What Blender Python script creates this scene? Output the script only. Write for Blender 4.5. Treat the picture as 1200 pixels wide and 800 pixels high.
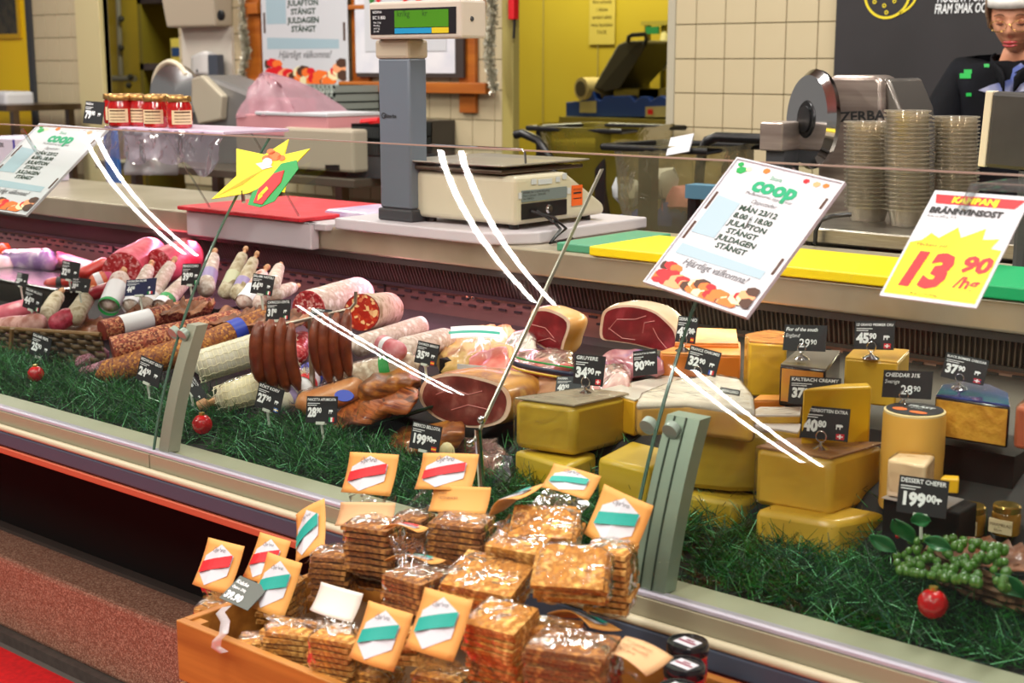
import bpy, math, random
from mathutils import Vector, Matrix, noise
for o in list(bpy.data.objects): bpy.data.objects.remove(o)
random.seed(7)
SC = bpy.context.scene
COL = SC.collection
# ------------------------------------------------------------------ camera, world, lights, exposure
FPX, H = 1667.0, 1.5
PITCH = math.atan2(325, FPX)
AL = math.atan2(2000, math.hypot(FPX, 325))
FW = Vector((-math.cos(AL)*math.cos(PITCH), math.sin(AL)*math.cos(PITCH), -math.sin(PITCH)))
RT = Vector((math.sin(AL), math.cos(AL), 0))
UP = RT.cross(FW)
cd = bpy.data.cameras.new('camera'); cam = bpy.data.objects.new('camera', cd); COL.objects.link(cam)
cd.sensor_width = 36; cd.lens = 36*FPX/1200; cd.clip_start = .05; cd.clip_end = 60
cam.matrix_world = Matrix(((RT.x, UP.x, -FW.x, 0), (RT.y, UP.y, -FW.y, 0), (RT.z, UP.z, -FW.z, H), (0, 0, 0, 1)))
cd.dof.use_dof = True; cd.dof.focus_distance = 2.75; cd.dof.aperture_fstop = 6.3
SC.camera = cam
w = bpy.data.worlds.new('world'); SC.world = w; w.use_nodes = True
w.node_tree.nodes['Background'].inputs[0].default_value = (1, .95, .88, 1)
w.node_tree.nodes['Background'].inputs[1].default_value = .22
SC.view_settings.view_transform = 'Standard'; SC.view_settings.look = 'None'
SC.view_settings.exposure = -.12; SC.view_settings.gamma = 1; SC.view_settings.use_curve_mapping = False
LUM = []
def area(name, loc, rot, sx, sy, watt, col):
    l = bpy.data.lights.new(name, 'AREA'); l.shape = 'RECTANGLE'; l.size = sx; l.size_y = sy; l.energy = watt; l.color = col
    o = bpy.data.objects.new(name, l); COL.objects.link(o); o.location = loc; o.rotation_euler = rot
    return o
CEIL = 3.3
# shop luminaires hang below the ceiling in rows parallel to the counter
for y, xs in ((-1.2, (-5.2, -3.0, -.8, 1.4)), (.9, (-5.6, -3.4, -1.2, 1.0)), (3.55, (-7.2, -5.0, -2.8, -.8))):
    for x in xs:
        for dx in (-.05, .05): area('ceiling_lamp_light', (x+dx, y, 3.07), (0, 0, 0), .026, 1.5, 27, (1, .96, .88))
        LUM.append((x, y))
area('yellow_room_light', (-5.2, 6.6, 3.0), (0, 0, 0), 1.4, .5, 60, (1, .93, .62))
area('yellow_room_light', (-8.6, 6.3, 3.0), (0, 0, 0), 1.4, .5, 60, (1, .93, .62))
# lamps under the front lip of the counter ledge (pink for the meat, warm white for the cheese)
area('meat_lamp_light', (-3.35, 2.40, 1.022), (math.radians(-12), 0, 0), 2.9, .025, 9, (1, .40, .62))
area('cheese_lamp_light', (-.75, 2.40, 1.022), (math.radians(-12), 0, 0), 2.1, .025, 5, (1, .86, .62))

# ------------------------------------------------------------------ unprojection of the reference frame onto real planes
def ray(px, py):
    return FW + RT*((px-600)/FPX) - UP*((py-400)/FPX)
def A(px, py, y):
    a = ray(px, py); t = y/a.y; return Vector((a.x*t, y, H+a.z*t))
def Zp(px, py, z):
    a = ray(px, py); t = (z-H)/a.z; return Vector((a.x*t, a.y*t, z))
def mpp(px, py, y):
    return A(px, py, y).__sub__(Vector((0, 0, H))).dot(FW)/FPX
V = Vector
# ------------------------------------------------------------------ materials
MC = {}
def hexc(h):
    h = h.lstrip('#'); c = [int(h[i:i+2], 16)/255 for i in (0, 2, 4)]
    return tuple(x/12.92 if x <= .04045 else ((x+.055)/1.055)**2.4 for x in c)+(1,)
def M(name, c1, rough=.5, metal=0., c2=None, c3=None, scale=30, kind='noise', lo=.35, hi=.65, bump=0., bscale=None, spec=.5, emit=0, coat=0, stretch=(1, 1, 1), detail=4, sss=0):
    if name in MC: return MC[name]
    m = bpy.data.materials.new(name); MC[name] = m; m.use_nodes = True
    nt = m.node_tree; N = nt.nodes; L = nt.links; b = N['Principled BSDF']
    b.inputs['Base Color'].default_value = hexc(c1); b.inputs['Roughness'].default_value = rough
    b.inputs['Metallic'].default_value = metal; b.inputs['Specular IOR Level'].default_value = spec
    b.inputs['Coat Weight'].default_value = coat; b.inputs['Coat Roughness'].default_value = .08
    if emit: b.inputs['Emission Color'].default_value = hexc(c1); b.inputs['Emission Strength'].default_value = emit
    if c2 or bump:
        tc = N.new('ShaderNodeTexCoord'); mp = N.new('ShaderNodeMapping'); L.new(tc.outputs['Object'], mp.inputs[0]); mp.inputs['Scale'].default_value = stretch
        def tex(k, s):
            if k == 'noise':
                t = N.new('ShaderNodeTexNoise'); t.inputs['Scale'].default_value = s; t.inputs['Detail'].default_value = detail; out = t.outputs['Fac']
            elif k == 'cell':
                t = N.new('ShaderNodeTexVoronoi'); t.inputs['Scale'].default_value = s; out = t.outputs['Distance']
            elif k == 'edge':
                t = N.new('ShaderNodeTexVoronoi'); t.feature = 'DISTANCE_TO_EDGE'; t.inputs['Scale'].default_value = s; out = t.outputs['Distance']
            elif k == 'wave':
                t = N.new('ShaderNodeTexWave'); t.inputs['Scale'].default_value = s; t.inputs['Distortion'].default_value = 4; t.inputs['Detail Scale'].default_value = 2; out = t.outputs['Fac']
            elif k == 'line':
                t = N.new('ShaderNodeTexWave'); t.inputs['Scale'].default_value = s; out = t.outputs['Fac']
            elif k == 'rand':
                t = N.new('ShaderNodeTexVoronoi'); t.inputs['Scale'].default_value = s; sp = N.new('ShaderNodeSeparateColor'); L.new(t.outputs['Color'], sp.inputs[0]); L.new(mp.outputs[0], t.inputs['Vector']); return sp.outputs[0]
            L.new(mp.outputs[0], t.inputs['Vector']); return out
        src = tex(kind, scale)
        if c2:
            r = N.new('ShaderNodeValToRGB'); L.new(src, r.inputs[0]); L.new(r.outputs[0], b.inputs['Base Color'])
            e = r.color_ramp.elements; e[0].position = lo; e[0].color = hexc(c1); e[1].position = hi; e[1].color = hexc(c3 or c2)
            if c3: x = e.new((lo+hi)/2); x.color = hexc(c2)
        if bump:
            bs = tex('noise' if bscale else kind, bscale) if bscale else src
            bn = N.new('ShaderNodeBump'); bn.inputs['Strength'].default_value = min(1, bump); bn.inputs['Distance'].default_value = .004*max(1, bump)
            L.new(bs, bn.inputs['Height']); L.new(bn.outputs[0], b.inputs['Normal'])
    return m
def clear(name, tint='ffffff', refl=.06, rough=.02, bump=0, bscale=40, edge=.2, haze=0., hcol='f4f0f4'):
    """thin clear sheet: transparent body with a fresnel-weighted gloss, optionally crinkled and slightly milky"""
    if name in MC: return MC[name]
    m = bpy.data.materials.new(name); MC[name] = m; m.use_nodes = True; nt = m.node_tree; N = nt.nodes; L = nt.links
    for n in list(N): N.remove(n)
    out = N.new('ShaderNodeOutputMaterial'); tr = N.new('ShaderNodeBsdfTransparent'); tr.inputs[0].default_value = hexc(tint)
    gl = N.new('ShaderNodeBsdfGlossy'); gl.inputs['Roughness'].default_value = rough
    lw = N.new('ShaderNodeLayerWeight'); lw.inputs['Blend'].default_value = edge
    mm = N.new('ShaderNodeMath'); mm.operation = 'MULTIPLY_ADD'; mm.inputs[1].default_value = .75; mm.inputs[2].default_value = refl*.5; mm.use_clamp = True
    L.new(lw.outputs['Fresnel'], mm.inputs[0])
    mx = N.new('ShaderNodeMixShader'); L.new(mm.outputs[0], mx.inputs[0]); L.new(tr.outputs[0], mx.inputs[1]); L.new(gl.outputs[0], mx.inputs[2])
    last = mx
    if haze:
        df = N.new('ShaderNodeBsdfDiffuse'); df.inputs[0].default_value = hexc(hcol)
        m2 = N.new('ShaderNodeMixShader'); m2.inputs[0].default_value = haze; L.new(mx.outputs[0], m2.inputs[1]); L.new(df.outputs[0], m2.inputs[2]); last = m2
    L.new(last.outputs[0], out.inputs[0])
    if bump:
        tc = N.new('ShaderNodeTexCoord'); t = N.new('ShaderNodeTexNoise'); t.inputs['Scale'].default_value = bscale; t.inputs['Distortion'].default_value = 1.2
        L.new(tc.outputs['Object'], t.inputs['Vector']); bn = N.new('ShaderNodeBump'); bn.inputs['Strength'].default_value = bump; bn.inputs['Distance'].default_value = .01
        L.new(t.outputs['Fac'], bn.inputs['Height']); L.new(bn.outputs[0], gl.inputs['Normal']); L.new(bn.outputs[0], lw.inputs['Normal'])
    return m
steel = M('brushed_steel', 'b9b2a8', .33, 1, c2='a29a90', scale=18, stretch=(1, 1, 30), bump=.04)
darksteel = M('dark_steel', '8d7c76', .3, 1, c2='6f605c', scale=6, bump=.03)
chrome = M('chrome', 'e8e8ea', .1, 1)
black = M('black_plastic', '141416', .35)
white = M('white_plastic', 'd4d1cf', .35)
cream = M('cream_plastic', 'd9cdb4', .4)
grey = M('grey_plastic', '8a8b8c', .45)
dkgrey = M('dark_grey_plastic', '3a3c40', .5)
slate = M('card_black', '15171b', .55)
chalk = M('card_print_white', 'e9ecee', .6)
glass = clear('counter_glass', 'f1f6f2', refl=.05, edge=.22)
gedge = M('glass_edge_green', '4a6a5a', .12, 0, spec=.9)
film = clear('cling_film', 'fffdf4', refl=.02, rough=.10, bump=.7, bscale=26, edge=.10, haze=.015)
bagm = clear('crinkled_bag', 'fdf8f0', refl=.02, rough=.10, bump=.8, bscale=30, edge=.13, haze=.01)
wood = M('crate_wood', 'b87a2e', .6, c2='8e5418', scale=5, stretch=(.35, 6, 6), kind='noise', bump=.2)
red_ = M('ink_red', 'd8131f', .5); green_ = M('ink_green', '0f9a48', .5); blue_ = M('ink_blue', '203a9c', .5)
yell = M('ink_yellow', 'f6dc10', .5); teal = M('ink_teal', '0fa08a', .5); orng = M('ink_orange', 'f0742a', .5); blk = M('ink_black', '1a1a1c', .6)
paperw = M('paper_white', 'c8c9cf', .55)
# ------------------------------------------------------------------ mesh builder
def frame_axis(d):
    d = d.normalized(); u = d.cross(V((0, 0, 1)));
    if u.length < 1e-4: u = V((1, 0, 0))
    u.normalize(); return d, u, u.cross(d).normalized()
class MB:
    def __init__(s): s.v = []; s.f = []; s.mi = []; s.m = 0
    def add(s, vs, fs):
        k = len(s.v); s.v += [V(p) for p in vs]
        for f in fs: s.f.append(tuple(i+k for i in f)); s.mi.append(s.m)
        return s
    def box(s, a, b):
        x0, y0, z0 = a; x1, y1, z1 = b
        return s.add([(x0, y0, z0), (x1, y0, z0), (x1, y1, z0), (x0, y1, z0), (x0, y0, z1), (x1, y0, z1), (x1, y1, z1), (x0, y1, z1)],
                     [(3, 2, 1, 0), (4, 5, 6, 7), (0, 1, 5, 4), (1, 2, 6, 5), (2, 3, 7, 6), (3, 0, 4, 7)])
    def hexa(s, bot, top):
        n = len(bot); return s.add(list(bot)+list(top), [tuple(range(n))[::-1], tuple(range(n, 2*n))]+[(i, (i+1) % n, n+(i+1) % n, n+i) for i in range(n)])
    def fbox(s, R, x0, y0, x1, y1, z0, z1):
        q = [(x0, y0), (x1, y0), (x1, y1), (x0, y1)]
        return s.hexa([R.p(a, b, z0) for a, b in q], [R.p(a, b, z1) for a, b in q])
    def fpoly(s, R, pts, z=.0006):
        return s.add([R.p(a, b, z) for a, b in pts], [tuple(range(len(pts)))])
    def fprism(s, R, pts, z0, z1):
        return s.hexa([R.p(a, b, z0) for a, b in pts], [R.p(a, b, z1) for a, b in pts])
    def tube(s, pts, r, seg=10, caps=True, flat=1., jit=0., js=20, seed=0):
        pts = [V(p) for p in pts]; n = len(pts); rs = r if isinstance(r, (list, tuple)) else [r]*n
        vs = []; d0, u, w_ = frame_axis(pts[1]-pts[0])
        for i, p in enumerate(pts):
            d = (pts[min(i+1, n-1)]-pts[max(i-1, 0)]).normalized()
            u = (u-d*u.dot(d)).normalized(); w_ = u.cross(d).normalized()
            for k in range(seg):
                a = 2*math.pi*k/seg; q = u*math.cos(a)+w_*math.sin(a)*flat; rr = rs[i]
                if jit: rr *= 1+jit*noise.noise((p+q*rs[i])*js+V((seed, 0, 0)))
                vs.append(p+q*rr)
        fs = [(i*seg+k, i*seg+(k+1) % seg, (i+1)*seg+(k+1) % seg, (i+1)*seg+k) for i in range(n-1) for k in range(seg)]
        if caps: fs += [tuple(range(seg))[::-1], tuple(range((n-1)*seg, n*seg))]
        return s.add(vs, fs)
    def lathe(s, o, prof, seg=24, ax=V((0, 0, 1)), sx=1., sy=1.):
        d, u, w_ = frame_axis(V(ax)); o = V(o); n = len(prof)
        if abs(d.z) > .99: u, w_ = V((1, 0, 0)), V((0, 1, 0))
        vs = [o+d*z+(u*math.cos(2*math.pi*k/seg)*sx+w_*math.sin(2*math.pi*k/seg)*sy)*max(r, 1e-4) for r, z in prof for k in range(seg)]
        fs = [(i*seg+k, i*seg+(k+1) % seg, (i+1)*seg+(k+1) % seg, (i+1)*seg+k) for i in range(n-1) for k in range(seg)]
        return s.add(vs, fs+[tuple(range(seg))[::-1], tuple(range((n-1)*seg, n*seg))])
    def ball(s, o, r, seg=12, sc=(1, 1, 1), jit=0, js=10, seed=0):
        o = V(o); vs = []; rings = seg//2
        for i in range(rings+1):
            t = math.pi*i/rings
            for k in range(seg):
                a = 2*math.pi*k/seg; q = V((math.sin(t)*math.cos(a), math.sin(t)*math.sin(a), math.cos(t)))
                rr = r*(1+jit*noise.noise(q*js+V((seed, 3, 1)))) if jit else r
                vs.append(o+V((q.x*sc[0], q.y*sc[1], q.z*sc[2]))*rr)
        return s.add(vs, [((i+1)*seg+k, (i+1)*seg+(k+1) % seg, i*seg+(k+1) % seg, i*seg+k) for i in range(rings) for k in range(seg)])
    def grid(s, fn, nu, nv):
        vs = [fn(i/nu, j/nv) for j in range(nv+1) for i in range(nu+1)]; a = nu+1
        return s.add(vs, [(j*a+i, j*a+i+1, (j+1)*a+i+1, (j+1)*a+i) for j in range(nv) for i in range(nu)])
    def text(s, R, txt, x, y, size, z=.0008, align='LEFT', bold=0., rot=0, shear=0, sx=1.):
        me = tmesh(txt, bold, align, shear); c, sn = math.cos(rot), math.sin(rot)
        return s.add([R.p(x+(p[0]*sx*c-p[1]*sn)*size, y+(p[0]*sx*sn+p[1]*c)*size, z) for p in me[0]], me[1])
    def build(s, name, mat, parent=None, smooth=False, bevel=0, bseg=2, solid=0, sub=0, kind=None, angle=40, org=None, wn=False):
        if parent is not None:
            r = parent; org = V((0, 0, 0))
            while r is not None: org = org+V(r.location); r = r.parent
        elif org is None:
            xs = [p.x for p in s.v]; ys = [p.y for p in s.v]; zs = [p.z for p in s.v]
            org = V(((min(xs)+max(xs))/2, (min(ys)+max(ys))/2, min(zs)))
        me = bpy.data.meshes.new(name); me.from_pydata([tuple(p-org) for p in s.v], [], s.f); 
        mats = mat if isinstance(mat, (list, tuple)) else [mat]
        for m in mats: me.materials.append(m)
        if len(mats) > 1: me.polygons.foreach_set('material_index', s.mi)
        me.validate(); me.update()
        if smooth:
            me.shade_smooth()
            if angle < 180: me.set_sharp_from_angle(angle=math.radians(angle))
        o = bpy.data.objects.new(name, me); COL.objects.link(o)
        if parent is not None: o.parent = parent
        else: o.location = org
        if solid: md = o.modifiers.new('solid', 'SOLIDIFY'); md.thickness = solid; md.offset = 0
        if bevel: md = o.modifiers.new('bevel', 'BEVEL'); md.width = bevel; md.segments = bseg; md.limit_method = 'ANGLE'; md.angle_limit = .6
        if sub: md = o.modifiers.new('sub', 'SUBSURF'); md.levels = sub; md.render_levels = sub
        if kind: o['kind'] = kind
        return o
TC = {}
def tmesh(txt, bold, align, shear):
    k = (txt, bold, align, shear)
    if k not in TC:
        c = bpy.data.curves.new('t', 'FONT'); c.body = txt; c.size = 1; c.offset = bold; c.align_x = align; c.shear = shear; c.resolution_u = 2
        o = bpy.data.objects.new('t', c); COL.objects.link(o)
        me = bpy.data.meshes.new_from_object(o)
        TC[k] = ([tuple(v.co) for v in me.vertices], [tuple(p.vertices) for p in me.polygons])
        bpy.data.objects.remove(o); bpy.data.curves.remove(c); bpy.data.meshes.remove(me)
    return TC[k]
class Rect:
    """a flat rectangle placed in space: lower-left, lower-right, upper-left"""
    def __init__(s, ll, lr, ul, w=None, h=None):
        s.o = V(ll); u = V(lr)-s.o; v = V(ul)-s.o; s.w = w or u.length; s.x = u.normalized()
        s.n = s.x.cross(v).normalized(); s.y = s.n.cross(s.x).normalized(); s.h = h or abs(v.dot(s.y))
    def p(s, a, b, z=0): return s.o+s.x*a+s.y*b+s.n*z
def wallrect(x0, y, z0, x1, z1): return Rect((x0, y, z0), (x1, y, z0), (x0, y, z1))
def tag(o, label=None, cat=None, group=None, kind=None):
    if label: o['label'] = label
    if cat: o['category'] = cat
    if group: o['group'] = group
    if kind: o['kind'] = kind
    return o
def thing(name, label, cat, loc, group=None):
    o = bpy.data.objects.new(name, None); COL.objects.link(o); o.location = V(loc); o.empty_display_size = .05
    return tag(o, label, cat, group)
def dup(o, off, label=None, parent=None, rotz=None):
    c = o.copy(); COL.objects.link(c)
    if parent is not None: c.parent = parent
    else:
        c.location = V(o.location)+V(off)
        if rotz is not None: c.rotation_euler.z = rotz
    if label: c['label'] = label
    for ch in list(o.children): dup(ch, (0, 0, 0), None, c)
    return c
def struct(name, mb, mat, **k):
    o = mb.build(name, mat, **k); o['kind'] = 'structure'; return o

# ================================================================== THE SETTING
YW = 5.1
mortar = M('mortar', '8f8464', .8)
tilem = M('tile_glaze', 'cabc9c', .22, c2='c0b08e', scale=1.4)
jamb = M('door_jamb_beige', 'a89a58', .5)
yellow = M('yellow_wall', 'c9b332', .55, c2='c2aa2a', scale=1.2)
yellow2 = M('yellow_door_paint', 'f4cc10', .45)
red_floor = M('red_carpet', 'd40a12', .95, c2='bc080e', scale=60, bump=.2)
terr = M('grey_vinyl_floor', '59504a', .7, c2='4b433e', scale=40)
struct('floor', MB().box((-14, 1.86, -.05), (4, 9.5, 0)), terr)
tag(MB().box((-8, -1.5, -.03), (3, 1.80, .006)).build('red_carpet', red_floor), 'bright red carpet runner on the shop floor along the counter foot', 'carpet')
struct('floor_shop', MB().box((-14, -4.5, -.08), (4, 1.86, -.03)), M('shop_floor', '6f6a64', .5))
struct('ceiling', MB().box((-14, -4.5, CEIL), (4, 9.5, CEIL+.1)), M('ceiling_paint', 'a9a49c', .8))
for n, (x, y) in enumerate(LUM):
    t = thing('ceiling_lamp', 'slim white tube lamp hanging from the shop ceiling', 'lamp', (x, y, 3.08), 'tube lamps under the ceiling')
    MB().box((x-.07, y-.78, 3.08), (x+.07, y+.78, 3.12)).build('housing', white, t)
    m = MB(); m.tube([(x, y-.6, 3.12), (x, y-.6, CEIL)], .004, 6); m.tube([(x, y+.6, 3.12), (x, y+.6, CEIL)], .004, 6); m.build('hanger', chrome, t)
def wx(px): return A(px, 75, YW).x
xs = dict(door0=wx(-60), c0=wx(43), c1=wx(96), cj=wx(124), o1=wx(212), m0=wx(212), m1=wx(590), mj=wx(603), r0=wx(792), b0=wx(983), rj=wx(783))
wb = MB()
for a, b in ((xs['c0'], xs['cj']), (xs['o1'], xs['m1']), (xs['r0'], 3.2)): wb.box((a, YW, 0), (b, YW+.035, CEIL))
wb.box((-14, YW, 2.15), (3.2, YW+.035, CEIL))
wall = struct('wall_back', wb, mortar)
TS = .1405
tme = None
def tiles(xa, xb, z0, z1, x0=None):
    global tme
    k0 = math.floor(z0/TS); z = 0
    x = x0 if x0 is not None else xa
    while x < xb-.004:
        if x < xa: w_ = x+TS-xa; x1_ = xa
        else: w_ = min(TS, xb-x); x1_ = x
        for k in range(int(k0), int(z1/TS)+1):
            zz = k*TS-.025
            full = abs(w_-TS) < 1e-6
            if full and tme:
                o = tme.copy(); COL.objects.link(o); o.parent = wall
                o.location = V((x1_, YW, zz))-V(wall.location)
            else:
                m = MB().box((.002, -.009, .002), (w_-.002, .002, TS-.002))
                o = m.build('tile', tilem, org=V((0, 0, 0)), bevel=.0012, bseg=1); o.parent = wall; o.location = V((x1_, YW, zz))-V(wall.location)
                if full: tme = o
        x += TS
tiles(xs['r0'], xs['b0']+.02, .95, 1.80, x0=wx(816)-TS)
tiles(xs['c0'], xs['c1'], .85, 1.95)
tiles(xs['o1'], xs['m1'], .95, 1.98)
struct('trim_1', MB().box((xs['c1'], YW-.03, 0), (xs['cj'], YW+.036, 2.15)), M('pale_jamb', 'cfc294', .5), bevel=.004)
struct('trim_2', MB().box((xs['m1'], YW-.012, 0), (xs['mj'], YW+.036, 2.15)), jamb, bevel=.004)
struct('trim_3', MB().box((xs['rj'], YW-.012, 0), (xs['r0'], YW+.036, 2.15)), M('grey_jamb', 'b3ac98', .5), bevel=.004)
struct('trim_4', MB().box((xs['c0']-.05, YW-.03, 0), (xs['c0'], YW+.036, 2.15)), dkgrey)
# menu board wall at the right
bw = MB().box((xs['b0'], YW-.04, .6), (3.0, YW-.011, CEIL-.02))
mboard = bw.build('menu_board', M('chalkboard', '221f21', .6, c2='292629', scale=3)); tag(mboard, 'large charcoal chalkboard wall with a yellow cheese drawing and white lettering', 'board')
def Wp(px, py, y=YW-.041): return A(px, py, y)
R = Rect(Wp(985, 90), Wp(1100, 90), Wp(985, 0), None, None)
m = MB()
def px2(R, px, py, y):
    p = A(px, py, y)-R.o; return p.dot(R.x), p.dot(R.y)
cx, cy = px2(R, 1040, -8, YW-.041)
def ring(m, R, cx, cy, rx, ry, a0, a1, t, n=24):
    for i in range(n):
        p, q = a0+(a1-a0)*i/n, a0+(a1-a0)*(i+1)/n
        m.add([R.p(cx+math.cos(v)*(rx+d), cy+math.sin(v)*(ry+d), .002) for v, d in ((p, 0), (q, 0), (q, t), (p, t))], [(0, 1, 2, 3)])
ring(m, R, cx, cy, .085, .085, math.pi*.95, math.pi*2.05, .009)
ring(m, R, cx+.012, cy+.008, .105, .085, math.pi*1.62, math.pi*2.05, .008)
for dx, dy in ((-.05, -.03), (-.01, -.045), (.03, -.03), (.0, -.07), (.05, -.01), (-.03, .02)): ring(m, R, cx+dx, cy+dy, .004, .004, 0, 6.29, .004, 8)
m.build('cheese_drawing', M('chalk_yellow', 'ecd52c', .7), mboard)
m = MB()
for t, px, py in (('MOGENT FÖR ATT FÅ', 1098, 3), ('FRAM SMAK OCH AROM', 1095, 16)):
    a, b = px2(R, px, py, YW-.041); m.text(R, t, a, b, .048, .002, bold=.02, shear=.15, sx=.56)
m.build('chalk_lettering', chalk, mboard)
# yellow rooms behind the openings
Y2 = 7.3
wy = MB().box((-14, Y2, 0), (-2.0, Y2+.1, CEIL)); wyo = struct('wall_yellow_room', wy, yellow)
struct('wall_right', MB().box((3.2, -4.5, 0), (3.3, 9.5, CEIL)), M('far_paint', '8a8478', .8))
for px in (636, 700): struct('trim_5', MB().box((A(px, 75, Y2-.004).x, Y2-.006, 0), (A(px, 75, Y2-.004).x+.006, Y2, 2.6)), jamb)
# yellow swing door at the far left
d = thing('door_1', None, None, (A(20, 75, YW+.02).x, YW+.02, 0)); d['kind'] = 'structure'; del_ = 0
dl, dr = A(-80, 75, YW+.02).x, xs['c0']-.05
dzt = 2.12
wx0, wx1 = A(-30, 75, YW).x, A(22, 75, YW).x; wz0, wz1 = A(0, 40, YW).z, 1.95
m = MB()
for a, b, c, e in ((dl, dr, 0, wz0), (dl, dr, wz1, dzt), (dl, wx0, wz0, wz1), (wx1, dr, wz0, wz1)): m.box((a, YW+.02, c), (b, YW+.06, e))
m.build('door_leaf', yellow2, d)
m = MB()
for a, b, c, e in ((wx0-.03, wx1+.03, wz0-.03, wz0), (wx0-.03, wx1+.03, wz1, wz1+.03), (wx0-.03, wx0, wz0, wz1), (wx1, wx1+.03, wz0, wz1)): m.box((a, YW+.005, c), (b, YW+.065, e))
m.build('window_frame', M('door_window_rim', 'c89f18', .5), d)
MB().box((wx0, YW+.035, wz0), (wx1, YW+.042, wz1)).build('pane', M('smoky_pane', '4a4230', .15, c2='2c2a22', scale=14), d)
# ================================================================== BACK ROOM THINGS
# pipes with valves in the left yellow room
t = thing('wall_pipe', 'steel pipe with valves running up the wall of the left yellow room', 'pipe', A(141, 140, Y2-.1))
m = MB(); m.tube([A(137, -40, Y2-.1), A(142, 88, Y2-.1)], .022, 10); m.tube([A(124, 92, Y2-.1), A(158, 92, Y2-.1)], .025, 10); m.build('pipe', grey, t, smooth=True)
for i, (px, py) in enumerate(((153, 90), (151, 100), (142, 22), (142, 56))): MB().ball(A(px, py, Y2-.13), .028, 10).build('valve', dkgrey, t, smooth=True)
for i, (py, k) in enumerate(((24, 'upper'), (57, 'lower'))):
    tag(MB().tube([A(121, py, Y2), A(121, py, Y2-.06)], .022, 10).build('wall_hook', dkgrey, smooth=True), k+' dark round knob on the wall beside the tiled column', 'hook')
# steel cabinet / shelf unit in left room
t = thing('steel_rack', 'tall greenish steel rack inside the left yellow room', 'rack', A(190, 150, Y2-.5))
olive = M('olive_steel', '7a7028', .4, .4)
x0, x1 = A(170, 75, Y2-.5).x, A(222, 75, Y2-.5).x
m = MB()
m.box((x0, Y2-.55, 0), (x0+.05, Y2-.05, 2.3)); m.box((x1-.04, Y2-.55, 0), (x1, Y2-.05, 2.3)); m.build('upright', olive, t)
for py in (4, 82, 125):
    z = A(190, py, Y2-.5).z; MB().box((x0, Y2-.55, z), (x1, Y2-.05, z+.05)).build('shelf', darksteel, t)
R = Rect(A(201, 75, Y2-.57), A(216, 75, Y2-.57), A(201, 45, Y2-.57))
t = thing('notice_sheet', 'pale sheet with a blue band hanging on the steel rack', 'notice', R.o)
MB().fbox(R, 0, 0, R.w, R.h, -.003, 0).build('sheet', M('pale_yellow_paper', 'c9bd62', .6), t)
MB().fbox(R, .01, R.h*.3, R.w-.005, R.h*.65, 0, .002).build('blue_band', M('band_blue', '1c3f86', .5), t)
# worktable seen left edge
tag(MB().box((A(-60, 130, 4.7).x, 4.5, A(0, 128, 4.7).z), (A(44, 130, 4.7).x, 5.0, A(0, 125, 4.7).z+.02)).build('side_worktop', darksteel), 'dull steel worktop beneath the yellow swing door', 'worktop')
m = MB(); zt = A(0, 128, 4.7).z
sw = thing('worktop_stand', 'steel stand carrying the worktop by the yellow door', 'stand', (A(10, 130, 4.7).x, 4.75, 0))
for px in (-50, 40):
    x = A(px, 130, 4.7).x; MB().box((x-.02, 4.55, 0), (x+.02, 4.59, zt)).build('leg', darksteel, sw); MB().box((x-.02, 4.92, 0), (x+.02, 4.96, zt)).build('leg', darksteel, sw)
a = A(0, 123, 4.75); tag(MB().box((a.x-.1, 4.65, zt+.02), (A(24, 120, 4.75).x, 4.85, A(10, 107, 4.75).z)).build('paper_bundle', paperw, bevel=.02), 'low white paper bundle on the worktop below the yellow door', 'bundle')
# towel dispenser, soap dispenser
YD = YW-.01
p0, p1 = A(213, 33, YD), A(276, 33, YD)
t = thing('towel_dispenser', 'beige paper dispenser with a round black window on the tiles', 'dispenser', (p0.x+.1, YD, p0.z))
m = MB(); zt2 = A(240, -35, YD).z
m.hexa([(p0.x+.02, YD-.12, p0.z), (p1.x-.02, YD-.12, p0.z), (p1.x-.02, YD, p0.z), (p0.x+.02, YD, p0.z)], [(p0.x, YD-.16, zt2), (p1.x, YD-.16, zt2), (p1.x, YD, zt2), (p0.x, YD, zt2)])
m.build('body', M('dispenser_beige', 'b5a894', .4), t, bevel=.012)
c = A(260, 18, YD-.15); m = MB().lathe(c, [(0, 0), (.028, 0), (.028, .01), (.02, .014), (0, .014)], 20, ax=V((0, -1, 0))); m.build('round_window', black, t, smooth=True)
R = Rect(A(218, 88, YD), A(276, 88, YD), A(218, 33, YD)); tag(MB().fbox(R, 0, 0, R.w, R.h, 0, .02).build('wall_panel', M('pale_panel', 'cfc7bb', .5)), 'pale wall plate behind the white soap dispenser', 'panel')
t = thing('soap_dispenser', 'small white soap dispenser with a grey side under the beige dispenser', 'dispenser', A(240, 88, YD-.05))
m = MB(); m.grid(lambda u, v: A(225+30*u, 88-28*v*(.55+.45*math.sin(math.pi*(.15+.6*u))), YD-.03-.07*math.sin(math.pi*u)), 8, 6); m.build('shell', white, t, smooth=True, solid=.012)
R = Rect(A(244, 92, YD-.1), A(255, 92, YD-.1), A(244, 64, YD-.1)); MB().fbox(R, 0, 0, R.w, R.h, -.05, 0).build('tank', M('tank_grey', '454a55', .4), t, bevel=.006)
MB().ball(A(231, 83, YD-.09), .008, 10).build('tap', dkgrey, t, smooth=True)
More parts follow.
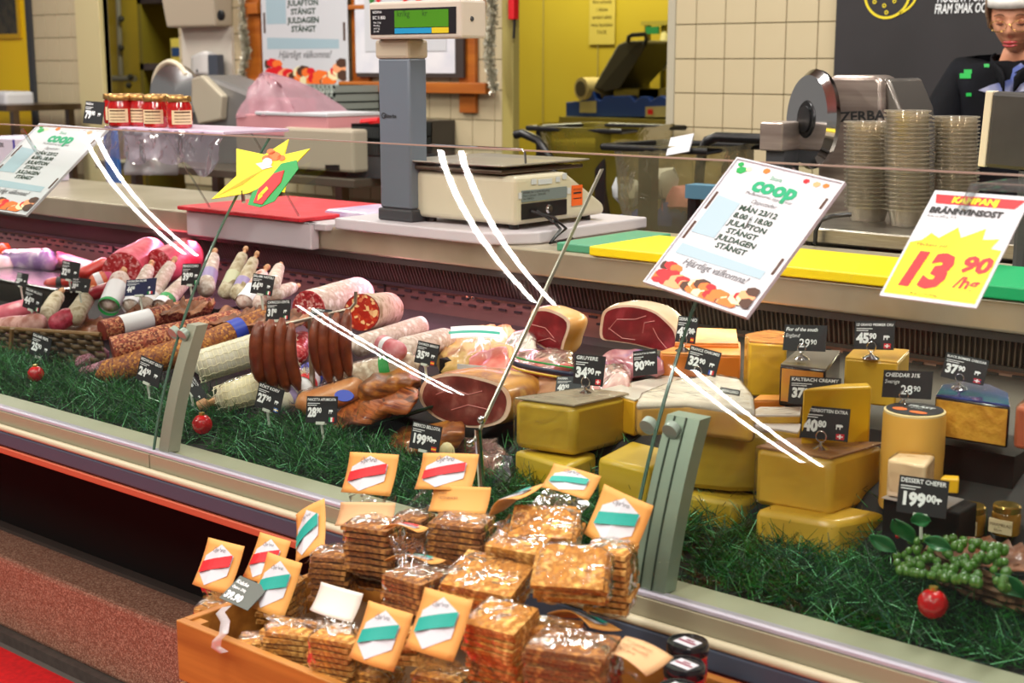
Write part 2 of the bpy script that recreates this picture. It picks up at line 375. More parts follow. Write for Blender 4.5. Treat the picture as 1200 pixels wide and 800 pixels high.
# tinsel garlands
def tinsel(pts, lab, r=.03, n=2200):
    m = MB(); L = len(pts)-1
    for i in range(n):
        t_ = random.random()*L; k = int(t_); p = pts[k].lerp(pts[k+1], t_-k)
        d = V((random.uniform(-1, 1), random.uniform(-1, .3), random.uniform(-1, 1))).normalized(); q = p+d*r*random.uniform(.6, 1.2); s_ = d.cross(V((random.random(), random.random(), random.random()))).normalized()*.0035
        m.add([p-s_, p+s_, q+s_, q-s_], [(0, 1, 2, 3)])
    m.tube(pts, .004, 5); tag(m.build('tinsel_garland', M('tinsel_silver', 'e0dccc', .4, .7)), lab, 'garland')
tinsel([A(285, -20, YD-.05), A(286, 35, YD-.06), A(290, 62, YD-.06), A(283, 94, YD-.06)], 'silver tinsel hanging beside the beige paper dispenser')
tinsel([A(577, -20, YD-.09), A(578, 20, YD-.09), A(573, 62, YD-.09), A(580, 105, YD-.09)], 'silver tinsel hanging at the right end of the wooden wall rack')
# wooden rack on wall
rackwood = M('rack_wood', 'b8691c', .5, c2='9a4f10', scale=4, stretch=(.5, 4, 4))
t = thing('wooden_rack', 'orange-brown wooden wall rack holding posters above the tiles', 'rack', A(500, 135, YD))
def bar(pxa, pya, pxb, pyb, yy, th, name='rail', mat=rackwood, tt=None):
    p, q = A(pxa, pya, yy), A(pxb, pyb, yy)
    MB().box((p.x, yy-th, q.z), (q.x, yy, p.z)).build(name, mat, tt or t, bevel=.004)
for xa, xb in ((292, 306), (418, 434), (542, 560)): bar(xa, 132 if xa > 300 else 105, xb, -30, YD-.001, .025, 'post')
bar(290, 17, 306, 3, YD-.026, .03); bar(405, 107, 577, 97, YD-.026, .05); bar(405, 12, 570, 0, YD-.026, .03); bar(292, 105, 306, 92, YD-.026, .03)
# notice / posters
def coop_print(R, t, big=False):
    """printed opening-hours sheet: green logo, two columns of black capitals, food strip along the foot"""
    W_, Hh = R.w, R.h
    t0 = t; t = MB().fbox(R, 0, 0, W_, Hh, -.002, 0).build('sheet', paperw, t0)
    m = MB(); m.m = 0; m.fpoly(R, [(W_*.06, Hh*.42), (W_*.30, Hh*.42), (W_*.30, Hh*.70), (W_*.06, Hh*.72)]); m.fpoly(R, [(W_*.06, Hh*.25), (W_*.9, Hh*.25), (W_*.9, Hh*.31), (W_*.06, Hh*.33)]); m.build('pale_wash', M('wash_blue', '9db4c0', .6), t)
    m = MB(); m.text(R, 'coop', W_*.5, Hh*.81, Hh*.15, align='CENTER', bold=.05, sx=1.15); m.text(R, 'Stora', W_*.45, Hh*.91, Hh*.045, align='CENTER', sx=1.); m.build('logo', M('logo_green', '0a9a6a', .5), t)
    m = MB(); m.text(R, 'Medlemskortet öppnar mer', W_*.5, Hh*.775, Hh*.034, align='CENTER'); m.text(R, 'Öppettider:', W_*.5, Hh*.72, Hh*.045, align='CENTER', shear=.3)
    m.text(R, 'Hjärtligt välkomna!', W_*.5, Hh*.19, Hh*.07, align='CENTER', shear=.3, bold=.01); m.build('small_print', M('print_grey', '6a6a6e', .6), t)
    m = MB()
    for i, s_ in enumerate(('MÅN 23/12', '8.00 - 18.00', 'JULAFTON', 'STÄNGT', 'JULDAGEN', 'STÄNGT')): m.text(R, s_, W_*.5, Hh*(.655-.058*i), Hh*.054, align='CENTER', bold=.035, sx=1.2)
    m.build('lettering', M('print_darkgreen', '173a28', .6), t)
    m = MB()
    cols = [orng, red_, M('ink_brown', '4a2c1c', .6), green_, M('ink_peach', 'f0a070', .6), M('ink_cream', 'e8dcae', .6)]
    rr = random.Random(3)
    for i in range(46):
        x = W_*(.03+.94*i/45); y = Hh*(.03+.08*rr.random()*(1.6 if x > W_*.8 or x < W_*.2 else .9)); r_ = W_*rr.uniform(.035, .07); m.m = rr.choice((0, 1, 0, 4, 2, 5, 1))
        m.fpoly(R, [(min(W_*.975, max(W_*.02, x+r_*1.3*math.cos(a*.9))), max(Hh*.015, y+r_*.7*math.sin(a*.9))) for a in range(7)], .0007+i*.00004)
    for x, y, r_, c_ in ((.1, .93, .05, 3), (.16, .95, .03, 5), (.32, .965, .035, 0), (.7, .96, .03, 1), (.8, .955, .035, 4), (.88, .96, .03, 0), (.06, .97, .03, 3)):
        m.m = c_; m.fpoly(R, [(W_*(x+r_*math.cos(a)), Hh*(y+r_*.6*math.sin(a))) for a in range(6)])
    m.m = 2
    for y0, y1, xx in ((.36, .50, .035), (.60, .74, .035), (.80, .88, .96), (.30, .42, .96)): m.fpoly(R, [(W_*(xx-.012), Hh*y0), (W_*(xx+.012), Hh*y0), (W_*(xx+.012), Hh*y1), (W_*(xx-.012), Hh*y1)])
    m.build('food_print', cols, t)
R = Rect(A(309, 100, YD-.06), A(409, 112, YD-.06), A(309, -72, YD-.06)); R = Rect(R.o, R.o+V((R.w, 0, 0)), R.o+V((0, 0, 1)), None, R.h)
t = thing('opening_hours_poster', 'large grey-white opening hours poster hanging on the wooden rack', 'poster', R.o); coop_print(R, t)
R = Rect(A(418, 90, YD-.05), A(543, 96, YD-.05), A(418, -60, YD-.05)); R = Rect(R.o, R.o+V((R.w, 0, 0)), R.o+V((0, 0, 1)), None, R.h)
t = thing('framed_picture', 'dark framed white print with red flowers behind the scale display', 'picture', R.o)
MB().fbox(R, 0, 0, R.w, R.h, -.015, 0).build('frame_board', M('picture_dark', '3a2f2c', .5), t)
MB().fbox(R, .0, .02, R.w*.93, R.h*.97, 0, .004).build('sheet', M('picture_white', 'cfd0dc', .5, c2='e4e2e8', scale=6), t)
R2 = Rect(R.p(R.w*.1, R.h*.2, .008), R.p(R.w*.86, R.h*.2, .008), R.p(R.w*.1, R.h*.9, .008)); MB().fbox(R2, 0, 0, R2.w, R2.h, -.003, 0).build('inner_card', paperw, t)
m = MB(); rr = random.Random(5)
for i in range(50):
    m.m = 0 if i % 3 else 1; x, y = (rr.uniform(.1, .7), rr.uniform(.55, .98)) if i < 36 else (rr.uniform(.35, .6), rr.uniform(.25, .45)); r_ = .02 if i < 36 else .008
    m.m = m.m if i < 36 else 1; m.fpoly(R2, [(x*R2.w+r_*math.cos(a), y*R2.h+r_*math.sin(a)) for a in range(6)], .001+i*.0001)
m.build('flower_print', [red_, M('leaf_print', '2f7a2c', .6)], t)
# ---- prep table behind the counter on the left
YT = 3.95
zt = A(260, 199, YT).z
t = thing('prep_table', 'long brown-edged steel prep table standing behind the counter ledge', 'table', (A(250, 200, YT).x, YT, 0))
xa, xb = A(112, 205, YT).x, A(414, 205, YT).x
MB().box((xa, YT, zt-.035), (xb, YT+.65, zt)).build('table_top', M('table_edge', '6f655a', .4, .6), t, bevel=.004)
for px in (150, 245, 312, 390):
    x = A(px, 210, YT).x; MB().box((x-.02, YT+.03, 0), (x+.02, YT+.07, zt-.035)).build('leg', darksteel, t)
MB().box((xa+.05, YT+.55, .3), (xb-.05, YT+.6, .34)).build('stretcher', darksteel, t)
# blue plastic sheet hanging
R = Rect(A(130, 226, YT-.05), A(145, 226, YT-.05), A(129, 152, YT-.05))
tag(MB().fbox(R, 0, 0, R.w, R.h, 0, .02).build('blue_sack', M('sack_blue', '1464b4', .4, bump=.5, bscale=30, c2='0f4f96'), bevel=.006), 'blue plastic sack hanging off the prep table end', 'sack')
# meat slicer at rear on table
def slicer_back():
    y = YT+.25; t = thing('meat_slicer', 'grey meat slicer on the prep table behind the jam jars', 'slicer', A(240, 196, y))
    m = MB(); P = lambda px, py, yy=y: A(px, py, yy)
    body = M('slicer_grey', '8b8988', .35, .5)
    R = Rect(P(185, 197), P(300, 197), P(185, 90)); s_ = mpp(240, 150, y)
    def pl(l): return [px2(R, a, b, y) for a, b in l]
    m.fprism(R, pl([(212, 196), (292, 196), (300, 112), (262, 96), (240, 88), (206, 92), (200, 110), (212, 140)]), -.22, 0); m.build('housing', body, t, bevel=.02)
    m = MB(); m.fprism(R, pl([(232, 92), (244, 88), (268, 112), (266, 140), (240, 145), (232, 120)]), 0, .04); m.build('side_cover', M('slicer_beige', 'b9b09c', .4, .2), t, bevel=.008)
    m = MB(); c = P(207, 108, y-.06); m.lathe(c, [(0, 0), (.125, .004), (.13, .012), (0, .02)], 32, ax=V((.5, -1, .1))); m.build('blade', chrome, t, smooth=True)
    m = MB(); pts = [c+V((.14*math.cos(a), -.03, .14*math.sin(a))) for a in [math.pi*(.2+.75*i/14) for i in range(15)]]; m.tube(pts, .012, 8); m.build('blade_guard', cream, t, smooth=True)
slicer_back()
# cloth covered bin / white bag hanging under shelf (seen through glass)
t = thing('bag_holder', 'clear bagged waste holder behind the glass shelf of jam jars', 'bin', A(185, 205, 3.75))
m = MB(); m.grid(lambda u, v: A(146+62*u, 155+50*v, 3.8-.15*math.sin(math.pi*u))+V((0, .02*noise.noise(V((u*6, v*4, 1))), 0)), 16, 10); m.build('bag', clear('bag_film', 'f6ecf4', refl=.15, rough=.15, bump=1, bscale=18, edge=.4, haze=.35), t, smooth=True, solid=.003)
MB().tube([A(146, 155, 3.8), A(160, 156, 3.67), A(195, 156, 3.67), A(208, 155, 3.8)], .01, 8).build('rim', grey, t, smooth=True)
MB().box(tuple(A(152, 205, 3.8)-V((0, 0, A(152, 205, 3.8).z))), tuple(A(152, 205, 3.8)+V((.02, .02, -.05)))).build('stand', grey, t)
# beige electronic box on prep table (330-415)
y = YT+.02; p, q = A(333, 197, y), A(414, 197, y)
t = thing('label_printer', 'squat beige machine on the prep table right of the pink box', 'machine', p)
MB().box((p.x, y, p.z), (q.x, y+.4, A(360, 150, y).z)).build('case', M('machine_beige', 'b0a592', .45), t, bevel=.012)
R = Rect(A(382, 200, y), A(398, 200, y), A(382, 193, y)); MB().fbox(R, 0, 0, R.w, R.h, 0, .004).build('badge', black, t)
# open box + tissue bag
y2 = YT+.05; zb = A(350, 150, y).z
p, q = A(298, 151, y2), A(384, 151, y2)
t = thing('pink_box', 'flat pink carton with a white lid lying beneath the plastic bagged box', 'box', (p.x, y2, zb))
MB().box((A(277, 150, y2).x, y2, A(300, 158, y2).z), (q.x, y2+.3, A(380, 137, y2).z)).build('carton', M('carton_pink', 'c98a90', .6), t, bevel=.004)
MB().box((A(300, 150, y2).x, y2-.005, A(380, 137, y2).z), (q.x+.005, y2+.3, A(380, 133, y2).z)).build('lid', paperw, t, bevel=.003)
tag(MB().box((A(277, 158, y2).x, y2, zt), (A(336, 158, y2).x, y2+.25, A(300, 158, y2).z)).build('storage_box', M('box_greybrown', '8c8278', .5)), 'plain grey-brown box on the prep table under the pink carton', 'box')  # one even grey-brown box colour
t = thing('wrapped_box', 'pink box in a peaked clear plastic bag with pink ties', 'box', A(310, 136, y2+.1))
p, q = A(291, 134, y2+.06), A(342, 134, y2+.06)
MB().box((p.x, y2+.06, p.z), (q.x, y2+.2, A(300, 115, y2+.06).z)).build('inner_box', M('carton_mauve', 'c99aa4', .6), t, bevel=.004)
m = MB(); a = A(310, 84, y2+.12); b0 = A(276, 138, y2); b1 = A(346, 132, y2); b2 = b1+V((0, .3, 0)); b3 = b0+V((0, .3, 0)); q_ = [b0, b1, b2, b3]
for i in range(4):
    e, f = q_[i], q_[(i+1) % 4]
    m.grid(lambda u, v: (e.lerp(f, u)).lerp(a, v)+V((noise.noise(V((u*5+i, v*5, 2)))*.012, noise.noise(V((u*5+i, v*5, 9)))*.02, .03*math.sin(math.pi*v))), 10, 10)
m.build('plastic_bag', clear('pinkish_bag', 'f0d8de', refl=.1, rough=.12, bump=1, bscale=20, edge=.3, haze=.3, hcol='e4bcc8'), t, smooth=True)
# stack of grey trays and black crates
def crate_stack(name, lab, group, px0, px1, rows, y, mat, slot=True):
    for i, (pa, pb) in enumerate(rows):
        p, q = A(px0, pb, y), A(px1, pb, y); zt_ = A(px0, pa, y).z
        t = thing(name, lab[i] if isinstance(lab, list) else lab, 'tray', (p.x, y, p.z), group)
        m = MB(); w_ = .006
        m.box((p.x, y, p.z), (q.x, y+.3, p.z+.006)); m.box((p.x, y+.3-w_, p.z), (q.x, y+.3, zt_-.002)); m.box((p.x, y, p.z), (p.x+w_, y+.3, zt_-.002)); m.box((q.x-w_, y, p.z), (q.x, y+.3, zt_-.002))
        m.box((p.x, y, zt_-.014), (q.x, y+w_, zt_-.002))
        n = 12
        for k in range(n+1):
            x = p.x+(q.x-p.x-.012)*k/n; m.box((x, y, p.z), (x+.010 if slot else x+.2*(q.x-p.x)/n, y+w_, zt_-.002))
        m.build('basket', mat, t)
YS = YW-.38
crate_stack('grey_tray', ['grey slotted plastic tray, '+s_+' of the stack below the opening hours poster' for s_ in ('lowest', 'second from the bottom', 'third from the bottom', 'topmost')], 'stacked grey trays', 332, 392, [(128, 139), (119, 128), (109, 119), (99, 109)], YS, M('tray_greygreen', '9aa39c', .5))
tag(MB().box((A(300, 160, YS).x, YS-.02, A(0, 160, YS).z), (A(470, 160, YS).x, YW-.012, A(350, 139, YS).z)).build('wall_counter', M('counter_dark', '3a3530', .4)), 'dark counter block against the tiled wall carrying trays', 'counter')
crate_stack('black_crate', ['black slotted crate, '+s_+' of the pair left of the scale column' for s_ in ('lower', 'upper')], 'black crates by the scale column', 412, 446, [(162, 182), (144, 162)], YT+.1, M('crate_black', '262a2c', .45))
tag(MB().box((A(405, 182, YT+.1).x, YT+.1, zt), (A(449, 182, YT+.1).x, YT+.4, A(420, 182, YT+.1).z)).build('tray_base', dkgrey), 'dark base block under the black slotted crates', 'base')
tag(MB().tube([A(424, 143, YT+.2), A(444, 141, YT+.2)], .012, 8).build('red_packet', red_, smooth=True), 'small red packet lying on the black crates', 'packet')

# ---- yellow right room: worktable, wrapping machine, notice
YR = 6.6
zt3 = A(700, 138, YR).z
t = thing('steel_bench', 'steel bench carrying the blue wrapping machine in the yellow room', 'bench', (A(700, 140, YR).x, YR, 0))
xa, xb = A(655, 140, YR).x, A(800, 140, YR).x
MB().box((xa, YR, zt3-.04), (xb, YR+.6, zt3)).build('bench_top', M('bench_olive', 'a89c50', .35, .5), t)
for px in (740, 766, 790):
    x = A(px, 150, YR).x; MB().box((x-.02, YR+.02, 0), (x+.02, YR+.06, zt3-.04)).build('leg', darksteel, t)
MB().box((xa, YR+.05, 0), (xb, YR+.55, zt3-.06)).build('under_cabinet', M('bench_cab', '857a48', .45, .3), t)
t = thing('wrapping_machine', 'blue wrapping machine with a raised black lid on the steel bench', 'machine', (A(720, 138, YR).x, YR+.1, zt3))
bl = M('machine_blue', '1c3f8c', .4); y = YR+.06
R = Rect(A(660, 138, y), A(782, 138, y), A(660, 90, y))
def pl(l, yy=y): return [px2(R, a, b, yy) for a, b in l]
m = MB(); m.fprism(R, pl([(663, 137), (782, 137), (782, 116), (774, 112), (762, 118), (758, 113), (750, 113), (744, 119), (738, 112), (708, 113), (704, 118), (698, 116), (694, 104), (690, 106), (680, 118), (663, 120)]), -.06, 0); m.build('front_panel', bl, t, bevel=.004)
m = MB(); m.fprism(R, pl([(663, 137), (782, 137), (782, 118), (663, 120)]), -.42, -.06); m.build('chassis', bl, t)
m = MB(); m.fprism(R, pl([(680, 132), (699, 132), (699, 118), (680, 119)]), 0, .006); m.fprism(R, pl([(757, 137), (781, 137), (781, 124), (757, 125)]), 0, .006); m.build('control_plate', M('plate_yellowed', 'b8ad78', .5), t)
m = MB(); m.fprism(R, pl([(760, 134), (766, 134), (766, 128), (760, 128)]), .006, .01); m.build('red_switch', red_, t)
m = MB(); lidm = M('lid_grey', '4d4a40', .35)
m.fprism(R, pl([(692, 104), (708, 107), (758, 51), (755, 47), (731, 48), (722, 52)]), -.4, -.01); m.build('lid', lidm, t, bevel=.015)
m = MB(); m.fprism(R, pl([(703, 103), (709, 107), (726, 103), (757, 53), (753, 49), (745, 52)]), -.01, .0); m.build('lid_panel', M('lid_dark', '35322c', .4), t)
MB().tube([A(736, 50, y), A(737, 43, y), A(741, 41, y), (A(756, 40, y)), A(758, 46, y), A(755, 52, y)], .013, 8).build('lid_handle', black, t, smooth=True)
m = MB(); m.lathe(A(681, 104, y-.02), [(.0, 0), (.032, 0), (.065, .0), (.065, .4), (0, .4)], 20, ax=V((.25, 1, 0))); m.build('film_roll', M('roll_cream', 'c4b27a', .5), t, smooth=True)
m = MB(); m.lathe(A(680, 104, y-.025), [(0, 0), (.045, 0), (.045, .003), (0, .003)], 20, ax=V((.25, 1, 0))); m.build('roll_core', M('roll_core_dark', '4a3f20', .7), t)
t = thing('upright_rack', 'small steel rack with green ticket and hanging cloth by the right jamb', 'rack', (A(770, 100, YR+.5).x, YR+.5, zt3))
for px in (757, 776): x = A(px, 60, YR+.5).x; MB().box((x-.012, YR+.5, zt3), (x+.012, YR+.53, A(px, 26, YR+.5).z)).build('upright', olive, t)
p, q = A(752, 30, YR+.5), A(790, 24, YR+.5); MB().box((p.x, YR+.49, p.z), (q.x, YR+.56, q.z)).build('top_shelf', M('rack_yellow', 'b0a040', .5), t)
p, q = A(757, 40, YR+.48), A(772, 31, YR+.48); MB().box((p.x, YR+.475, p.z), (q.x, YR+.489, q.z)).build('green_ticket', M('ticket_green', '2c8a4c', .5), t)
MB().ball(A(779, 60, YR+.46), .05, 10, (.8, .4, 2.3), .3, 3).build('white_cloth', M('cloth_yellowed', 'd6cc90', .8), t, smooth=True)
for px, ln, lab in ((742, .3, 'left'), (772, .35, 'right')):
    tag(MB().box((A(px, 108, YR+.1).x-.15, YR+.12, A(px, 115, YR+.1).z), (A(px, 108, YR+.1).x+.16, YR+.4, A(px, 108-4, YR+.1).z)).build('steel_tray', M('tray_brass', '9c9458', .3, .8)), lab+' shallow steel tray resting on the blue wrapping machine', 'tray')
R = Rect(A(690, 52, Y2-.012), A(720, 52, Y2-.012), A(690, -25, Y2-.012))
t = thing('wall_notice', 'yellowed printed notice taped to the yellow wall', 'notice', R.o); MB().fbox(R, 0, 0, R.w, R.h, -.002, 0).build('sheet', M('notice_yellowed', 'd3c05a', .6), t)
m = MB()
for i, s_ in enumerate(('Tvätta', 'händerna noga', 'före arbetet', 'i disken', 'använd alltid', 'rena handskar', 'TACK')): m.text(R, s_, R.w/2, R.h*(.85-.115*i), R.h*.075, align='CENTER', bold=.02)
m.build('lettering', M('notice_ink', '6b5c1c', .7), t)
t = thing('fire_alarm', 'red wall alarm with black cable beside the yellow room opening', 'alarm', A(603, 20, YW-.02))
p, q = A(600, 23, YW-.02), A(607, -5, YW-.02); MB().box((p.x, YW-.05, p.z), (q.x, YW-.013, q.z)).build('red_case', red_, t, bevel=.004)
MB().tube([A(603, 23, YW-.03), A(602, 45, YW-.03)], .006, 6).build('cable', black, t)
# bagged trolley / bins in the middle behind the scale
def bagbin(name, lab, y, fr, bagcol, px0, px1, top, bot, dep=.35, legs=()):
    t = thing(name, lab, 'bin', (A((px0+px1)/2, bot, y).x, y, 0))
    p, q = A(px0, top, y), A(px1, top, y); z = p.z
    m = MB(); m.tube([(p.x, y, z), (q.x, y, z), (q.x, y+dep, z), (p.x, y+dep, z), (p.x, y, z)], .011, 8, caps=False); m.build('top_frame', fr, t, smooth=True)
    for px in legs:
        x = A(px, top, y).x; MB().box((x-.025, y+.02, 0), (x+.025, y+.06, z)).build('leg', fr, t)
    zb = A(px0, bot, y).z; m = MB(); c = V(((p.x+q.x)/2, y+dep/2, 0)); hw, hd = (q.x-p.x)/2, dep/2
    def f(u, v):
        a = 2*math.pi*u; k = (abs(math.cos(a))**4+abs(math.sin(a))**4)**-.25; s_ = (1.04-.22*v)*(1+.05*noise.noise(V((math.cos(a)*3, math.sin(a)*3, v*5))))
        return V((c.x+hw*k*math.cos(a)*s_, c.y+hd*k*math.sin(a)*s_, z+.012-(z-zb)*v+.015*noise.noise(V((a, 0, 0)))))
    m.grid(f, 40, 12); m.build('bag', bagcol, t, smooth=True)
    return t
bagbin('waste_stand', 'black framed waste stand with a creased clear bag behind the counter', 3.7, black, clear('bin_bag', 'd8cfae', refl=.08, rough=.15, bump=1, bscale=14, edge=.25, haze=.28, hcol='a89f7c'), 706, 828, 172, 300, legs=(752,))
t = thing('bagged_blue_waste', 'blue and white rubbish inside the clear waste bag', 'waste', A(760, 270, 3.85))
for i, (px, py, r, c) in enumerate(((745, 262, .05, blue_), (790, 255, .06, blue_), (735, 225, .05, paperw), (800, 235, .05, M('waste_pink', 'c9848c', .6)), (775, 215, .05, paperw))): MB().ball(A(px, py, 3.86), r, 10, (1.2, .8, 1), .5, 2, i).build('crumpled_wrap', c, t, smooth=True)
R = Rect(A(781, 183, 3.68), A(808, 178, 3.68), A(793, 161, 3.72)); tag(MB().fbox(R, 0, 0, R.w, R.h, 0, .004).build('paper_sheet', paperw), 'white paper sheet sticking out of the black waste stand', 'paper')
TB = bagbin('tilted_bin', 'dark trolley bin under an olive plastic bag in the room opening', 4.6, black, clear('olive_bag', 'b4a648', refl=.06, rough=.2, bump=1, bscale=10, edge=.2, haze=.4, hcol='8c7f30'), 618, 728, 150, 250, dep=.45, legs=(630, 700))
MB().box((A(632, 200, 4.7).x, 4.68, 0), (A(722, 200, 4.7).x, 4.98, A(690, 166, 4.7).z)).build('bin_body', M('bin_olive', '6f6630', .6), TB, bevel=.02)
MB().tube([A(604, 158, 4.5), A(612, 156, 4.5), A(630, 164, 4.5), A(645, 186, 4.5), A(652, 215, 4.5), A(654, 225, 4.62)], .018, 10).build('trolley_handle', black, TB, smooth=True)
t = thing('handrail', 'black bent tube rail in front of the tiled wall', 'rail', (A(860, 165, 3.9).x, 3.9, 0))
MB().tube([A(818, 235, 3.9), A(820, 200, 3.9), A(823, 176, 3.9), A(829, 165, 3.9), A(840, 160.5, 3.9), A(900, 163, 3.9), A(930, 165, 3.9)], .017, 10).build('tube', black, t, smooth=True)
x = A(818, 235, 3.9).x; MB().tube([A(818, 235, 3.9), (x, 3.9, 0)], .017, 8).build('post', black, t, smooth=True)
p = A(803, 216, 3.5); tag(MB().box((p.x, 3.5, p.z-.04), (A(848, 216, 3.5).x, 3.56, p.z)).build('blue_handle_bar', M('steel_blue_bar', '5b88a4', .4)), 'steel blue bar across the black waste frame', 'bar')
tag(MB().tube([(A(812, 216, 3.52).x, 3.53, 0), (A(812, 216, 3.52).x, 3.53, p.z-.04)], .02, 8).build('bar_post', black), 'black post holding the steel blue bar', 'post')
# ---- rear worktop on right with slicer and container stacks
YC = 3.0
zc = A(1040, 266, YC).z
t = thing('rear_worktop', 'stainless worktop behind the ledge holding the clear container stacks', 'worktop', (A(1050, 270, YC).x, YC, 0))
xa, xb = A(925, 266, YC).x, 1.2
MB().box((xa, YC-.12, zc-.035), (xb, YC+.75, zc)).build('top', steel, t, bevel=.004)
zs = A(1040, 292, YC).z; MB().box((xa, YC-.10, zs-.02), (xb, YC+.6, zs)).build('lower_shelf', M('shelf_dull', '7d7468', .4, .7), t)
MB().box((xa-.02, YC+.1, 0), (xb, YC+.7, zs-.02)).build('cabinet', M('cab_brown', '6b6154', .5), t)
for px in (938, 975, 1160): x = A(px, 280, YC).x; MB().box((x-.006, YC-.11, zs), (x+.006, YC-.09, zc-.035)).build('divider', black, t)
# containers: each clear tub in a stack is its own thing
tubm = clear('tub_clear', 'f4f0e8', refl=.10, rough=.1, edge=.3, haze=.11, hcol='fff6e4')
def tub(px, py, y, n, top, lab, lean=0.):
    base = A(px, py, y); hz = A(px, top, y).z-base.z; r = mpp(px, py, y)*26; st = (hz-.045)/max(1, n-1)
    m = MB(); m.lathe(base, [(r*.72, .0), (r*.74, .002), (r*.93, .038), (r*1.04, .040), (r*1.04, .043), (r*.92, .042), (r*.71, .004)], 20)
    for i in range(0): pass
    f = m.build('clear_tub', tubm, smooth=True, angle=50, org=base); tag(f, lab, 'tub', 'nested clear tubs in the three stacks')
    m2 = f
    od = lambda k: '%d%s' % (k, 'th' if 10 <= k % 100 <= 20 else {1: 'st', 2: 'nd', 3: 'rd'}.get(k % 10, 'th'))
    f['label'] = lab+', lowest tub'
    for i in range(1, n): dup(f, (lean*i*st*.5, .0, i*st), lab+(', topmost tub' if i == n-1 else ', %s from the top' % od(n-i)))
tub(1016, 262, YC+.1, 22, 141, 'clear plastic tub nested in the left leaning stack', -.12)
tub(1064, 266, YC+.05, 24, 128, 'clear plastic tub nested in the middle tall stack', -.14)
tub(1118, 262, YC+.15, 24, 135, 'clear plastic tub nested in the right stack beside the dark screen', -.1)
# big slicer
y = 3.45
t = thing('steel_slicer', 'polished steel slicer with round blade behind the clear tubs', 'slicer', (A(990, 250, y).x, y, zc-.035))
R = Rect(A(940, 250, y), A(1060, 250, y), A(940, 85, y))
m = MB(); m.fprism(R, [px2(R, a, b, y) for a, b in [(955, 262), (958, 190), (964, 160), (971, 130), (968, 108), (973, 88), (1026, 88), (1034, 95), (1034, 140), (1050, 262)]], -.1, 0)
slst = M('slicer_steel', 'c4b6ac', .3, .65, c2='93857e', scale=5, stretch=(.3, 1, 6))
m.build('housing', slst, t, bevel=.018, bseg=3, smooth=True)
m = MB(); m.fprism(R, [px2(R, a, b, y) for a, b in [(1030, 92), (1037, 92), (1052, 128), (1062, 262), (1034, 262), (1034, 120)]], -.22, -.02); m.build('side_guard', M('slicer_side', '86807a', .3, .7), t, bevel=.01, smooth=True)
bc = A(957, 140, y-.06); ax = V((-.56, -.83, .03)); s_ = mpp(954, 140, y)
def prof(k): return [(0, 0), (s_*56*k, 0), (s_*56*k, .012), (0, .014)]
MB().lathe(bc, [(s_*44, .0), (s_*56, .0), (s_*57, .012), (s_*50, .03), (s_*44, .03)], 48, ax=ax).build('blade_ring', chrome, t, smooth=True)
MB().lathe(bc-ax.normalized()*-.004, [(0, .0), (s_*50, .0), (s_*46, .012), (s_*24, .02), (s_*20, .03), (0, .032)], 48, ax=ax).build('blade', M('blade_dark', '3a3b3d', .25, .8), t, smooth=True)
MB().lathe(bc+ax.normalized()*.02, [(0, 0), (s_*15, 0), (s_*15, .018), (0, .02)], 32, ax=ax).build('hub', black, t, smooth=True)
p = A(903, 175, y-.1); MB().box((p.x, y-.16, p.z), (A(930, 175, y-.1).x, y-.04, A(903, 142, y-.1).z)).build('carriage', slst, t, bevel=.004)
MB().box((p.x+.01, y-.14, zc), (A(928, 175, y-.1).x, y-.06, p.z)).build('carriage_foot', dkgrey, t)
m = MB(); a, b = px2(R, 972, 143, y); m.text(R, 'BIZERBA', a, b, .035, .003, bold=.03, sx=1.2); m.build('lettering', blk, t)
# cable hoop
tag(MB().tube([A(955, 286, 2.86), A(956, 270, 2.86), A(962, 258, 2.86), A(976, 253, 2.86), A(998, 251, 2.88)], .005, 8).build('black_cable', black, smooth=True), 'thin black cable arching behind the yellow board', 'cable')
# dark screen at right edge
y = 2.75
t = thing('register_screen', 'back of a dark grey register screen at the right edge', 'screen', A(1170, 200, y))
R = Rect(A(1153, 196, y), A(1235, 204, y), A(1150, 106, y))
MB().fbox(R, 0, 0, R.w, R.h, -.035, 0).build('back_panel', M('screen_grey', '3a3633', .5, c2='302d2a', scale=12), t, bevel=.008)
MB().fbox(R, -.016, .0, 0, R.h*1.0, -.04, -.005).build('side_bezel', cream, t, bevel=.003)
p = R.p(R.w*.6, 0, -.02); MB().tube([p, V((p.x, p.y, 1.1))], .02, 10).build('stand', dkgrey, t)
# ================================================================== THE DELI COUNTER
GP = [(1.583, .715), (1.592, .757), (1.612, .83), (1.640, .91), (1.680, .998), (1.737, 1.10), (1.817, 1.225), (1.905, 1.352)]
def gy(z): t = z-.757; return 1.592+.20*t+.56*t*t
J1, J3 = -2.27, -1.138
XL, XR = -5.4, .6
C = thing('deli_counter', 'long glass fronted chilled deli counter with steel ledge and grey bumper', 'counter', (-2.0, 1.9, 0))
MB().box((XL, 1.88, 0), (XR, 2.03, .205)).build('plinth', M('terrazzo_red', 'a8745c', .75, c2='7c4e3c', c3='cca48a', scale=330, kind='rand', lo=.1, hi=.9, bump=.15), C, bevel=.012)
MB().box((XL, 2.00, 0), (XR, 2.9, .215)).build('plinth_core', M('plinth_dark', '4c423c', .8), C)
MB().box((XL, 2.03, .215), (XR, 2.06, .70)).build('kick_panel', M('kick_dark', '171615', .8, spec=.2), C)
MB().box((XL, 1.60, .665), (XR, 2.9, .70)).build('underside', M('under_dark', '3d3835', .6), C)
m = MB(); m.box((XL, 1.568, .683), (XR, 1.62, .716)); m.build('bumper_band', M('bumper_bluegrey', '3e4858', .5), C, bevel=.004)
MB().box((XL, 1.566, .666), (XR, 1.62, .680)).build('bumper_stripe', M('bumper_terracotta', 'b5573c', .5), C, bevel=.002)
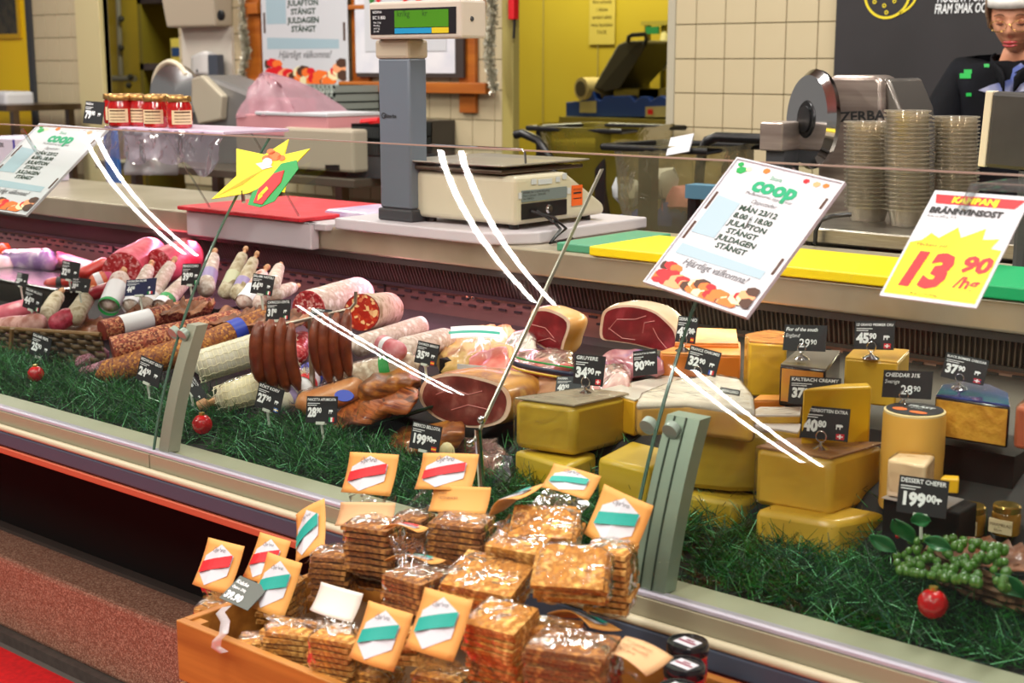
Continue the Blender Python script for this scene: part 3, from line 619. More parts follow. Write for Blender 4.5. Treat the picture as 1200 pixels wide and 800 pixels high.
MB().tube([(XL, 1.574, .722), (XR, 1.574, .722)], .0075, 10).build('bumper_bead', M('bead_cream', 'b8b094', .4), C, smooth=True)
for a, b in ((XL, J1-.002), (J1+.002, J3-.002), (J3+.002, XR)):
    MB().box((a, 1.582, .727), (b, 1.60, .754)).build('glass_foot', M('foot_beige', '908a72', .4), C)
MB().box((XL, 1.586, .7545), (XR, 1.606, .762)).build('sill_trim', M('trim_lavender', 'b6b2c0', .3, .2), C, bevel=.002)
MB().box((XL, 1.60, .70), (XR, 1.665, .758)).build('sill', M('sill_cream', 'a6a88e', .4), C)
DP = [(1.66, .745), (1.80, .760), (1.845, .77), (1.95, .855), (2.1, .915), (2.5, .945)]
DM = [(1.66, .745), (1.80, .755), (1.90, .775), (2.1, .83), (2.3, .875), (2.5, .90)]
XD = -1.62   # the meat side lies lower than the stepped cheese side
def deckz(y, x=-1):
    P_ = DP if x > XD else DM
    if y <= P_[0][0]: return P_[0][1]
    for (a, b), (c, d) in zip(P_, P_[1:]):
        if y <= c: return b+(d-b)*(y-a)/(c-a)
    return P_[-1][1]
m = MB()
for P_, xa_, xb_ in ((DM, XL, XD), (DP, XD, XR)):
    for (a, b), (c, d) in zip(P_, P_[1:]): m.add([(xa_, a, b), (xb_, a, b), (xb_, c, d), (xa_, c, d)], [(0, 1, 2, 3)])
for (a, b) in DP[1:-1]: pass
m.add([(XD, y_, z_) for y_, z_ in DM]+[(XD, y_, z_) for y_, z_ in DP[::-1]], [tuple(range(len(DM)+len(DP)))])
m.add([(XL, 1.66, .70), (XR, 1.66, .70), (XR, 1.66, .745), (XL, 1.66, .745)], [(0, 1, 2, 3)])
m.build('display_deck', M('deck_steel', '242220', .7, .1), C)
bk = M('case_back_steel', 'a88c84', .34, .8, c2='84685f', scale=3, stretch=(.7, 1, 3), bump=.03)
MB().box((XL, 2.50, .70), (XR, 2.52, 1.06)).build('back_wall', bk, C)
for x in (-3.72, -2.545, -1.435): MB().box((x, 2.496, .80), (x+.004, 2.502, .975)).build('panel_seam', black, C)
m = MB(); k = 0; x = XL
while x < XR:
    m.box((x, 2.4965, .944), (x+.022, 2.501, .949)); m.box((x+.022, 2.4965, .930), (x+.044, 2.501, .935)); x += .048
tag(m.build('vent_slot', M('slot_black', '0a0808', .8), C), kind='stuff')
m = MB(); m.hexa([(XL, 2.455, 1.03), (XR, 2.455, 1.03), (XR, 2.50, .965), (XL, 2.50, .965)], [(XL, 2.46, 1.036), (XR, 2.46, 1.036), (XR, 2.51, .972), (XL, 2.51, .972)])
m.build('grille_plate', M('grille_brown', '4f433e', .45, .7), C)
m = MB(); x = XL
while x < XR:
    m.hexa([(x, 2.450, 1.03), (x+.003, 2.450, 1.03), (x-.015, 2.494, .965), (x-.018, 2.494, .965)], [(x, 2.456, 1.03), (x+.003, 2.456, 1.03), (x-.015, 2.50, .965), (x-.018, 2.50, .965)]); x += .0105
tag(m.build('grille_rib', M('rib_brown', '83736a', .4, .7), C), kind='stuff')
MB().box((XL, 2.488, .957), (XR, 2.50, .965)).build('grille_lip', M('lip_dark', '1b1716', .5), C)
MB().box((XL, 2.41, 1.040), (XR, 2.86, 1.10)).build('ledge', M('ledge_steel', 'c4b8a4', .33, .6, c2='aea28c', scale=4, bump=.02), C, bevel=.006, bseg=3)
MB().box((XL, 2.415, 1.026), (XR, 2.46, 1.040)).build('ledge_lip', M('ledge_lip_dark', '2c2624', .5), C)
MB().box((XL, 2.55, .70), (XR, 2.84, 1.04)).build('service_cabinet', M('cabinet_dull', '6d665c', .5), C)
for a, b, n in ((-4.8, -1.95, 'meat'), (-1.8, .3, 'cheese')):
    MB().box((a, 2.462, 1.0345), (b, 2.48, 1.040)).build('lamp_strip', white, C)
for px, py in ((548, 333), (554, 334), (548, 347), (554, 348), (1075, 405), (1085, 407), (351, 302)):
    p = A(px, py, 2.495); MB().lathe(p, [(0, 0), (.006, 0), (.004, .003), (0, .003)], 10, ax=V((0, -1, 0))).build('screw', chrome, C, smooth=True)
# side walls of glass: three curved panes, green cut edges, clamp posts
for a, b in ((XL, J1-.0014), (J1+.0014, J3-.0014), (J3+.0014, XR)):
    m = MB(); m.grid(lambda u, v: (lambda t: V((a+(b-a)*u, gy(t), t)))(.728+(1.352-.728)*v), 1, 28); m.build('glass_pane', glass, C, smooth=True, angle=180)
    for x in (a, b):
        if XL+.1 < x < XR-.1:
            m = MB(); n = 24; zz = [.728+(1.352-.728)*i/n for i in range(n+1)]
            vs = [];
            for z in zz: vs += [(x-.0007, gy(z)-.0015, z), (x+.0007, gy(z)-.0015, z), (x+.0007, gy(z)+.0025, z), (x-.0007, gy(z)+.0025, z)]
            m.add(vs, [(i*4+k, i*4+(k+1) % 4, i*4+4+(k+1) % 4, i*4+4+k) for i in range(n) for k in range(4)]+[(3, 2, 1, 0), (n*4, n*4+1, n*4+2, n*4+3)]); m.build('glass_cut_edge', gedge, C)
    MB().box((a, 1.903, 1.352), (b, 1.911, 1.3545)).build('glass_top_edge', M('edge_pinkgrey', '9c8478', .2, spec=.8), C)
for J, col, w_, dd_ in ((J1, 'a9a696', .030, .028), (J3, '93a392', .056, .03)):
    m = MB(); n = 12; zz = [.76+(1.0-.76)*i/n for i in range(n+1)]
    vs = []
    for z in zz: y = gy(z)+.006; vs += [(J+.008, y, z), (J+.008+w_, y, z), (J+.008+w_, y+dd_, z), (J+.008, y+dd_, z)]
    m.add(vs, [(i*4+k, i*4+(k+1) % 4, i*4+4+(k+1) % 4, i*4+4+k) for i in range(n) for k in range(4)]+[(3, 2, 1, 0), (n*4, n*4+1, n*4+2, n*4+3)])
    m.build('glass_post', M('post_'+col, col, .4, .2), C, smooth=True, angle=30)
    if J == J3:
        for gx in (.014, .034):
            m = MB(); m.tube([(J+.008+gx, gy(z)+.005, z) for z in zz], .0016, 6); m.build('post_groove', M('groove_dark', '3c4c40', .4), C)
    for dx in (-.014, .016 if J == J1 else .026):
        z = .985; MB().lathe(V((J+dx, gy(z)+.004, z)), [(0, 0), (.0125, 0), (.0125, .012), (0, .012)], 20, ax=V((0, -1, -.45))).build('glass_clamp', M('clamp_grey', '9fb0a4', .3, .5), C, smooth=True)
# inner glass divider between meat and cheese
b0, b1 = A(553, 518, 1.665), A(703, 198, 2.0)
m = MB(); m.hexa([b0, b0+V((0, .008, -.0)), b1+V((0, .008, 0)), b1], [p+V((.003, 0, 0)) for p in (b0, b0+V((0, .008, 0)), b1+V((0, .008, 0)), b1)])
dv = thing('glass_divider', 'slanting clear glass divider edge between hams and cheeses', 'divider', b0)
m.build('polished_edge', M('edge_pale', 'a9a49a', .2, .3), dv)
m = MB(); m.tube([b0+V((.0025, .012, .02)), V((b0.x, b0.y+.03, deckz(b0.y, b0.x)))], .006, 8); m.build('foot_rod', chrome, dv, smooth=True)
for t_ in (0, .08): MB().ball(b0.lerp(b1, t_)+V((.002, -.006, 0)), .007, 10).build('clamp_bead', chrome, dv, smooth=True)

# ---- things standing on the ledge
def slab(name, corners, ztop, th, mat, lab, cat, bevel=.004, parent=None, **k):
    pts = [Zp(a, b, ztop) for a, b in corners]
    o = MB().hexa([p-V((0, 0, th)) for p in pts], pts).build(name, mat, parent, bevel=bevel, **k)
    return tag(o, lab, cat) if lab else o
L0 = 1.10
hdpe = M('board_white', 'ccc3ca', .45)
zr = A(350, 257, 2.37).z
x0, x1 = A(218, 250, 2.38).x, A(364, 262, 2.38).x
t = thing('board_rack', 'white chopping block hooked over the ledge beneath the red board', 'block', (x0, 2.38, L0))
MB().box((x0, 2.38, A(364, 293, 2.38).z), (x1, 2.408, zr-.008)).build('front_lip', hdpe, t, bevel=.004)
MB().box((x0, 2.38, L0+.001), (x1, 2.74, zr-.008)).build('block', hdpe, t, bevel=.004)
xr = A(442, 248, 2.62).x
MB().box((x1+.001, 2.39, zr-.026), (x1+.045, 2.74, zr-.009)).build('side_board', hdpe, t, bevel=.003)
xl, xrr = A(209, 243, 2.37).x, A(350, 257, 2.37).x
tag(MB().box((xl, 2.365, zr-.007), (xrr+.01, 2.76, zr+.004)).build('cutting_board', M('board_red', 'd4202e', .5, c2='e04050', scale=25, lo=.45, hi=.8, bump=.3, bscale=120), bevel=.003), 'scratched bright red cutting board lying on the white block', 'board')
# scale on its white board
zb = L0+.028
xa, xb = A(392, 268, 2.385).x, A(577, 292, 2.385).x
t = thing('scale_board', 'white rounded cutting board under the counter scale', 'board', (xa, 2.4, L0))
pts = [(xa, 2.385), (xb-.03, 2.385), (xb, 2.40), (xb+.06, 2.48), (xb+.06, 2.90), (xa, 2.90)]
MB().hexa([V((a, b, L0+.001)) for a, b in pts], [V((a, b, zb)) for a, b in pts]).build('board', hdpe, t, bevel=.004)
YF = 2.455
sc_ = thing('counter_scale', 'cream counter scale with steel weighing plate and orange sticker', 'scale', (A(540, 270, YF).x, YF, zb))
xa, xb = A(482, 265, YF).x, A(604, 270, YF).x; zt = A(600, 207, YF).z
z0 = zb+.012; d_ = .34
scm = M('scale_cream', 'cdc2aa', .4)
pr = [(0, z0), (d_, z0), (d_, z0+.025), (d_*.55, zt), (0, zt)]
m = MB(); m.hexa([V((xa, YF+a, b)) for a, b in pr], [V((xb, YF+a, b)) for a, b in pr]); m.build('housing', scm, sc_, bevel=.014, bseg=3)
for x in (xa+.04, xb-.03):
    for yy in (YF+.03, YF+d_-.04): MB().lathe(V((x, yy, zb+.0005)), [(.012, 0), (.012, .013)], 14).build('rubber_foot', black, sc_)
xc = [A(470, 197, YF-.01).x, A(588, 205, YF-.01).x]
m = MB(); m.box((xc[0], YF-.01, zt+.004), (xc[1], YF+d_*.86, zt+.013)); m.build('plate_base', M('plate_dark', '5b4c40', .35, .6), sc_, bevel=.003)
m = MB(); m.grid(lambda u, v: V((xc[0]-.01+(xc[1]-xc[0]+.02)*u, YF-.018+(d_*.86+.03)*v, zt+.018+.006*(1-min(1, 12*min(u, v, 1-u, 1-v))))), 24, 24)
m.build('weighing_plate', M('plate_steel', 'b7aea4', .3, .6), sc_, smooth=True, solid=.003, angle=180)
bar_ = [V((xc[0], YF-.005, zt+.055)), V((xc[1]-.03, YF-.005, zt+.055)), V((xc[1]-.02, YF-.005, zt+.05)), V((xc[1]-.017, YF-.005, zt+.02))]
MB().tube([V((p.x-.0, p.y+.10, p.z)) for p in bar_], .003, 8).build('plate_rail', chrome, sc_, smooth=True)
R = Rect((xb+.0005, YF+.02, z0), (xb+.0005, YF+d_, z0), (xb+.0005, YF+.02, zt))
m = MB(); m.fbox(R, .0, .012, .165, .048, 0, .002); m.build('socket_panel', black, sc_)
m = MB(); m.fbox(R, .0, .052, .165, .078, 0, .002); m.build('rating_plate', M('rating_grey', '8f9a9c', .35, .4), sc_)
m = MB()
for i, s_ in enumerate(('BIZERBA Max 12 kg Min 40 g e=5 g', 'Made in Germany   230V 50Hz', 'No. 10884312')): m.text(R, s_, .004, .071-.007*i, .0065, .0026)
m.build('rating_print', blk, sc_)
m = MB(); m.lathe(R.p(.098, .03, .002), [(0, 0), (.011, 0), (.009, .004), (0, .004)], 16, ax=R.n); m.build('round_socket', chrome, sc_, smooth=True)
m = MB()
for x, y, w_, h_ in ((.035, .09, .018, .012), (.06, .088, .05, .012), (.125, .09, .014, .012), (.15, .095, .014, .014), (-.01, .06, .014, .014), (.168, .06, .012, .014)): m.fbox(R, x, y, x+w_, y+h_, 0, .0015)
m.build('approval_sticker', paperw, sc_)
m = MB(); m.fbox(R, .185, .03, .225, .078, 0, .002); m.build('orange_sticker', M('sticker_orange', 'f0641e', .5), sc_)
m = MB(); m.fbox(R, .19, .058, .22, .062, .002, .0025); m.fbox(R, .19, .046, .22, .048, .002, .0025); m.text(R, 'ALCOHOL', .189, .066, .007, .0026); m.build('sticker_print', blk, sc_)
m = MB()
for k in range(2): m.tube([R.p(.03+.02*k, .03, .004), R.p(.07, .014-.01*k, .04), V((xb+.075, YF+.09-.02*k, zb+.004)), V((xb+.085, YF+.02, L0+.006)), V((xb+.07, YF+.12, L0+.006))], .0035, 8)
tag(m.build('power_cable', black, smooth=True), 'black power cable looping from the scale onto the ledge', 'cable')
# column and display
xp0, xp1 = A(446, 270, 2.43).x, A(482, 270, 2.43).x
t = thing('scale_display', 'grey display column with cream customer readout beside the scale', 'display', ((xp0+xp1)/2, 2.45, zb))
zc1 = A(460, 68, 2.43).z
MB().box((xp0-.004, 2.425, zb), (xp1+.006, 2.505, zb+.03)).build('column_foot', dkgrey, t, bevel=.005)
MB().box((xp0, 2.43, zb+.03), (xp1, 2.49, zc1)).build('column', M('column_bluegrey', '6f7884', .35, .2), t, bevel=.006, bseg=3, smooth=True)
MB().box((xp0-.005, 2.425, zc1-.002), (xp1+.002, 2.495, A(460, 46, 2.43).z)).build('column_neck', M('neck_beige', 'b8aa94', .45), t, bevel=.008)
R = Rect(A(434, 44, 2.40), A(536, 47, 2.40), A(434, 5, 2.40)); R = Rect(R.o, R.o+V((R.w, 0, 0)), R.o+V((0, 0, 1)), None, R.h)
MB().fbox(R, -.004, -.004, R.w+.012, R.h+.004, -.085, 0).build('display_case', M('display_cream', 'c9beb0', .4), t, bevel=.006)
MB().fbox(R, .003, .006, R.w-.003, R.h-.012, 0, .0015).build('display_window', M('window_black', '1f1b20', .25), t)
MB().fbox(R, R.w*.30, R.h*.28, R.w*.91, R.h*.78, .0015, .0025).build('green_screen', M('lcd_green', '3f7a10', .3, emit=.35), t)
MB().fbox(R, R.w*.30, R.h*.10, R.w*.72, R.h*.26, .0015, .0025).build('blue_strip', M('strip_blue', '1590c4', .4), t)
MB().fbox(R, R.w*.725, R.h*.10, R.w*.91, R.h*.26, .0015, .0025).build('yellow_strip', M('strip_yellow', 'd8c01c', .4), t)
m = MB(); m.text(R, 'BIZERBA', .012, R.h*.72, .008, .003); m.text(R, 'BC II 800', .012, R.h*.54, .011, .003)
for i, s_ in enumerate(('Max 12 kg', 'Min 40 g', 'e=d= 5g', '10..+40')): m.text(R, s_, .014, R.h*(.42-.09*i), .006, .003)
m.build('lettering', chalk, t)
m = MB(); m.text(R, 'kr/kg       kr', R.w*.33, R.h*.60, .02, .003); m.build('screen_digits', M('lcd_digits', '1d4a08', .5), t)
p = R.p(R.w+.0125, R.h*.5, -.035); MB().lathe(p, [(0, 0), (.006, 0), (.004, .003), (0, .003)], 10, ax=R.x).build('case_screw', dkgrey, t)
R = Rect((xp0, 2.4295, 1.2), (xp1, 2.4295, 1.2), (xp0, 2.4295, 1.3)); zz = A(460, 138, 2.43).z-1.2
m = MB(); m.text(R, 'Bizerba', .022, zz, .013, .001, bold=.02); m.text(R, 'G', .010, zz-.002, .020, .001, bold=.01); m.build('column_lettering', blk, t)
# coloured boards on the right part of the ledge
ybm = M('board_yellow', 'f2d50c', .45, bump=.15, bscale=90); gbm = M('board_green', '13a866', .45, bump=.15, bscale=90)
xg0, xy0, xy1, xg1 = A(652, 296, 2.42).x, A(690, 298, 2.40).x, A(1085, 330, 2.40).x, A(1092, 330, 2.40).x
tag(MB().box((xg0, 2.42, L0), (xy0-.006, 2.72, L0+.018)).build('cutting_board', M('board_mint', '4e9a78', .45), bevel=.003), 'small green cutting board end lying right of the scale', 'board')
tag(MB().box((xy0, 2.40, L0), (xy1, 2.66, L0+.020)).build('cutting_board', ybm, bevel=.003), 'long yellow cutting board along the steel ledge', 'board')
tag(MB().box((xg1, 2.40, L0), (xg1+.65, 2.66, L0+.024)).build('cutting_board', gbm, bevel=.003), 'bright green cutting board at the right end of the ledge', 'board')
# plastic bag left of pole on ledge
t = MB().box((A(385, 262, 2.52).x, 2.50, L0), (A(436, 262, 2.52).x, 2.7, L0+.03)); tag(t.build('film_packet', M('packet_lilac', 'b89cc8', .35, c2='d8c8e0', scale=14, bump=.6), bevel=.012), 'lilac plastic packet between the red board and the scale column', 'packet')

# ---- glass shelf with jars above the counter glass
YJ = 2.12
zsh = A(200, 151, YJ).z; xa, xb = A(122, 147, YJ).x, A(262, 152, YJ).x
t = thing('glass_shelf', 'small glass shelf wrapped in lilac tinted film holding jam jars', 'shelf', (xa, YJ, zsh))
MB().box((xa, YJ, zsh-.008), (xb, YJ+.20, zsh)).build('shelf_pane', M('shelf_film', 'cdb3d2', .2, c2='e3d4e6', scale=8), t, bevel=.002)
m = MB(); m.grid(lambda u, v: V((xa+(xb-xa)*u, YJ-.004-.02*v, zsh-.004-(.07+.08*abs(noise.noise(V((u*4, 1, 3)))))*v))+V((0, .01*noise.noise(V((u*14, v*4, 0))), 0)), 40, 6)
m.build('hanging_film', clear('shelf_wrap', 'f4ecf6', refl=.06, rough=.12, bump=.6, bscale=14, edge=.15, haze=.10, hcol='e4d4ee'), t, smooth=True)
for x in (xa+.06, xb-.06): MB().tube([V((x, YJ+.13, zsh-.008)), V((x, YJ+.29, L0))], .003, 8).build('shelf_arm', clear('acrylic', 'e8eeee', refl=.1, rough=.05, edge=.25, haze=.03), t, smooth=True)
def jam_jar(px, yy, lab):
    b = A(px, 146, yy); b.z = zsh; r = .031
    t = thing('jam_jar', lab, 'jar', b, 'red jam jars on the glass shelf')
    MB().lathe(b, [(r*.9, 0), (r, .004), (r, .052), (r*.86, .062), (r*.86, .068)], 24).build('jar_body', M('jam_red', '9c0f12', .12, c2='c41a16', scale=60, coat=.6, spec=.7), t, smooth=True, angle=60)
    MB().lathe(b+V((0, 0, .064)), [(r*.95, 0), (r*.97, .002), (r*.97, .011), (r*.9, .014), (0, .014)], 24).build('lid', M('lid_gold', 'b08850', .3, .8), t, smooth=True)
    m = MB(); a0 = random.uniform(-1.1, -.15)
    m.grid(lambda u, v: b+V(((r+.0006)*math.cos(a0-.9+1.8*u), (r+.0006)*math.sin(a0-.9+1.8*u), .010+.034*v)), 10, 1); pl_ = m.build('paper_label', M('jar_label', 'dfc9a0', .6), t)
    m = MB()
    for i in range(4): m.grid(lambda u, v: b+V(((r+.0012)*math.cos(a0-.65+1.3*u), (r+.0012)*math.sin(a0-.65+1.3*u), .015+.0075*i+(.0035 if i == 3 else .0016)*v)), 6, 1)
    m.build('label_print', M('label_brown', '5e3c24', .6), pl_)
for px, yy, lab in ((136, YJ+.10, 'hindmost'), (142, YJ+.02, 'front left'), (157, YJ+.14, 'back left'), (166, YJ+.06, 'front second'), (183, YJ+.03, 'front third'), (186, YJ+.15, 'back middle'), (203, YJ+.12, 'back right'), (211, YJ+.04, 'front right')):
    jam_jar(px, yy, 'red jam jar with gold lid, '+lab+' jar on the glass shelf')
# ================================================================== SIGNS
def solve3(a, b):
    m = Matrix(((a[0].x, a[1].x, a[2].x), (a[0].y, a[1].y, a[2].y), (a[0].z, a[1].z, a[2].z))); return m.inverted() @ b
def quad4(ll, lr, ur, ul, width):
    """rectangle of known width from its four corners in the frame (closed-form pose)"""
    r = [ray(*p) for p in (ll, lr, ur, ul)]
    s_ = solve3([r[1], -r[2], r[3]], r[0]); P0, P1, P3 = r[0], r[1]*s_[0], r[3]*s_[2]
    k = width/(P1-P0).length; o = V((0, 0, H))
    return Rect(o+P0*k, o+P1*k, o+P3*k)
def planeR(ll, lr, ul, y, lean=0., skew=0.):
    return Rect(A(*ll, y), A(*lr, y+skew), A(*ul, y+lean))
R = planeR((757, 330), (875, 371), (865, 187), 1.70, .155, -.045)
t = thing('hours_sign', 'leaning white opening hours sign in the middle clipped above the cheese glass', 'sign', R.o); coop_print(R, t)
m = MB(); e = .0025
for a, b, c, d_ in ((-e, -e, R.w+e, 0), (-e, R.h, R.w+e, R.h+e), (-e, 0, 0, R.h), (R.w, 0, R.w+e, R.h)): m.fbox(R, a, b, c, d_, -.003, .003)
m.build('sign_frame', M('frame_clear', 'cfcfd6', .2), t)
q = R.p(R.w*.5, R.h*.55, -.003); gp = V((q.x, gy(1.33), 1.345)); MB().tube([q, q+V((0, .012, .012)), gp], .005, 8).build('holder_arm', clear('acrylic', 'e8eeee', refl=.3, rough=.05, edge=.5, haze=.1), t, smooth=True)
R = planeR((-50, 238), (33, 253), (48, 147), 1.80, .17, 0)
R = Rect(A(-46, 240, 1.80), A(31, 252, 1.80), A(46, 146, 2.03))
t = thing('hours_sign', 'leaning white opening hours sign at the far left of the counter glass', 'sign', R.o); coop_print(R, t)
m = MB()
for a, b, c, d_ in ((-e, -e, R.w+e, 0), (-e, R.h, R.w+e, R.h+e), (-e, 0, 0, R.h), (R.w, 0, R.w+e, R.h)): m.fbox(R, a, b, c, d_, -.003, .003)
m.build('sign_frame', M('frame_clear', 'cfcfd6', .2), t)
q = R.p(R.w*.5, R.h*.6, -.003); MB().tube([q, V((q.x, gy(1.33), 1.345))], .005, 8).build('holder_arm', MC['acrylic'], t, smooth=True)
# campaign price sign
R = planeR((1030, 346), (1144, 361), (1089, 222), 1.68, .13, -.01)
t = thing('price_sign', 'red white and yellow campaign price sign 13.90 on the right', 'sign', R.o)
W_, Hh = R.w, R.h
MB().fbox(R, 0, 0, W_, Hh, -.002, 0).build('sheet', paperw, t, bevel=.0008)
st = [(.03, .03)]; top = [(.03, .50), (.14, .53), (.20, .60), (.30, .56), (.44, .67), (.52, .58), (.72, .68), (.74, .58), (.90, .60), (.86, .51), (.97, .50)]
m = MB(); m.fpoly(R, [(W_*a, Hh*b) for a, b in [(.03, .03), (.97, .03)]+top[::-1]], .0006); m.build('yellow_burst', M('burst_yellow', 'f8dc0a', .5), t)
m = MB(); m.fpoly(R, [(W_*a, Hh*b) for a, b in [(.08, .875), (.90, .875), (.97, .96), (.04, .96)]], .0006)
m.text(R, '13', W_*.07, Hh*.13, Hh*.40, .0012, bold=.06, shear=.12, sx=.92); m.text(R, '90', W_*.66, Hh*.29, Hh*.19, .0012, bold=.05, shear=.12, sx=1.1); m.text(R, '/hg', W_*.68, Hh*.145, Hh*.14, .0012, bold=.03, shear=.15)
m.text(R, 'Veckans ost', W_*.10, Hh*.475, Hh*.05, .0012, shear=.2); m.build('red_print', red_, t)
m = MB(); m.text(R, 'KAMPANJ', W_*.24, Hh*.889, Hh*.078, .0012, bold=.04, sx=1.05); m.build('banner_lettering', yell, t)
m = MB(); m.text(R, 'BRÄNNVINSOST', W_*.06, Hh*.785, Hh*.075, .0012, bold=.05, sx=1.); m.text(R, 'Jfr-pris 139,00/kg', W_*.3, Hh*.045, Hh*.03, .0012); m.text(R, 'Arla, ca 500 g, 31%', W_*.06, Hh*.745, Hh*.03, .0012); m.build('black_print', blk, t)
hk = thing('sign_hook', 'clear acrylic hook clamp holding the campaign price sign', 'clamp', A(1140, 200, 1.85))
ac = clear('acrylic', 'e8eeee', refl=.3, rough=.05, edge=.5, haze=.1)
q = R.p(W_*.42, Hh*.80, .004); up_ = V((q.x, q.y, q.z)); m = MB()
RH = Rect(q, q+R.x, q+R.y); m.fbox(RH, -.006, 0, .006, Hh*.26, 0, .006); m.build('front_strip', ac, hk, bevel=.002)
q2 = R.p(W_*.42, Hh*1.06, .004); m = MB(); m.box((q2.x-.007, q2.y, q2.z-.008), (q2.x+.16, 1.93, q2.z+.001)); m.build('top_clamp', ac, hk, bevel=.003)
# star card
R = Rect(A(248, 226, 1.80), A(362, 240, 1.80), A(262, 160, 1.86))
t = thing('star_card', 'yellow paper star with green and red decoration clipped on the glass joint', 'decoration', R.o)
def onR(R, px, py):
    a = ray(px, py); o = V((0, 0, H)); t_ = (R.o-o).dot(R.n)/a.dot(R.n); p = o+a*t_-R.o; return p.dot(R.x), p.dot(R.y)
def P2(l): return [onR(R, a, b) for a, b in l]
m = MB(); m.fprism(R, P2([(248, 233), (277, 206), (277, 174), (310, 181), (338, 163), (333, 181), (363, 174), (338, 200), (333, 225), (300, 222), (291, 226)]), -.002, 0); m.build('star', M('star_yellow', 'f8ea14', .5), t)
m = MB(); 
for i in range(9): m.fpoly(R, P2([(252+i*5, 231-i*3), (286+i*3, 216-i*2.2), (286+i*3, 215.5-i*2.2), (252+i*5, 230.5-i*3)]), .0006)
m.build('star_stripe', M('star_shade', 'cbb411', .5), t)
m = MB(); m.fprism(R, P2([(291, 240), (296, 226), (312, 214), (330, 192), (348, 188), (350, 198), (338, 214), (322, 236), (305, 243)]), 0, .0015); m.build('green_ribbon', green_, t)
m = MB(); m.fprism(R, P2([(298, 238), (304, 222), (322, 204), (334, 200), (330, 214), (318, 228), (308, 240)]), .0015, .003); m.build('red_ribbon', red_, t)
m = MB(); m.fpoly(R, P2([(303, 236), (309, 231), (309, 226), (304, 229)]), .0036); m.fpoly(R, P2([(306, 232), (316, 222), (314, 219), (305, 228)]), .0036); m.build('yellow_patch', yell, t)
m = MB()
for px, py, r_ in ((322, 183, 8), (313, 186, 6), (330, 185, 5), (318, 178, 5)): m.fpoly(R, P2([(px+r_*math.cos(a/10*6.283), py-r_*.7*math.sin(a/10*6.283)) for a in range(10)]), .001)
m.build('orange_blot', orng, t)
m = MB(); m.fpoly(R, P2([(314+6*math.cos(a/10*6.283), 190-5*math.sin(a/10*6.283)) for a in range(10)]), .0016); m.fpoly(R, P2([(300, 192), (314, 189), (320, 196), (308, 199)]), .0014); m.build('white_blot', paperw, t)
MB().tube([R.p(R.w*.3, R.h*.1, -.003), R.p(R.w*.35, -.01, -.004)], .004, 6).build('clip', chrome, t)
# white carton at far left behind the glass
p, q = A(-30, 205, 2.6), A(20, 205, 2.6)
t = thing('white_carton', 'white and lilac cartons standing on the ledge at the left edge', 'carton', (p.x, 2.6, L0))
zt_ = A(10, 163, 2.6).z; MB().box((p.x, 2.6, L0+.001), (q.x, 2.8, zt_)).build('carton', M('carton_lilac', 'cfc4da', .5), t, bevel=.003)
R = Rect((p.x, 2.599, L0), (q.x, 2.599, L0), (p.x, 2.599, zt_)); m = MB(); m.text(R, 'GLOVE BOX', R.w*.35, R.h*.82, .02, .001, bold=.02); m.text(R, 'MEDIUM', R.w*.35, R.h*.70, .015, .001); m.build('lettering', blk, t)
m = MB(); m.fbox(R, R.w-.012, 0, R.w, R.h, 0, .001); m.build('blue_edge', M('edge_violet', '4a3fa0', .5), t)
# ================================================================== CASE CONTENTS
def D(px, py, up=0.):
    """point on the sloping display deck seen at this place"""
    lo, hi = 1.3, 2.6
    for _ in range(30):
        y = (lo+hi)/2
        if A(px, py, y).z > deckz(y, A(px, py, y).x)+up: lo = y
        else: hi = y
    return A(px, py, y)
# ---- materials of the food
mSal = M('salami_cut', '9c1a22', .4, c2='c0343a', c3='e8b0a8', scale=190, kind='rand', lo=.3, hi=.95, coat=.3)
mSalR = M('salami_cut_red', 'b8202a', .4, c2='d84a50', c3='f0b4b4', scale=170, kind='rand', lo=.35, hi=.97, coat=.3)
mChor = M('chorizo_cut', 'a81c0a', .35, c2='cc3a14', c3='f0c088', scale=130, kind='rand', lo=.45, hi=.95, coat=.4)
mMould = M('white_mould_casing', 'd6c6bc', .8, c2='b8a294', c3='efe6e2', scale=45, bump=.5, detail=8)
mMouldY = M('grey_mould_casing', 'a8987c', .8, c2='c8bca4', c3='8c7a58', scale=40, bump=.5, detail=8)
mNat = M('natural_casing', 'c89a88', .6, c2='e2cfc8', c3='a86a58', scale=35, bump=.4, detail=6)
mPep = M('pepper_coating', '6c2c22', .7, c2='a8503a', c3='d49a6c', scale=230, kind='rand', lo=.1, hi=.95, bump=1)
mPepO = M('pepper_coating_orange', '9c5a24', .7, c2='6c3430', c3='cc8a3c', scale=220, kind='rand', lo=.15, hi=.95, bump=1)
mPepV = M('pepper_coating_violet', '6a3440', .7, c2='8c5060', c3='b08090', scale=220, kind='rand', lo=.15, hi=.95, bump=1)
mDarkSal = M('dark_salami_cut', '6c2018', .5, c2='7c2a20', scale=120)
mNet = M('netted_white_casing', 'cdc4ac', .7, c2='ded8cc', scale=50, bump=.3)
mString = M('net_string', 'e8dfc2', .8)
mKnot = M('tied_skin_knot', 'c8966c', .6)
mSaus = M('smoked_sausage_skin', '54200f', .38, c2='6c2c14', c3='8a401e', scale=25, bump=.4, bscale=60, coat=.3)
mBac = M('smoked_bacon', '50240e', .4, c2='8a4a18', c3='bc782a', scale=14, stretch=(1, 1, 5), bump=.5, bscale=40, coat=.4)
mBacL = M('bacon_layers', '6a2414', .4, c2='b0602c', c3='481a0c', scale=16, stretch=(.4, 1, 9), bump=.5, bscale=40, coat=.4)
mHamCut = M('ham_cut', '5c0e18', .35, c2='7c1820', c3='b04048', scale=22, lo=.3, hi=.75, coat=.4)
mHamFat = M('ham_fat', 'd8a888', .4, c2='ecd4c0', scale=10, coat=.3)
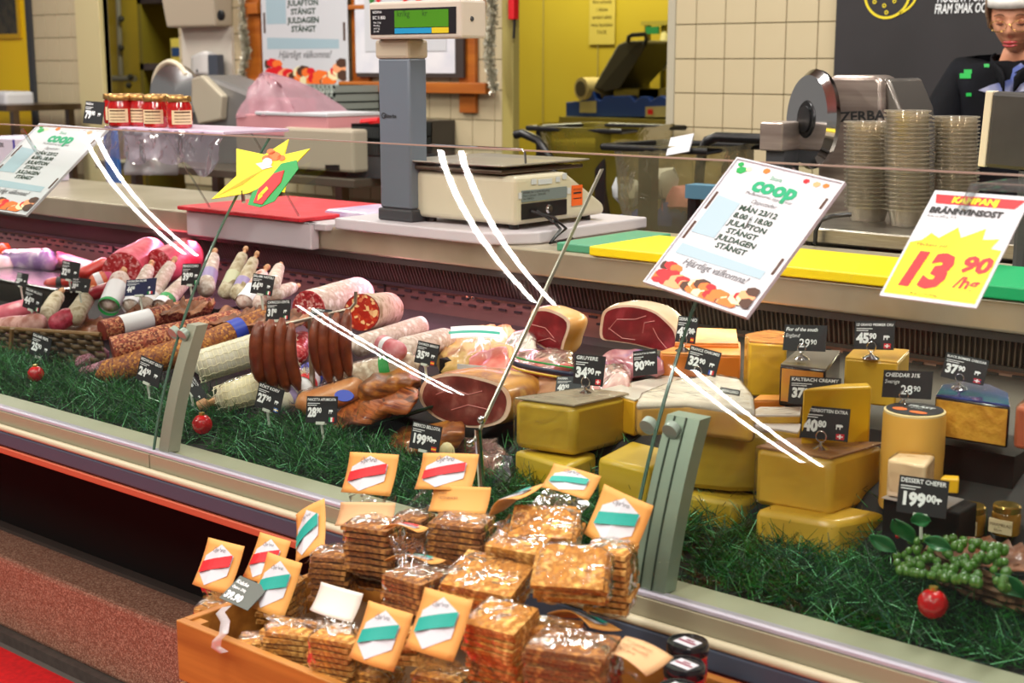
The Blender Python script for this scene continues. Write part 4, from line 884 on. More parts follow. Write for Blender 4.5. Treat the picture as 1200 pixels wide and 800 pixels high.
mHamSkin = M('ham_skin', 'c4862c', .45, c2='8c5420', c3='dcb060', scale=14, bump=.5, coat=.2)
mHamCrust = M('cured_ham_crust', 'c89848', .5, c2='d8b470', c3='a86438', scale=16, bump=.6, coat=.3)
mHamPink = M('ham_flesh_pink', 'cc5a50', .4, c2='e0988c', scale=20, coat=.3)
mPaperB = M('brown_paper', '8a5232', .6, c2='6a3c22', c3='b87a56', scale=12, bump=.4, coat=.15)
mPaperK = M('dark_basket_brown', '4a3620', .6, c2='5e482c', scale=20, stretch=(4, 4, 1), bump=.6)
mChY = M('cheese_olive', 'bc9a20', .42, c2='ccac30', scale=7, stretch=(.6, .6, 5), coat=.4, lo=.3, hi=.7)
mChG = M('cheese_gold', 'cc9e28', .42, c2='dab03c', scale=6, coat=.35)
mChB = M('cheese_bright', 'e8b00c', .42, c2='e8b828', scale=5, coat=.35)
mRind = M('cheese_rind', 'a87c30', .5, c2='8a6428', scale=10, coat=.3)
mRindR = M('cheese_rind_red', 'a06c34', .5, c2='7c5038', scale=14, coat=.3)
mOr = M('cheese_orange', 'c86a1c', .45, c2='d87c28', scale=9, coat=.35)
mOrTop = M('cheese_orange_top', 'e09440', .5, c2='c87a34', c3='8a6450', scale=24, lo=.45, hi=.8)
mBlkW = M('black_wax', '1c1c20', .25, coat=.5)
mBlue = M('blue_wrap', '1b2450', .18, c2='384a8c', scale=14, coat=.7, bump=.4)
mBrie = M('brie_bloom', 'e2dcdc', .6, c2='cfc4c0', scale=18, bump=.4, coat=.2)
mBrieS = M('brie_side', 'b08c60', .5, c2='c8a87c', scale=30, bump=.3)
mCrumb = M('cheddar_crumbly', 'd8a238', .6, c2='c4882a', scale=60, bump=.8)
mLabelW = M('label_white', 'e8e6ec', .45); mLabelV = M('label_violet', '9a8ab8', .45); mBlueB = M('label_blue', '2c44b4', .4)
# ---- price cards
FL = {'it': (('0f8a46', 'f2f2f2', 'd02a30'), 0), 'fr': (('2a48b0', 'f2f2f2', 'd02a30'), 0), 'es': (('c8281c', 'f0b81c', 'c8281c'), 1), 'ch': (('d81c28', 'd81c28', 'd81c28'), 2), 'uk': (('b82034', '2a3478', 'b82034'), 2), 'se': (('1c5aa8', 'f0c81c', '1c5aa8'), 2), 'dk': (('c8202c', 'c8202c', 'c8202c'), 2)}
def card(ll, lr, ul, y, title, price, flag, where, foot='clip', lean=.012, hand=False, skew=0., sub=True, col=None):
    R = Rect(A(*ll, y), A(*lr, y+skew), A(*ul, y+lean)); W_, Hh = R.w, R.h
    t = thing('price_card', where, 'price card', R.p(W_/2, 0), 'black price cards in the counter' )
    cd_ = MB().fbox(R, 0, 0, W_, Hh, -.0012, 0).build('card', col or slate, t)
    m = MB()
    if title:
        wmax = W_*.92; k = tmesh(title, .02, 'LEFT', .2 if hand else 0)[0]; wd = max(p[0] for p in k) or 1; sz = min(Hh*(.17 if not hand else .24), wmax/wd*1.0)
        m.text(R, title, W_*.04, Hh*(.83 if not hand else .76), sz if not hand else min(Hh*.2, wmax/wd), .0006, bold=.02, shear=.2 if hand else 0, sx=min(1.25, wmax/(wd*sz)) if not hand else 1)
    if hand: m.text(R, hand, W_*.04, Hh*.52, Hh*.2, .0006, shear=.2)
    elif sub:
        for i in range(2): m.add([R.p(W_*.05, Hh*(.72-.07*i), .0006), R.p(W_*(.45-.1*i), Hh*(.72-.07*i), .0006), R.p(W_*(.45-.1*i), Hh*(.745-.07*i), .0006), R.p(W_*.05, Hh*(.745-.07*i), .0006)], [(0, 1, 2, 3)])
    if price:
        a, b = (price.split('.')+[''])[:2]; px_ = W_*(.07 if not hand else .38); s1 = Hh*.47; ka = tmesh(a, .03, 'LEFT', 0)[0]; wa = max(p[0] for p in ka)
        m.text(R, a, px_, Hh*(.24 if not hand else .14), s1, .0006, bold=.055 if not hand else .01); m.text(R, b, px_+wa*s1*1.03, Hh*(.38 if not hand else .26), s1*.58, .0006, bold=.045 if not hand else 0.01)
        if not hand:   # small cow emblem
            cx, cy, q = W_*.80, Hh*.42, Hh*.09
            m.fpoly(R, [(cx-q, cy), (cx+q*.8, cy), (cx+q*1.5, cy+q*.1), (cx+q*1.5, cy+q*.6), (cx+q*.9, cy+q*.9), (cx-q, cy+q*.85)]); m.fpoly(R, [(cx-q, cy-q*.8), (cx-q*.6, cy-q*.8), (cx-q*.6, cy), (cx-q, cy)]); m.fpoly(R, [(cx+q*.3, cy-q*.8), (cx+q*.7, cy-q*.8), (cx+q*.7, cy), (cx+q*.3, cy)])
    if m.v: m.build('lettering', chalk, cd_)
    if flag:
        cs, md = FL[flag]; m = MB(); x0, y0, w_, h_ = W_*.76, Hh*.05, W_*.17, Hh*.17
        for i in range(3):
            m.m = i
            if md == 0: m.fpoly(R, [(x0+w_*i/3, y0), (x0+w_*(i+1)/3, y0), (x0+w_*(i+1)/3, y0+h_), (x0+w_*i/3, y0+h_)])
            else: m.fpoly(R, [(x0, y0+h_*i/3), (x0+w_, y0+h_*i/3), (x0+w_, y0+h_*(i+1)/3), (x0, y0+h_*(i+1)/3)])
        if md == 2:
            m.m = 3; m.fpoly(R, [(x0+w_*.4, y0+h_*.12), (x0+w_*.6, y0+h_*.12), (x0+w_*.6, y0+h_*.88), (x0+w_*.4, y0+h_*.88)], .001); m.fpoly(R, [(x0+w_*.15, y0+h_*.4), (x0+w_*.85, y0+h_*.4), (x0+w_*.85, y0+h_*.6), (x0+w_*.15, y0+h_*.6)], .001)
        m.build('flag', [M('flag_'+c, c, .5) for c in cs]+[M('flag_f2f2f2', 'f2f2f2', .5)], cd_)
    c = R.p(W_*.5, 0, -.002)
    if foot == 'ring':
        c = R.p(W_*.48, Hh*.0, .004); s_ = Hh*.9
        MB().lathe(c-V((0, 0, s_*.36)), [(s_*.34, 0), (s_*.33, s_*.03), (s_*.2, s_*.10), (s_*.06, s_*.17), (s_*.045, s_*.26), (0, s_*.27)], 28).build('dome_foot', chrome, t, smooth=True)
        o = c+V((0, 0, s_*.10)); MB().tube([o+R.x*(s_*.19*math.cos(a))+V((0, 0, s_*.19*math.sin(a))) for a in [i*6.283/20 for i in range(21)]], s_*.022, 8, caps=False).build('ring_clip', chrome, t, smooth=True)
    elif foot == 'clip':
        m = MB(); m.fbox(R, W_*.36, -Hh*.06, W_*.64, Hh*.05, -.004, .002); m.build('clip', M('clip_clear', 'c9cfc4', .2), t)
        MB().tube([c, V((c.x, c.y+.004, c.z-.035))], .0025, 6).build('pin', M('clip_clear', 'c9cfc4', .2), t, smooth=True)
    return t
# ---- rolls, logs and sausages
def log(name, lab, cat, a, b, r, mat, cut=None, ra=None, rb=None, flat=1., jit=.05, js=12, bands=(), knots=(), group=None, rim=None, n=14, seg=24, net=0, wrap=None, cutb=None):
    a, b = V(a), V(b); L = (b-a).length; d = (b-a).normalized(); ra = ra or r; rb = rb or r
    t = thing(name, lab, cat, a.lerp(b, .5)-V((0, 0, r)), group); pts = []; rs = []
    s0 = 0 if cut else .5; s1 = 0 if cutb else .5; e0 = 0 if cut else min(.3, r*1.0/L); e1 = 0 if cutb else min(.3, r*1.0/L)
    for i in range(n+1):
        u = i/n; rr = ra+(rb-ra)*u
        if e0 and u < e0: rr *= max(.12, math.sqrt(max(0, 1-(1-u/e0)**2)))
        if e1 and u > 1-e1: rr *= max(.12, math.sqrt(max(0, 1-(1-(1-u)/e1)**2)))
        pts.append(a.lerp(b, u)); rs.append(rr)
    MB().tube(pts, rs, seg, flat=flat, jit=jit, js=js/max(.02, r)*.06, seed=len(COL.objects)).build('casing', mat, t, smooth=True, angle=60)
    if cut:
        m = MB(); dd, u_, w_ = frame_axis(d)
        m.tube([a-d*.0016, a+d*.0005], [ra*.95, ra*.96], seg, flat=flat); m.build('cut_face', cut, t)
        if rim:
            m = MB(); m.tube([a-d*.0008, a+d*.0005], [ra*1.0, ra*1.0], seg, flat=flat); m.build('cut_rim', rim, t)
    for (u, w_, bm) in bands:
        rr = (ra+(rb-ra)*u)*1.035; m = MB(); m.tube([a.lerp(b, u-w_/2), a.lerp(b, u), a.lerp(b, u+w_/2)], rr, seg, caps=False, flat=flat); m.build('paper_band', bm, t, smooth=True)
    for k in knots:
        p, q = (a, -d) if k == 0 else (b, d)
        m = MB(); m.tube([p-q*.004, p+q*r*.35, p+q*r*.55, p+q*r*1.0], [r*.28, r*.18, r*.34, r*.3], 10, jit=.3, js=80); m.build('knot', mKnot, t, smooth=True)
    if net:
        m = MB(); dd, u_, w_ = frame_axis(d)
        for i in range(1, net):
            p = a.lerp(b, i/net); rr = (ra+(rb-ra)*i/net)*1.01; m.tube([p+(u_*math.cos(q)+w_*math.sin(q)*flat)*rr for q in [k*6.283/18 for k in range(19)]], .0009, 4, caps=False)
        for k in range(12):
            q = k*6.283/12; m.tube([a.lerp(b, v)+(u_*math.cos(q+.1*(i % 2))+w_*math.sin(q+.1*(i % 2))*flat)*(ra+(rb-ra)*v)*1.01 for i, v in enumerate([.03+.94*j/net for j in range(net+1)])], .0009, 4)
        m.build('string_net', mString, t)
    if wrap:
        MB().tube([a-d*.01]+pts+[b+d*.01], [ra*.7]+[x*1.06+.002 for x in rs]+[rb*.6], seg, flat=flat, jit=.06, js=50).build('film', wrap, t, smooth=True)
    return t
def LP(pa, ya, pb, yb): return A(*pa, ya), A(*pb, yb)
def lg(name, lab, cat, pa, ya, pb, yb, rpx, mat, **k):
    a, b = LP(pa, ya, pb, yb); s_ = mpp(pa[0], pa[1], ya)
    if 'rapx' in k: k['ra'] = k.pop('rapx')*s_
    if 'rbpx' in k: k['rb'] = k.pop('rbpx')*mpp(pb[0], pb[1], yb)
    return log(name, lab, cat, a, b, rpx*s_, mat, **k)
# ---------------- left panel (seen furthest away)
lg('orange_sausage', 'orange sausage end poking in at the far left of the case', 'sausage', (-30, 296), 2.38, (10, 292), 2.40, 8, M('orange_skin', 'd84a18', .35, coat=.5), jit=.05)
lg('wrapped_ham', 'violet wrapped ham log with a shiny film at the far left', 'ham', (2, 308), 2.30, (66, 306), 2.36, 14, M('ham_violet', '6a4a8c', .3, c2='8c6ab0', c3='d8c8e4', scale=9, coat=.8, bump=.6), jit=.12, wrap=film)
lg('wrapped_ham', 'pale pink wrapped ham at the left edge in front of the violet one', 'ham', (-40, 316), 2.24, (14, 312), 2.28, 13, M('ham_palepink', 'c8a0a8', .35, c2='e2ccd0', scale=12, coat=.6), jit=.12)
t = thing('black_tray', 'black serving tray edge at the left beneath the violet ham', 'tray', A(30, 350, 2.18))
a, b = A(-60, 345, 2.12), A(66, 345, 2.12); MB().box((a.x, 2.12, a.z), (b.x, 2.30, A(0, 325, 2.14).z)).build('tray', M('tray_black', '1c1a19', .2, spec=.7), t, bevel=.01)
lg('red_sausage', 'small red sausage end beside the black tray', 'sausage', (52, 335), 2.16, (84, 330), 2.2, 8, M('sausage_red', 'b0281c', .35, coat=.5), bands=((.65, .2, blk),))
lg('wrapped_meat', 'pink and white wrapped meat behind the blue price card', 'meat', (66, 302), 2.42, (108, 316), 2.36, 9, M('wrap_pinkwhite', 'e04a7c', .35, c2='f0d8e0', scale=11, coat=.5), jit=.1)
lg('red_sausage', 'long red sausage slanting up toward the big cut salami', 'sausage', (92, 324), 2.22, (127, 306), 2.32, 8, M('sausage_red', 'b0281c', .35, coat=.5))
lg('large_salami', 'large bright red salami with cut face towards the shop', 'salami', (143, 317), 2.20, (182, 296), 2.42, 24, M('salami_pinkskin', 'b42c40', .4, c2='cc6474', scale=30, bump=.4), cut=mSalR, flat=.95, jit=.08)
lg('large_salami', 'second large pink salami behind the bright red one', 'salami', (188, 312), 2.30, (232, 294), 2.44, 21, M('salami_pinkskin', 'd83a78', .4), cut=mSalR, jit=.08)
lg('striped_meat_pack', 'orange pack with white stripe left of the bright red salami', 'meat', (104, 334), 2.14, (134, 322), 2.2, 10, M('pack_orange', 'd8582c', .4, c2='e87a50', scale=20, coat=.5), bands=((.4, .25, mLabelW), (.8, .2, M('band_pink', 'e0407c', .4))))
lg('red_meat_pack', 'glossy crimson pack below the striped orange one', 'meat', (103, 346), 2.10, (135, 336), 2.14, 8, M('pack_crimson', 'a81830', .3, coat=.7))
lg('netted_salami', 'netted salami with large green and white label in the left group', 'salami', (127, 360), 2.06, (143, 322), 2.16, 12, mNat, bands=((.35, .55, mLabelW), (.04, .08, green_)), knots=(1,))
for i, (a, b, r, l, bd) in enumerate((((152, 362), (176, 312), 11, 'white dusted small salami, first right of the 44.90 card', ((.12, .14, mLabelW), (.24, .08, green_))), ((170, 360), (202, 308), 11, 'white dusted small salami, second right of the 44.90 card', ((.15, .16, mLabelW),)), ((186, 362), (224, 322), 11, 'white dusted small salami with green label by the glass joint', ((.10, .12, mLabelW), (.22, .1, green_))))):
    lg('small_salami', l, 'salami', a, 2.06+.01*i, b, 2.22+.01*i, r, mMould, bands=bd, knots=(1,), ra=None, rbpx=7, jit=.08)
lg('small_salami', 'mould dusted salami left of the netted one, knot up', 'salami', (48, 378), 1.98, (70, 344), 2.1, 11, mMouldY, knots=(1,), rbpx=8, jit=.1)
lg('small_salami', 'thick mould dusted salami beside the netted one, knot up', 'salami', (84, 376), 2.0, (106, 342), 2.12, 12, mMouldY, knots=(1,), rbpx=9, jit=.1)
lg('red_salami_piece', 'dark red salami piece in front of the two mouldy salamis', 'salami', (58, 384), 1.96, (88, 366), 2.02, 11, M('salami_crimson', '9c1830', .4, c2='c84a60', scale=90), jit=.06)
lg('pink_meat_pack', 'pink and rust wrapped pieces at the far left front', 'meat', (-6, 372), 1.98, (44, 358), 2.04, 12, M('pack_pinkrust', 'c84a5c', .4, c2='e07a90', scale=14, coat=.5), cut=mDarkSal)
lg('pink_meat_pack', 'crumpled brownish pink pack with black eye mark at left front', 'meat', (-10, 386), 1.94, (52, 380), 1.96, 13, M('pack_mottled', 'a8685c', .45, c2='d0a098', c3='8c4038', scale=22, coat=.4), jit=.18)
# dark baskets & crumpled brown paper
def paper(lab, c0, c1, y0, y1, lift, seed, mat=mPaperB, hgt=.022):
    a0, a1 = A(*c0, y0), A(*c1, y0); m = MB()
    def f(u, v):
        p = a0.lerp(a1, u); n_ = noise.noise(V((u*9+seed, v*4, seed))); n2 = noise.noise(V((u*22+seed, v*9, 3)))
        return p+V((0, (y1-y0)*v+.01*n2, hgt*(n_*.8+.5*n2)*(.3+v)+lift*v))
    m.grid(f, 46, 12); return tag(m.build('crumpled_paper', mat, smooth=True, solid=.0015, angle=180), lab, 'paper')
paper('crumpled brown paper liner with torn upper edge left of the coated salamis', (66, 392), (166, 398), 2.0, 2.07, .035, 1)
paper('crumpled brown paper behind the white-labelled salami', (140, 372), (232, 366), 2.03, 2.08, .02, 7, hgt=.028)
paper('crumpled brown paper right of the left glass post', (232, 378), (346, 384), 2.02, 2.10, .02, 11, hgt=.028)
t = thing('dark_basket', 'dark brown woven basket at the left holding paper and salami', 'basket', D(60, 425))
m = MB(); a0, a1 = D(-40, 410), D(128, 440); k0 = A(-40, 382, a0.y); k1 = A(118, 392, a1.y)
for i in range(7):
    u0, u1 = i/7, (i+.86)/7
    m.grid(lambda u, v: (a0.lerp(k0, u0+(u1-u0)*v)).lerp(a1.lerp(k1, u0+(u1-u0)*v), u)+V((0, .006*math.sin(u*60+i*3.14), 0)), 60, 2)
m.build('basket_side', mPaperK, t, smooth=True, solid=.004)
MB().tube([k0, k0.lerp(k1, .5), k1], .006, 8).build('basket_rim', M('rim_brown', '7a5a34', .6), t, smooth=True)
MB().tube([A(14, 385, a0.y-.005), A(12, 412, a0.y-.005)], .006, 6).build('handle_loop', M('rim_brown', '7a5a34', .6), t)
# coated salamis
lg('coated_salami', 'pepper coated salami with white label, furthest of the coated rolls', 'salami', (120, 387), 1.90, (252, 354), 2.20, 12, mPep, cut=mDarkSal, bands=((.28, .26, mLabelW),), jit=.04)
lg('coated_salami', 'thick pepper coated salami with smooth brown cut end', 'salami', (132, 410), 1.84, (292, 374), 2.12, 16, mPep, cut=mDarkSal, jit=.04)
lg('coated_salami', 'orange spiced salami behind the glass post, sealed tip forward', 'salami', (112, 440), 1.80, (288, 392), 2.04, 18, mPepO, rapx=15, jit=.04, knots=())
lg('coated_salami', 'violet peppered salami end low beside the dark basket', 'salami', (88, 428), 1.86, (128, 412), 1.94, 8, mPepV, jit=.05)
lg('coated_salami', 'second violet peppered salami end nearest the green garland', 'salami', (92, 440), 1.82, (134, 426), 1.9, 8, mPepV, jit=.05)
lg('coated_salami', 'spiced salami with blue paper band right of the glass post', 'salami', (228, 408), 1.90, (332, 366), 2.14, 15, mPepO, cut=mDarkSal, bands=((.45, .13, mBlueB),), jit=.04)
lg('netted_roll', 'white string netted roll, upper of the two behind the garland', 'salami', (226, 432), 1.86, (350, 394), 2.06, 19, mNet, net=24, jit=.03)
lg('netted_roll', 'white string netted roll, lower one with tied knot forward', 'salami', (252, 470), 1.80, (356, 438), 1.92, 21, mNet, net=22, jit=.05, knots=(0,), rapx=16, wrap=film)
# upright label salamis right of the joint
for a, b, r, mt, lab, bd in (((240, 344), (251, 298), 11, mMould, 'pale salami with violet label standing right of the glass joint', ((.35, .32, mLabelV),)),
    ((262, 348), (286, 296), 10, mMouldY, 'yellowish salami with printed oval, second right of the joint', ((.35, .3, M('label_pale', 'c8c8a8', .5)),)),
    ((276, 350), (299, 302), 10, mMouldY, 'olive salami with violet band, third right of the joint', ((.32, .2, mLabelV),)),
    ((284, 358), (310, 318), 12, mNat, 'pink salami with round white label behind the 44.90 card', ((.26, .34, mLabelW),)),
    ((304, 360), (318, 330), 11, mNat, 'pink salami with white oval label beneath the 44.90 card', ((.4, .5, mLabelW),)),
    ((318, 336), (328, 312), 10, mMould, 'short rosy salami, knot highest, above the 31.90 card', ()),
    ((318, 346), (346, 336), 10, mMould, 'stubby white salami lying left of the big sliced salami', ())):
    lg('small_salami', lab, 'salami', a, 2.12, b, 2.24, r, mt, bands=bd, knots=(1,), rbpx=r*.65, jit=.07)
lg('sliced_salami', 'big white skinned salami with coarse red cut face', 'salami', (362, 362), 2.14, (428, 342), 2.40, 22, mMould, cut=mSal, jit=.03, rim=mSalR)
lg('sliced_salami', 'spicy orange-red sliced sausage with fat chunks in a grey skin', 'salami', (424, 366), 2.14, (458, 362), 2.34, 22, mMouldY, cut=mChor, jit=.05, knots=(1,), rim=M('chorizo_rim', '7c1a10', .5))
lg('white_salami', 'long white floured salami lying upper right of the hanging sausages', 'salami', (412, 408), 2.06, (500, 380), 2.3, 13, mMould, jit=.03)
lg('white_salami', 'white floured salami with red clipped end left of the 35.90 card', 'salami', (466, 412), 2.04, (528, 396), 2.24, 15, mMould, jit=.03)
lg('red_ended_salami', 'short salami with bright red end in front of the white one', 'salami', (448, 403), 2.02, (472, 414), 2.0, 11, M('salami_rose', 'b84a54', .4, c2='d08a90', scale=30), cut=mSal, bands=((.3, .2, mLabelW),))
lg('white_salami', 'white salami wrapped in film with green leaf print', 'salami', (392, 446), 1.96, (492, 424), 2.06, 15, mMould, jit=.04, wrap=film, bands=((.62, .12, green_),))
lg('pink_salami', 'rosy salami behind the left hanging sausages', 'salami', (346, 420), 2.0, (356, 396), 2.1, 13, mSalR, jit=.05)
lg('labelled_salami', 'salami in blue and red printed sleeve beside the rod stand', 'salami', (350, 462), 1.88, (366, 436), 1.98, 15, mLabelW, bands=((.8, .22, mBlueB), (.35, .2, red_)), jit=.05)
lg('labelled_salami', 'white wrapped salami end behind the 27.90 card', 'salami', (322, 474), 1.84, (352, 458), 1.9, 13, mNet, bands=((.6, .2, mLabelV),))
lg('wrapped_ham', 'orange rolled ham with a round blue label behind the 28.90 card', 'ham', (346, 476), 1.86, (430, 452), 1.98, 15, M('ham_orange', 'b8703c', .4, c2='d8986a', scale=18, coat=.4), jit=.08, wrap=film)
c = A(404, 464, 1.86); tag(MB().lathe(c, [(0, 0), (.024, 0), (.024, .003), (0, .003)], 20, ax=V((.1, -1, .7)), sy=.5).build('round_label', mBlueB, smooth=True), 'blue round label stuck on the rolled ham', 'label')
# hanging sausages on rod
ra_, rb_ = A(318, 384, 1.86), A(410, 362, 1.97)
t = thing('sausage_rod', 'bent metal rod on a post from which smoked sausages hang', 'rod', D(366, 470))
MB().tube([ra_+V((-.03, -.01, 0)), ra_, rb_, rb_+V((.006, .01, .012)), rb_+V((.006, .012, .035))], .0038, 10).build('rod', M('rod_steel', 'a89c90', .3, .9), t, smooth=True)
pm = ra_.lerp(rb_, .5); MB().box((pm.x-.006, pm.y-.003, deckz(pm.y, pm.x)), (pm.x+.006, pm.y+.003, pm.z)).build('post', M('rod_steel', 'a89c90', .3, .9), t)
pk = A(322, 420, 1.9); MB().box((pk.x-.004, pk.y, deckz(pk.y, pk.x)), (pk.x+.004, pk.y+.004, pk.z+.06)).build('rear_post', M('rod_steel', 'a89c90', .3, .9), t)
def hang(i, px, top, bot, r, lab, dx=0):
    a = A(px, top, 1.86+.11*(px-318)/92-.012); s_ = mpp(px, top, 1.9); L = (bot-top)*s_*1.02
    pts = [a+V((dx*s_*(k/8)**1.5*.8, -.012*math.sin(math.pi*k/8), -L*k/8)) for k in range(9)]
    rr = [r*s_*x for x in (.35, .8, .98, 1, 1.02, 1, 1, .85, .3)]
    o = MB().tube(pts, rr, 14, jit=.08, js=40, seed=i).build('smoked_sausage', mSaus, smooth=True, angle=180); tag(o, lab, 'sausage', 'smoked sausages hanging from the rod')
for i, (px, top, bot, r, w_, dx) in enumerate(((305, 376, 448, 9, 'leftmost sausage', 1), (318, 374, 455, 9, 'second sausage from the left', 3), (331, 372, 458, 8.5, 'middle sausage', 7), (342, 378, 455, 8, 'rightmost sausage', 12))): hang(i, px, top, bot, r, 'smoked brown '+w_+' of the left bunch on the rod', dx)
for i, (px, top, bot, r, w_, dx) in enumerate(((372, 370, 440, 7, 'leftmost sausage', 4), (382, 366, 450, 8, 'second sausage', 6), (395, 366, 448, 8, 'third sausage', 4), (408, 362, 443, 8, 'rightmost sausage', 0))): hang(i+7, px, top, bot, r, 'smoked red-brown '+w_+' of the right bunch on the rod', dx)
# smoked bacon slabs
def meat(name, lab, cat, corners_px, y0, y1, th, mat, top=None, seed=1, jit=.012, nseg=14, wrapf=None):
    """irregular slab: near lower edge a->b at depth y0, far upper edge at y1, thickness th, rounded and lumpy"""
    (a, b, c, d_) = [A(p[0], p[1], y) for p, y in zip(corners_px, (y0, y0, y1, y1))]
    t = thing(name, lab, cat, a.lerp(b, .5)-V((0, 0, th)))
    m = MB(); n = nseg
    def f(u, v):   # closed tube-like section round u in [0,1]
        q = v*2*math.pi; s_ = abs(math.cos(q))**.6*(1 if math.cos(q) > 0 else -1); c_ = abs(math.sin(q))**.6*(1 if math.sin(q) > 0 else -1)
        e = min(1, 5*min(u, 1-u)+.25)**.5
        near = a.lerp(b, u); far = d_.lerp(c, u); mid = near.lerp(far, .5); p = mid+(far-near)*.5*s_*e+V((0, 0, -th*.5+th*.5*c_*e))
        return p+V((noise.noise(p*30+V((seed, 0, 0))), noise.noise(p*30+V((0, seed, 0))), noise.noise(p*24+V((0, 0, seed)))))*jit
    m.grid(f, n*2, 24)
    k = 2*n+1; m.f.append(tuple(j*k for j in range(24))); m.mi.append(0); m.f.append(tuple(j*k+2*n for j in range(24))[::-1]); m.mi.append(0)
    m.build('meat', mat, t, smooth=True, angle=180)
    if wrapf:
        ce = sum((V(v) for v in m.v), V((0, 0, 0)))/len(m.v); m2 = MB(); m2.v = [ce+(p-ce)*1.06+V((0, 0, .001)) for p in m.v]; m2.f = list(m.f); m2.mi = list(m.mi); m2.build('film', wrapf, t, smooth=True, angle=180)
    return t
meat('smoked_bacon', 'dark smoked bacon slab, uppermost, left of the ham half', 'bacon', ((412, 448), (494, 440), (490, 426), (430, 440)), 1.93, 2.03, .045, mBac, seed=3)
meat('smoked_bacon', 'long layered smoked bacon slab below the uppermost one', 'bacon', ((388, 498), (492, 462), (490, 448), (400, 470)), 1.86, 1.96, .030, mBacL, seed=8)
meat('smoked_bacon', 'lowest smoked bacon slab resting above the garland', 'bacon', ((452, 524), (545, 504), (540, 486), (462, 500)), 1.82, 1.92, .035, mBac, seed=12)
a, b = A(392, 512, 1.86), A(500, 480, 1.9); tag(MB().hexa([a, b, b+V((0, .12, 0)), a+V((0, .12, 0))], [p+V((0, 0, .006)) for p in (a, b, b+V((0, .12, 0)), a+V((0, .12, 0)))]).build('green_tray', M('tray_darkgreen', '1c3a2c', .35), bevel=.002), 'dark green tray between the bacon slabs', 'tray')
# hams
def hamcut(name, lab, outline, y, depth, skinm, cutm, back=(0, 0, 0), tiltz=0., rimw=.12, lines=(), shrink=.8):
    R = Rect(A(outline[0][0], outline[0][1], y), A(outline[0][0]+20, outline[0][1]+20*(outline[0][1]-75)/(outline[0][0]+1400), y), A(outline[0][0], outline[0][1]-20, y+tiltz))
    P = [px2(R, a, b, y) for a, b in outline]; n = len(P)
    # smooth outline (Catmull)
    Q = []
    for i in range(n):
        p0, p1, p2, p3 = P[i-1], P[i], P[(i+1) % n], P[(i+2) % n]
        for k in range(4):
            t_ = k/4; Q.append(tuple(.5*((2*p1[j])+(-p0[j]+p2[j])*t_+(2*p0[j]-5*p1[j]+4*p2[j]-p3[j])*t_*t_+(-p0[j]+3*p1[j]-3*p2[j]+p3[j])*t_**3) for j in (0, 1)))
    cx = sum(q[0] for q in Q)/len(Q); cy = sum(q[1] for q in Q)/len(Q)
    t = thing(name, lab, 'ham', R.p(cx, min(q[1] for q in Q)))
    m = MB(); ks = [(0, 1.), (.25, 1.04), (.55, .98), (.8, .82), (.95, .5), (1., .15)]; N_ = len(Q); vs = []
    for d_, s_ in ks: vs += [R.p(cx+(q[0]-cx)*s_, cy+(q[1]-cy)*s_, -d_*depth)+V(back)*d_ for q in Q]
    m.add(vs, [(j*N_+(i+1) % N_, j*N_+i, (j+1)*N_+i, (j+1)*N_+(i+1) % N_) for j in range(len(ks)-1) for i in range(N_)]+[tuple(range(N_))]); m.build('ham_body', skinm, t, smooth=True, angle=70)
    sc2 = lambda s_: [(cx+(q[0]-cx)*s_, cy+(q[1]-cy)*s_) for q in Q]
    MB().fprism(R, sc2(.99), 0, .001).build('fat_layer', mHamFat, t); MB().fprism(R, sc2(1-rimw), .001, .0022).build('cut_face', cutm, t)
    m = MB()
    for l in lines:
        pts = [R.p(*px2(R, a, b, y), .0022) for a, b in l]; m.tube(pts, .0011, 5)
    if lines: m.build('fat_vein', M('vein_pink', 'b86a64', .4), t)
    return t
hamcut('ham_half', 'halved cured ham showing dark red oval face left of the yellow block', [(491, 462), (500, 444), (530, 437), (562, 442), (590, 452), (600, 470), (592, 492), (566, 501), (538, 499), (512, 490), (496, 476)], 1.92, .12, mHamSkin, M('ham_brown_cut', '54201c', .35, c2='74302a', c3='a0665a', scale=18, coat=.4), back=(0, .03, 0), rimw=.10, lines=[[(512, 462), (530, 455), (550, 462), (566, 458)], [(530, 480), (550, 474), (575, 480)]])
hamcut('ham_chunk', 'small dry-cured ham chunk with orange fat top behind the 34.90 card', [(617, 392), (621, 372), (626, 362), (645, 362), (668, 376), (662, 402), (656, 418), (638, 408), (622, 398)], 2.22, .07, M('fat_orange', 'e09a30', .4, c2='e8c090', scale=10, coat=.4), mHamCut, back=(.0, .02, .0), rimw=.13, lines=[[(624, 380), (640, 384), (650, 396)], [(630, 400), (645, 396), (652, 400)]])
hamcut('large_ham', 'large deep red cured ham half with white fat rim at the back', [(704, 396), (704, 376), (710, 362), (735, 357), (765, 363), (785, 378), (795, 392), (794, 410), (778, 412), (745, 404), (720, 400)], 2.24, .09, M('fat_cream', 'd8b490', .4, c2='e8d0b8', scale=10, coat=.3), mHamCut, back=(-.03, .03, 0), rimw=.09, lines=[[(714, 386), (724, 374), (745, 374), (758, 370)], [(754, 390), (756, 378), (768, 376)], [(766, 384), (772, 396), (782, 408)], [(714, 384), (730, 396), (745, 398)]])
t = meat('cured_ham_leg', 'golden crusted whole cured ham with white and teal label', 'ham', ((508, 420), (618, 424), (606, 372), (524, 380)), 2.1, 2.34, .085, mHamCrust, seed=21, jit=.02)
m = MB(); m.grid(lambda u, v: A(532+60*u, 396-14*v+3*math.sin(u*3), 2.10+.05*v)+V((0, -.01, .008*math.sin(math.pi*u))), 10, 4); m.build('paper_label', mLabelW, t, smooth=True)
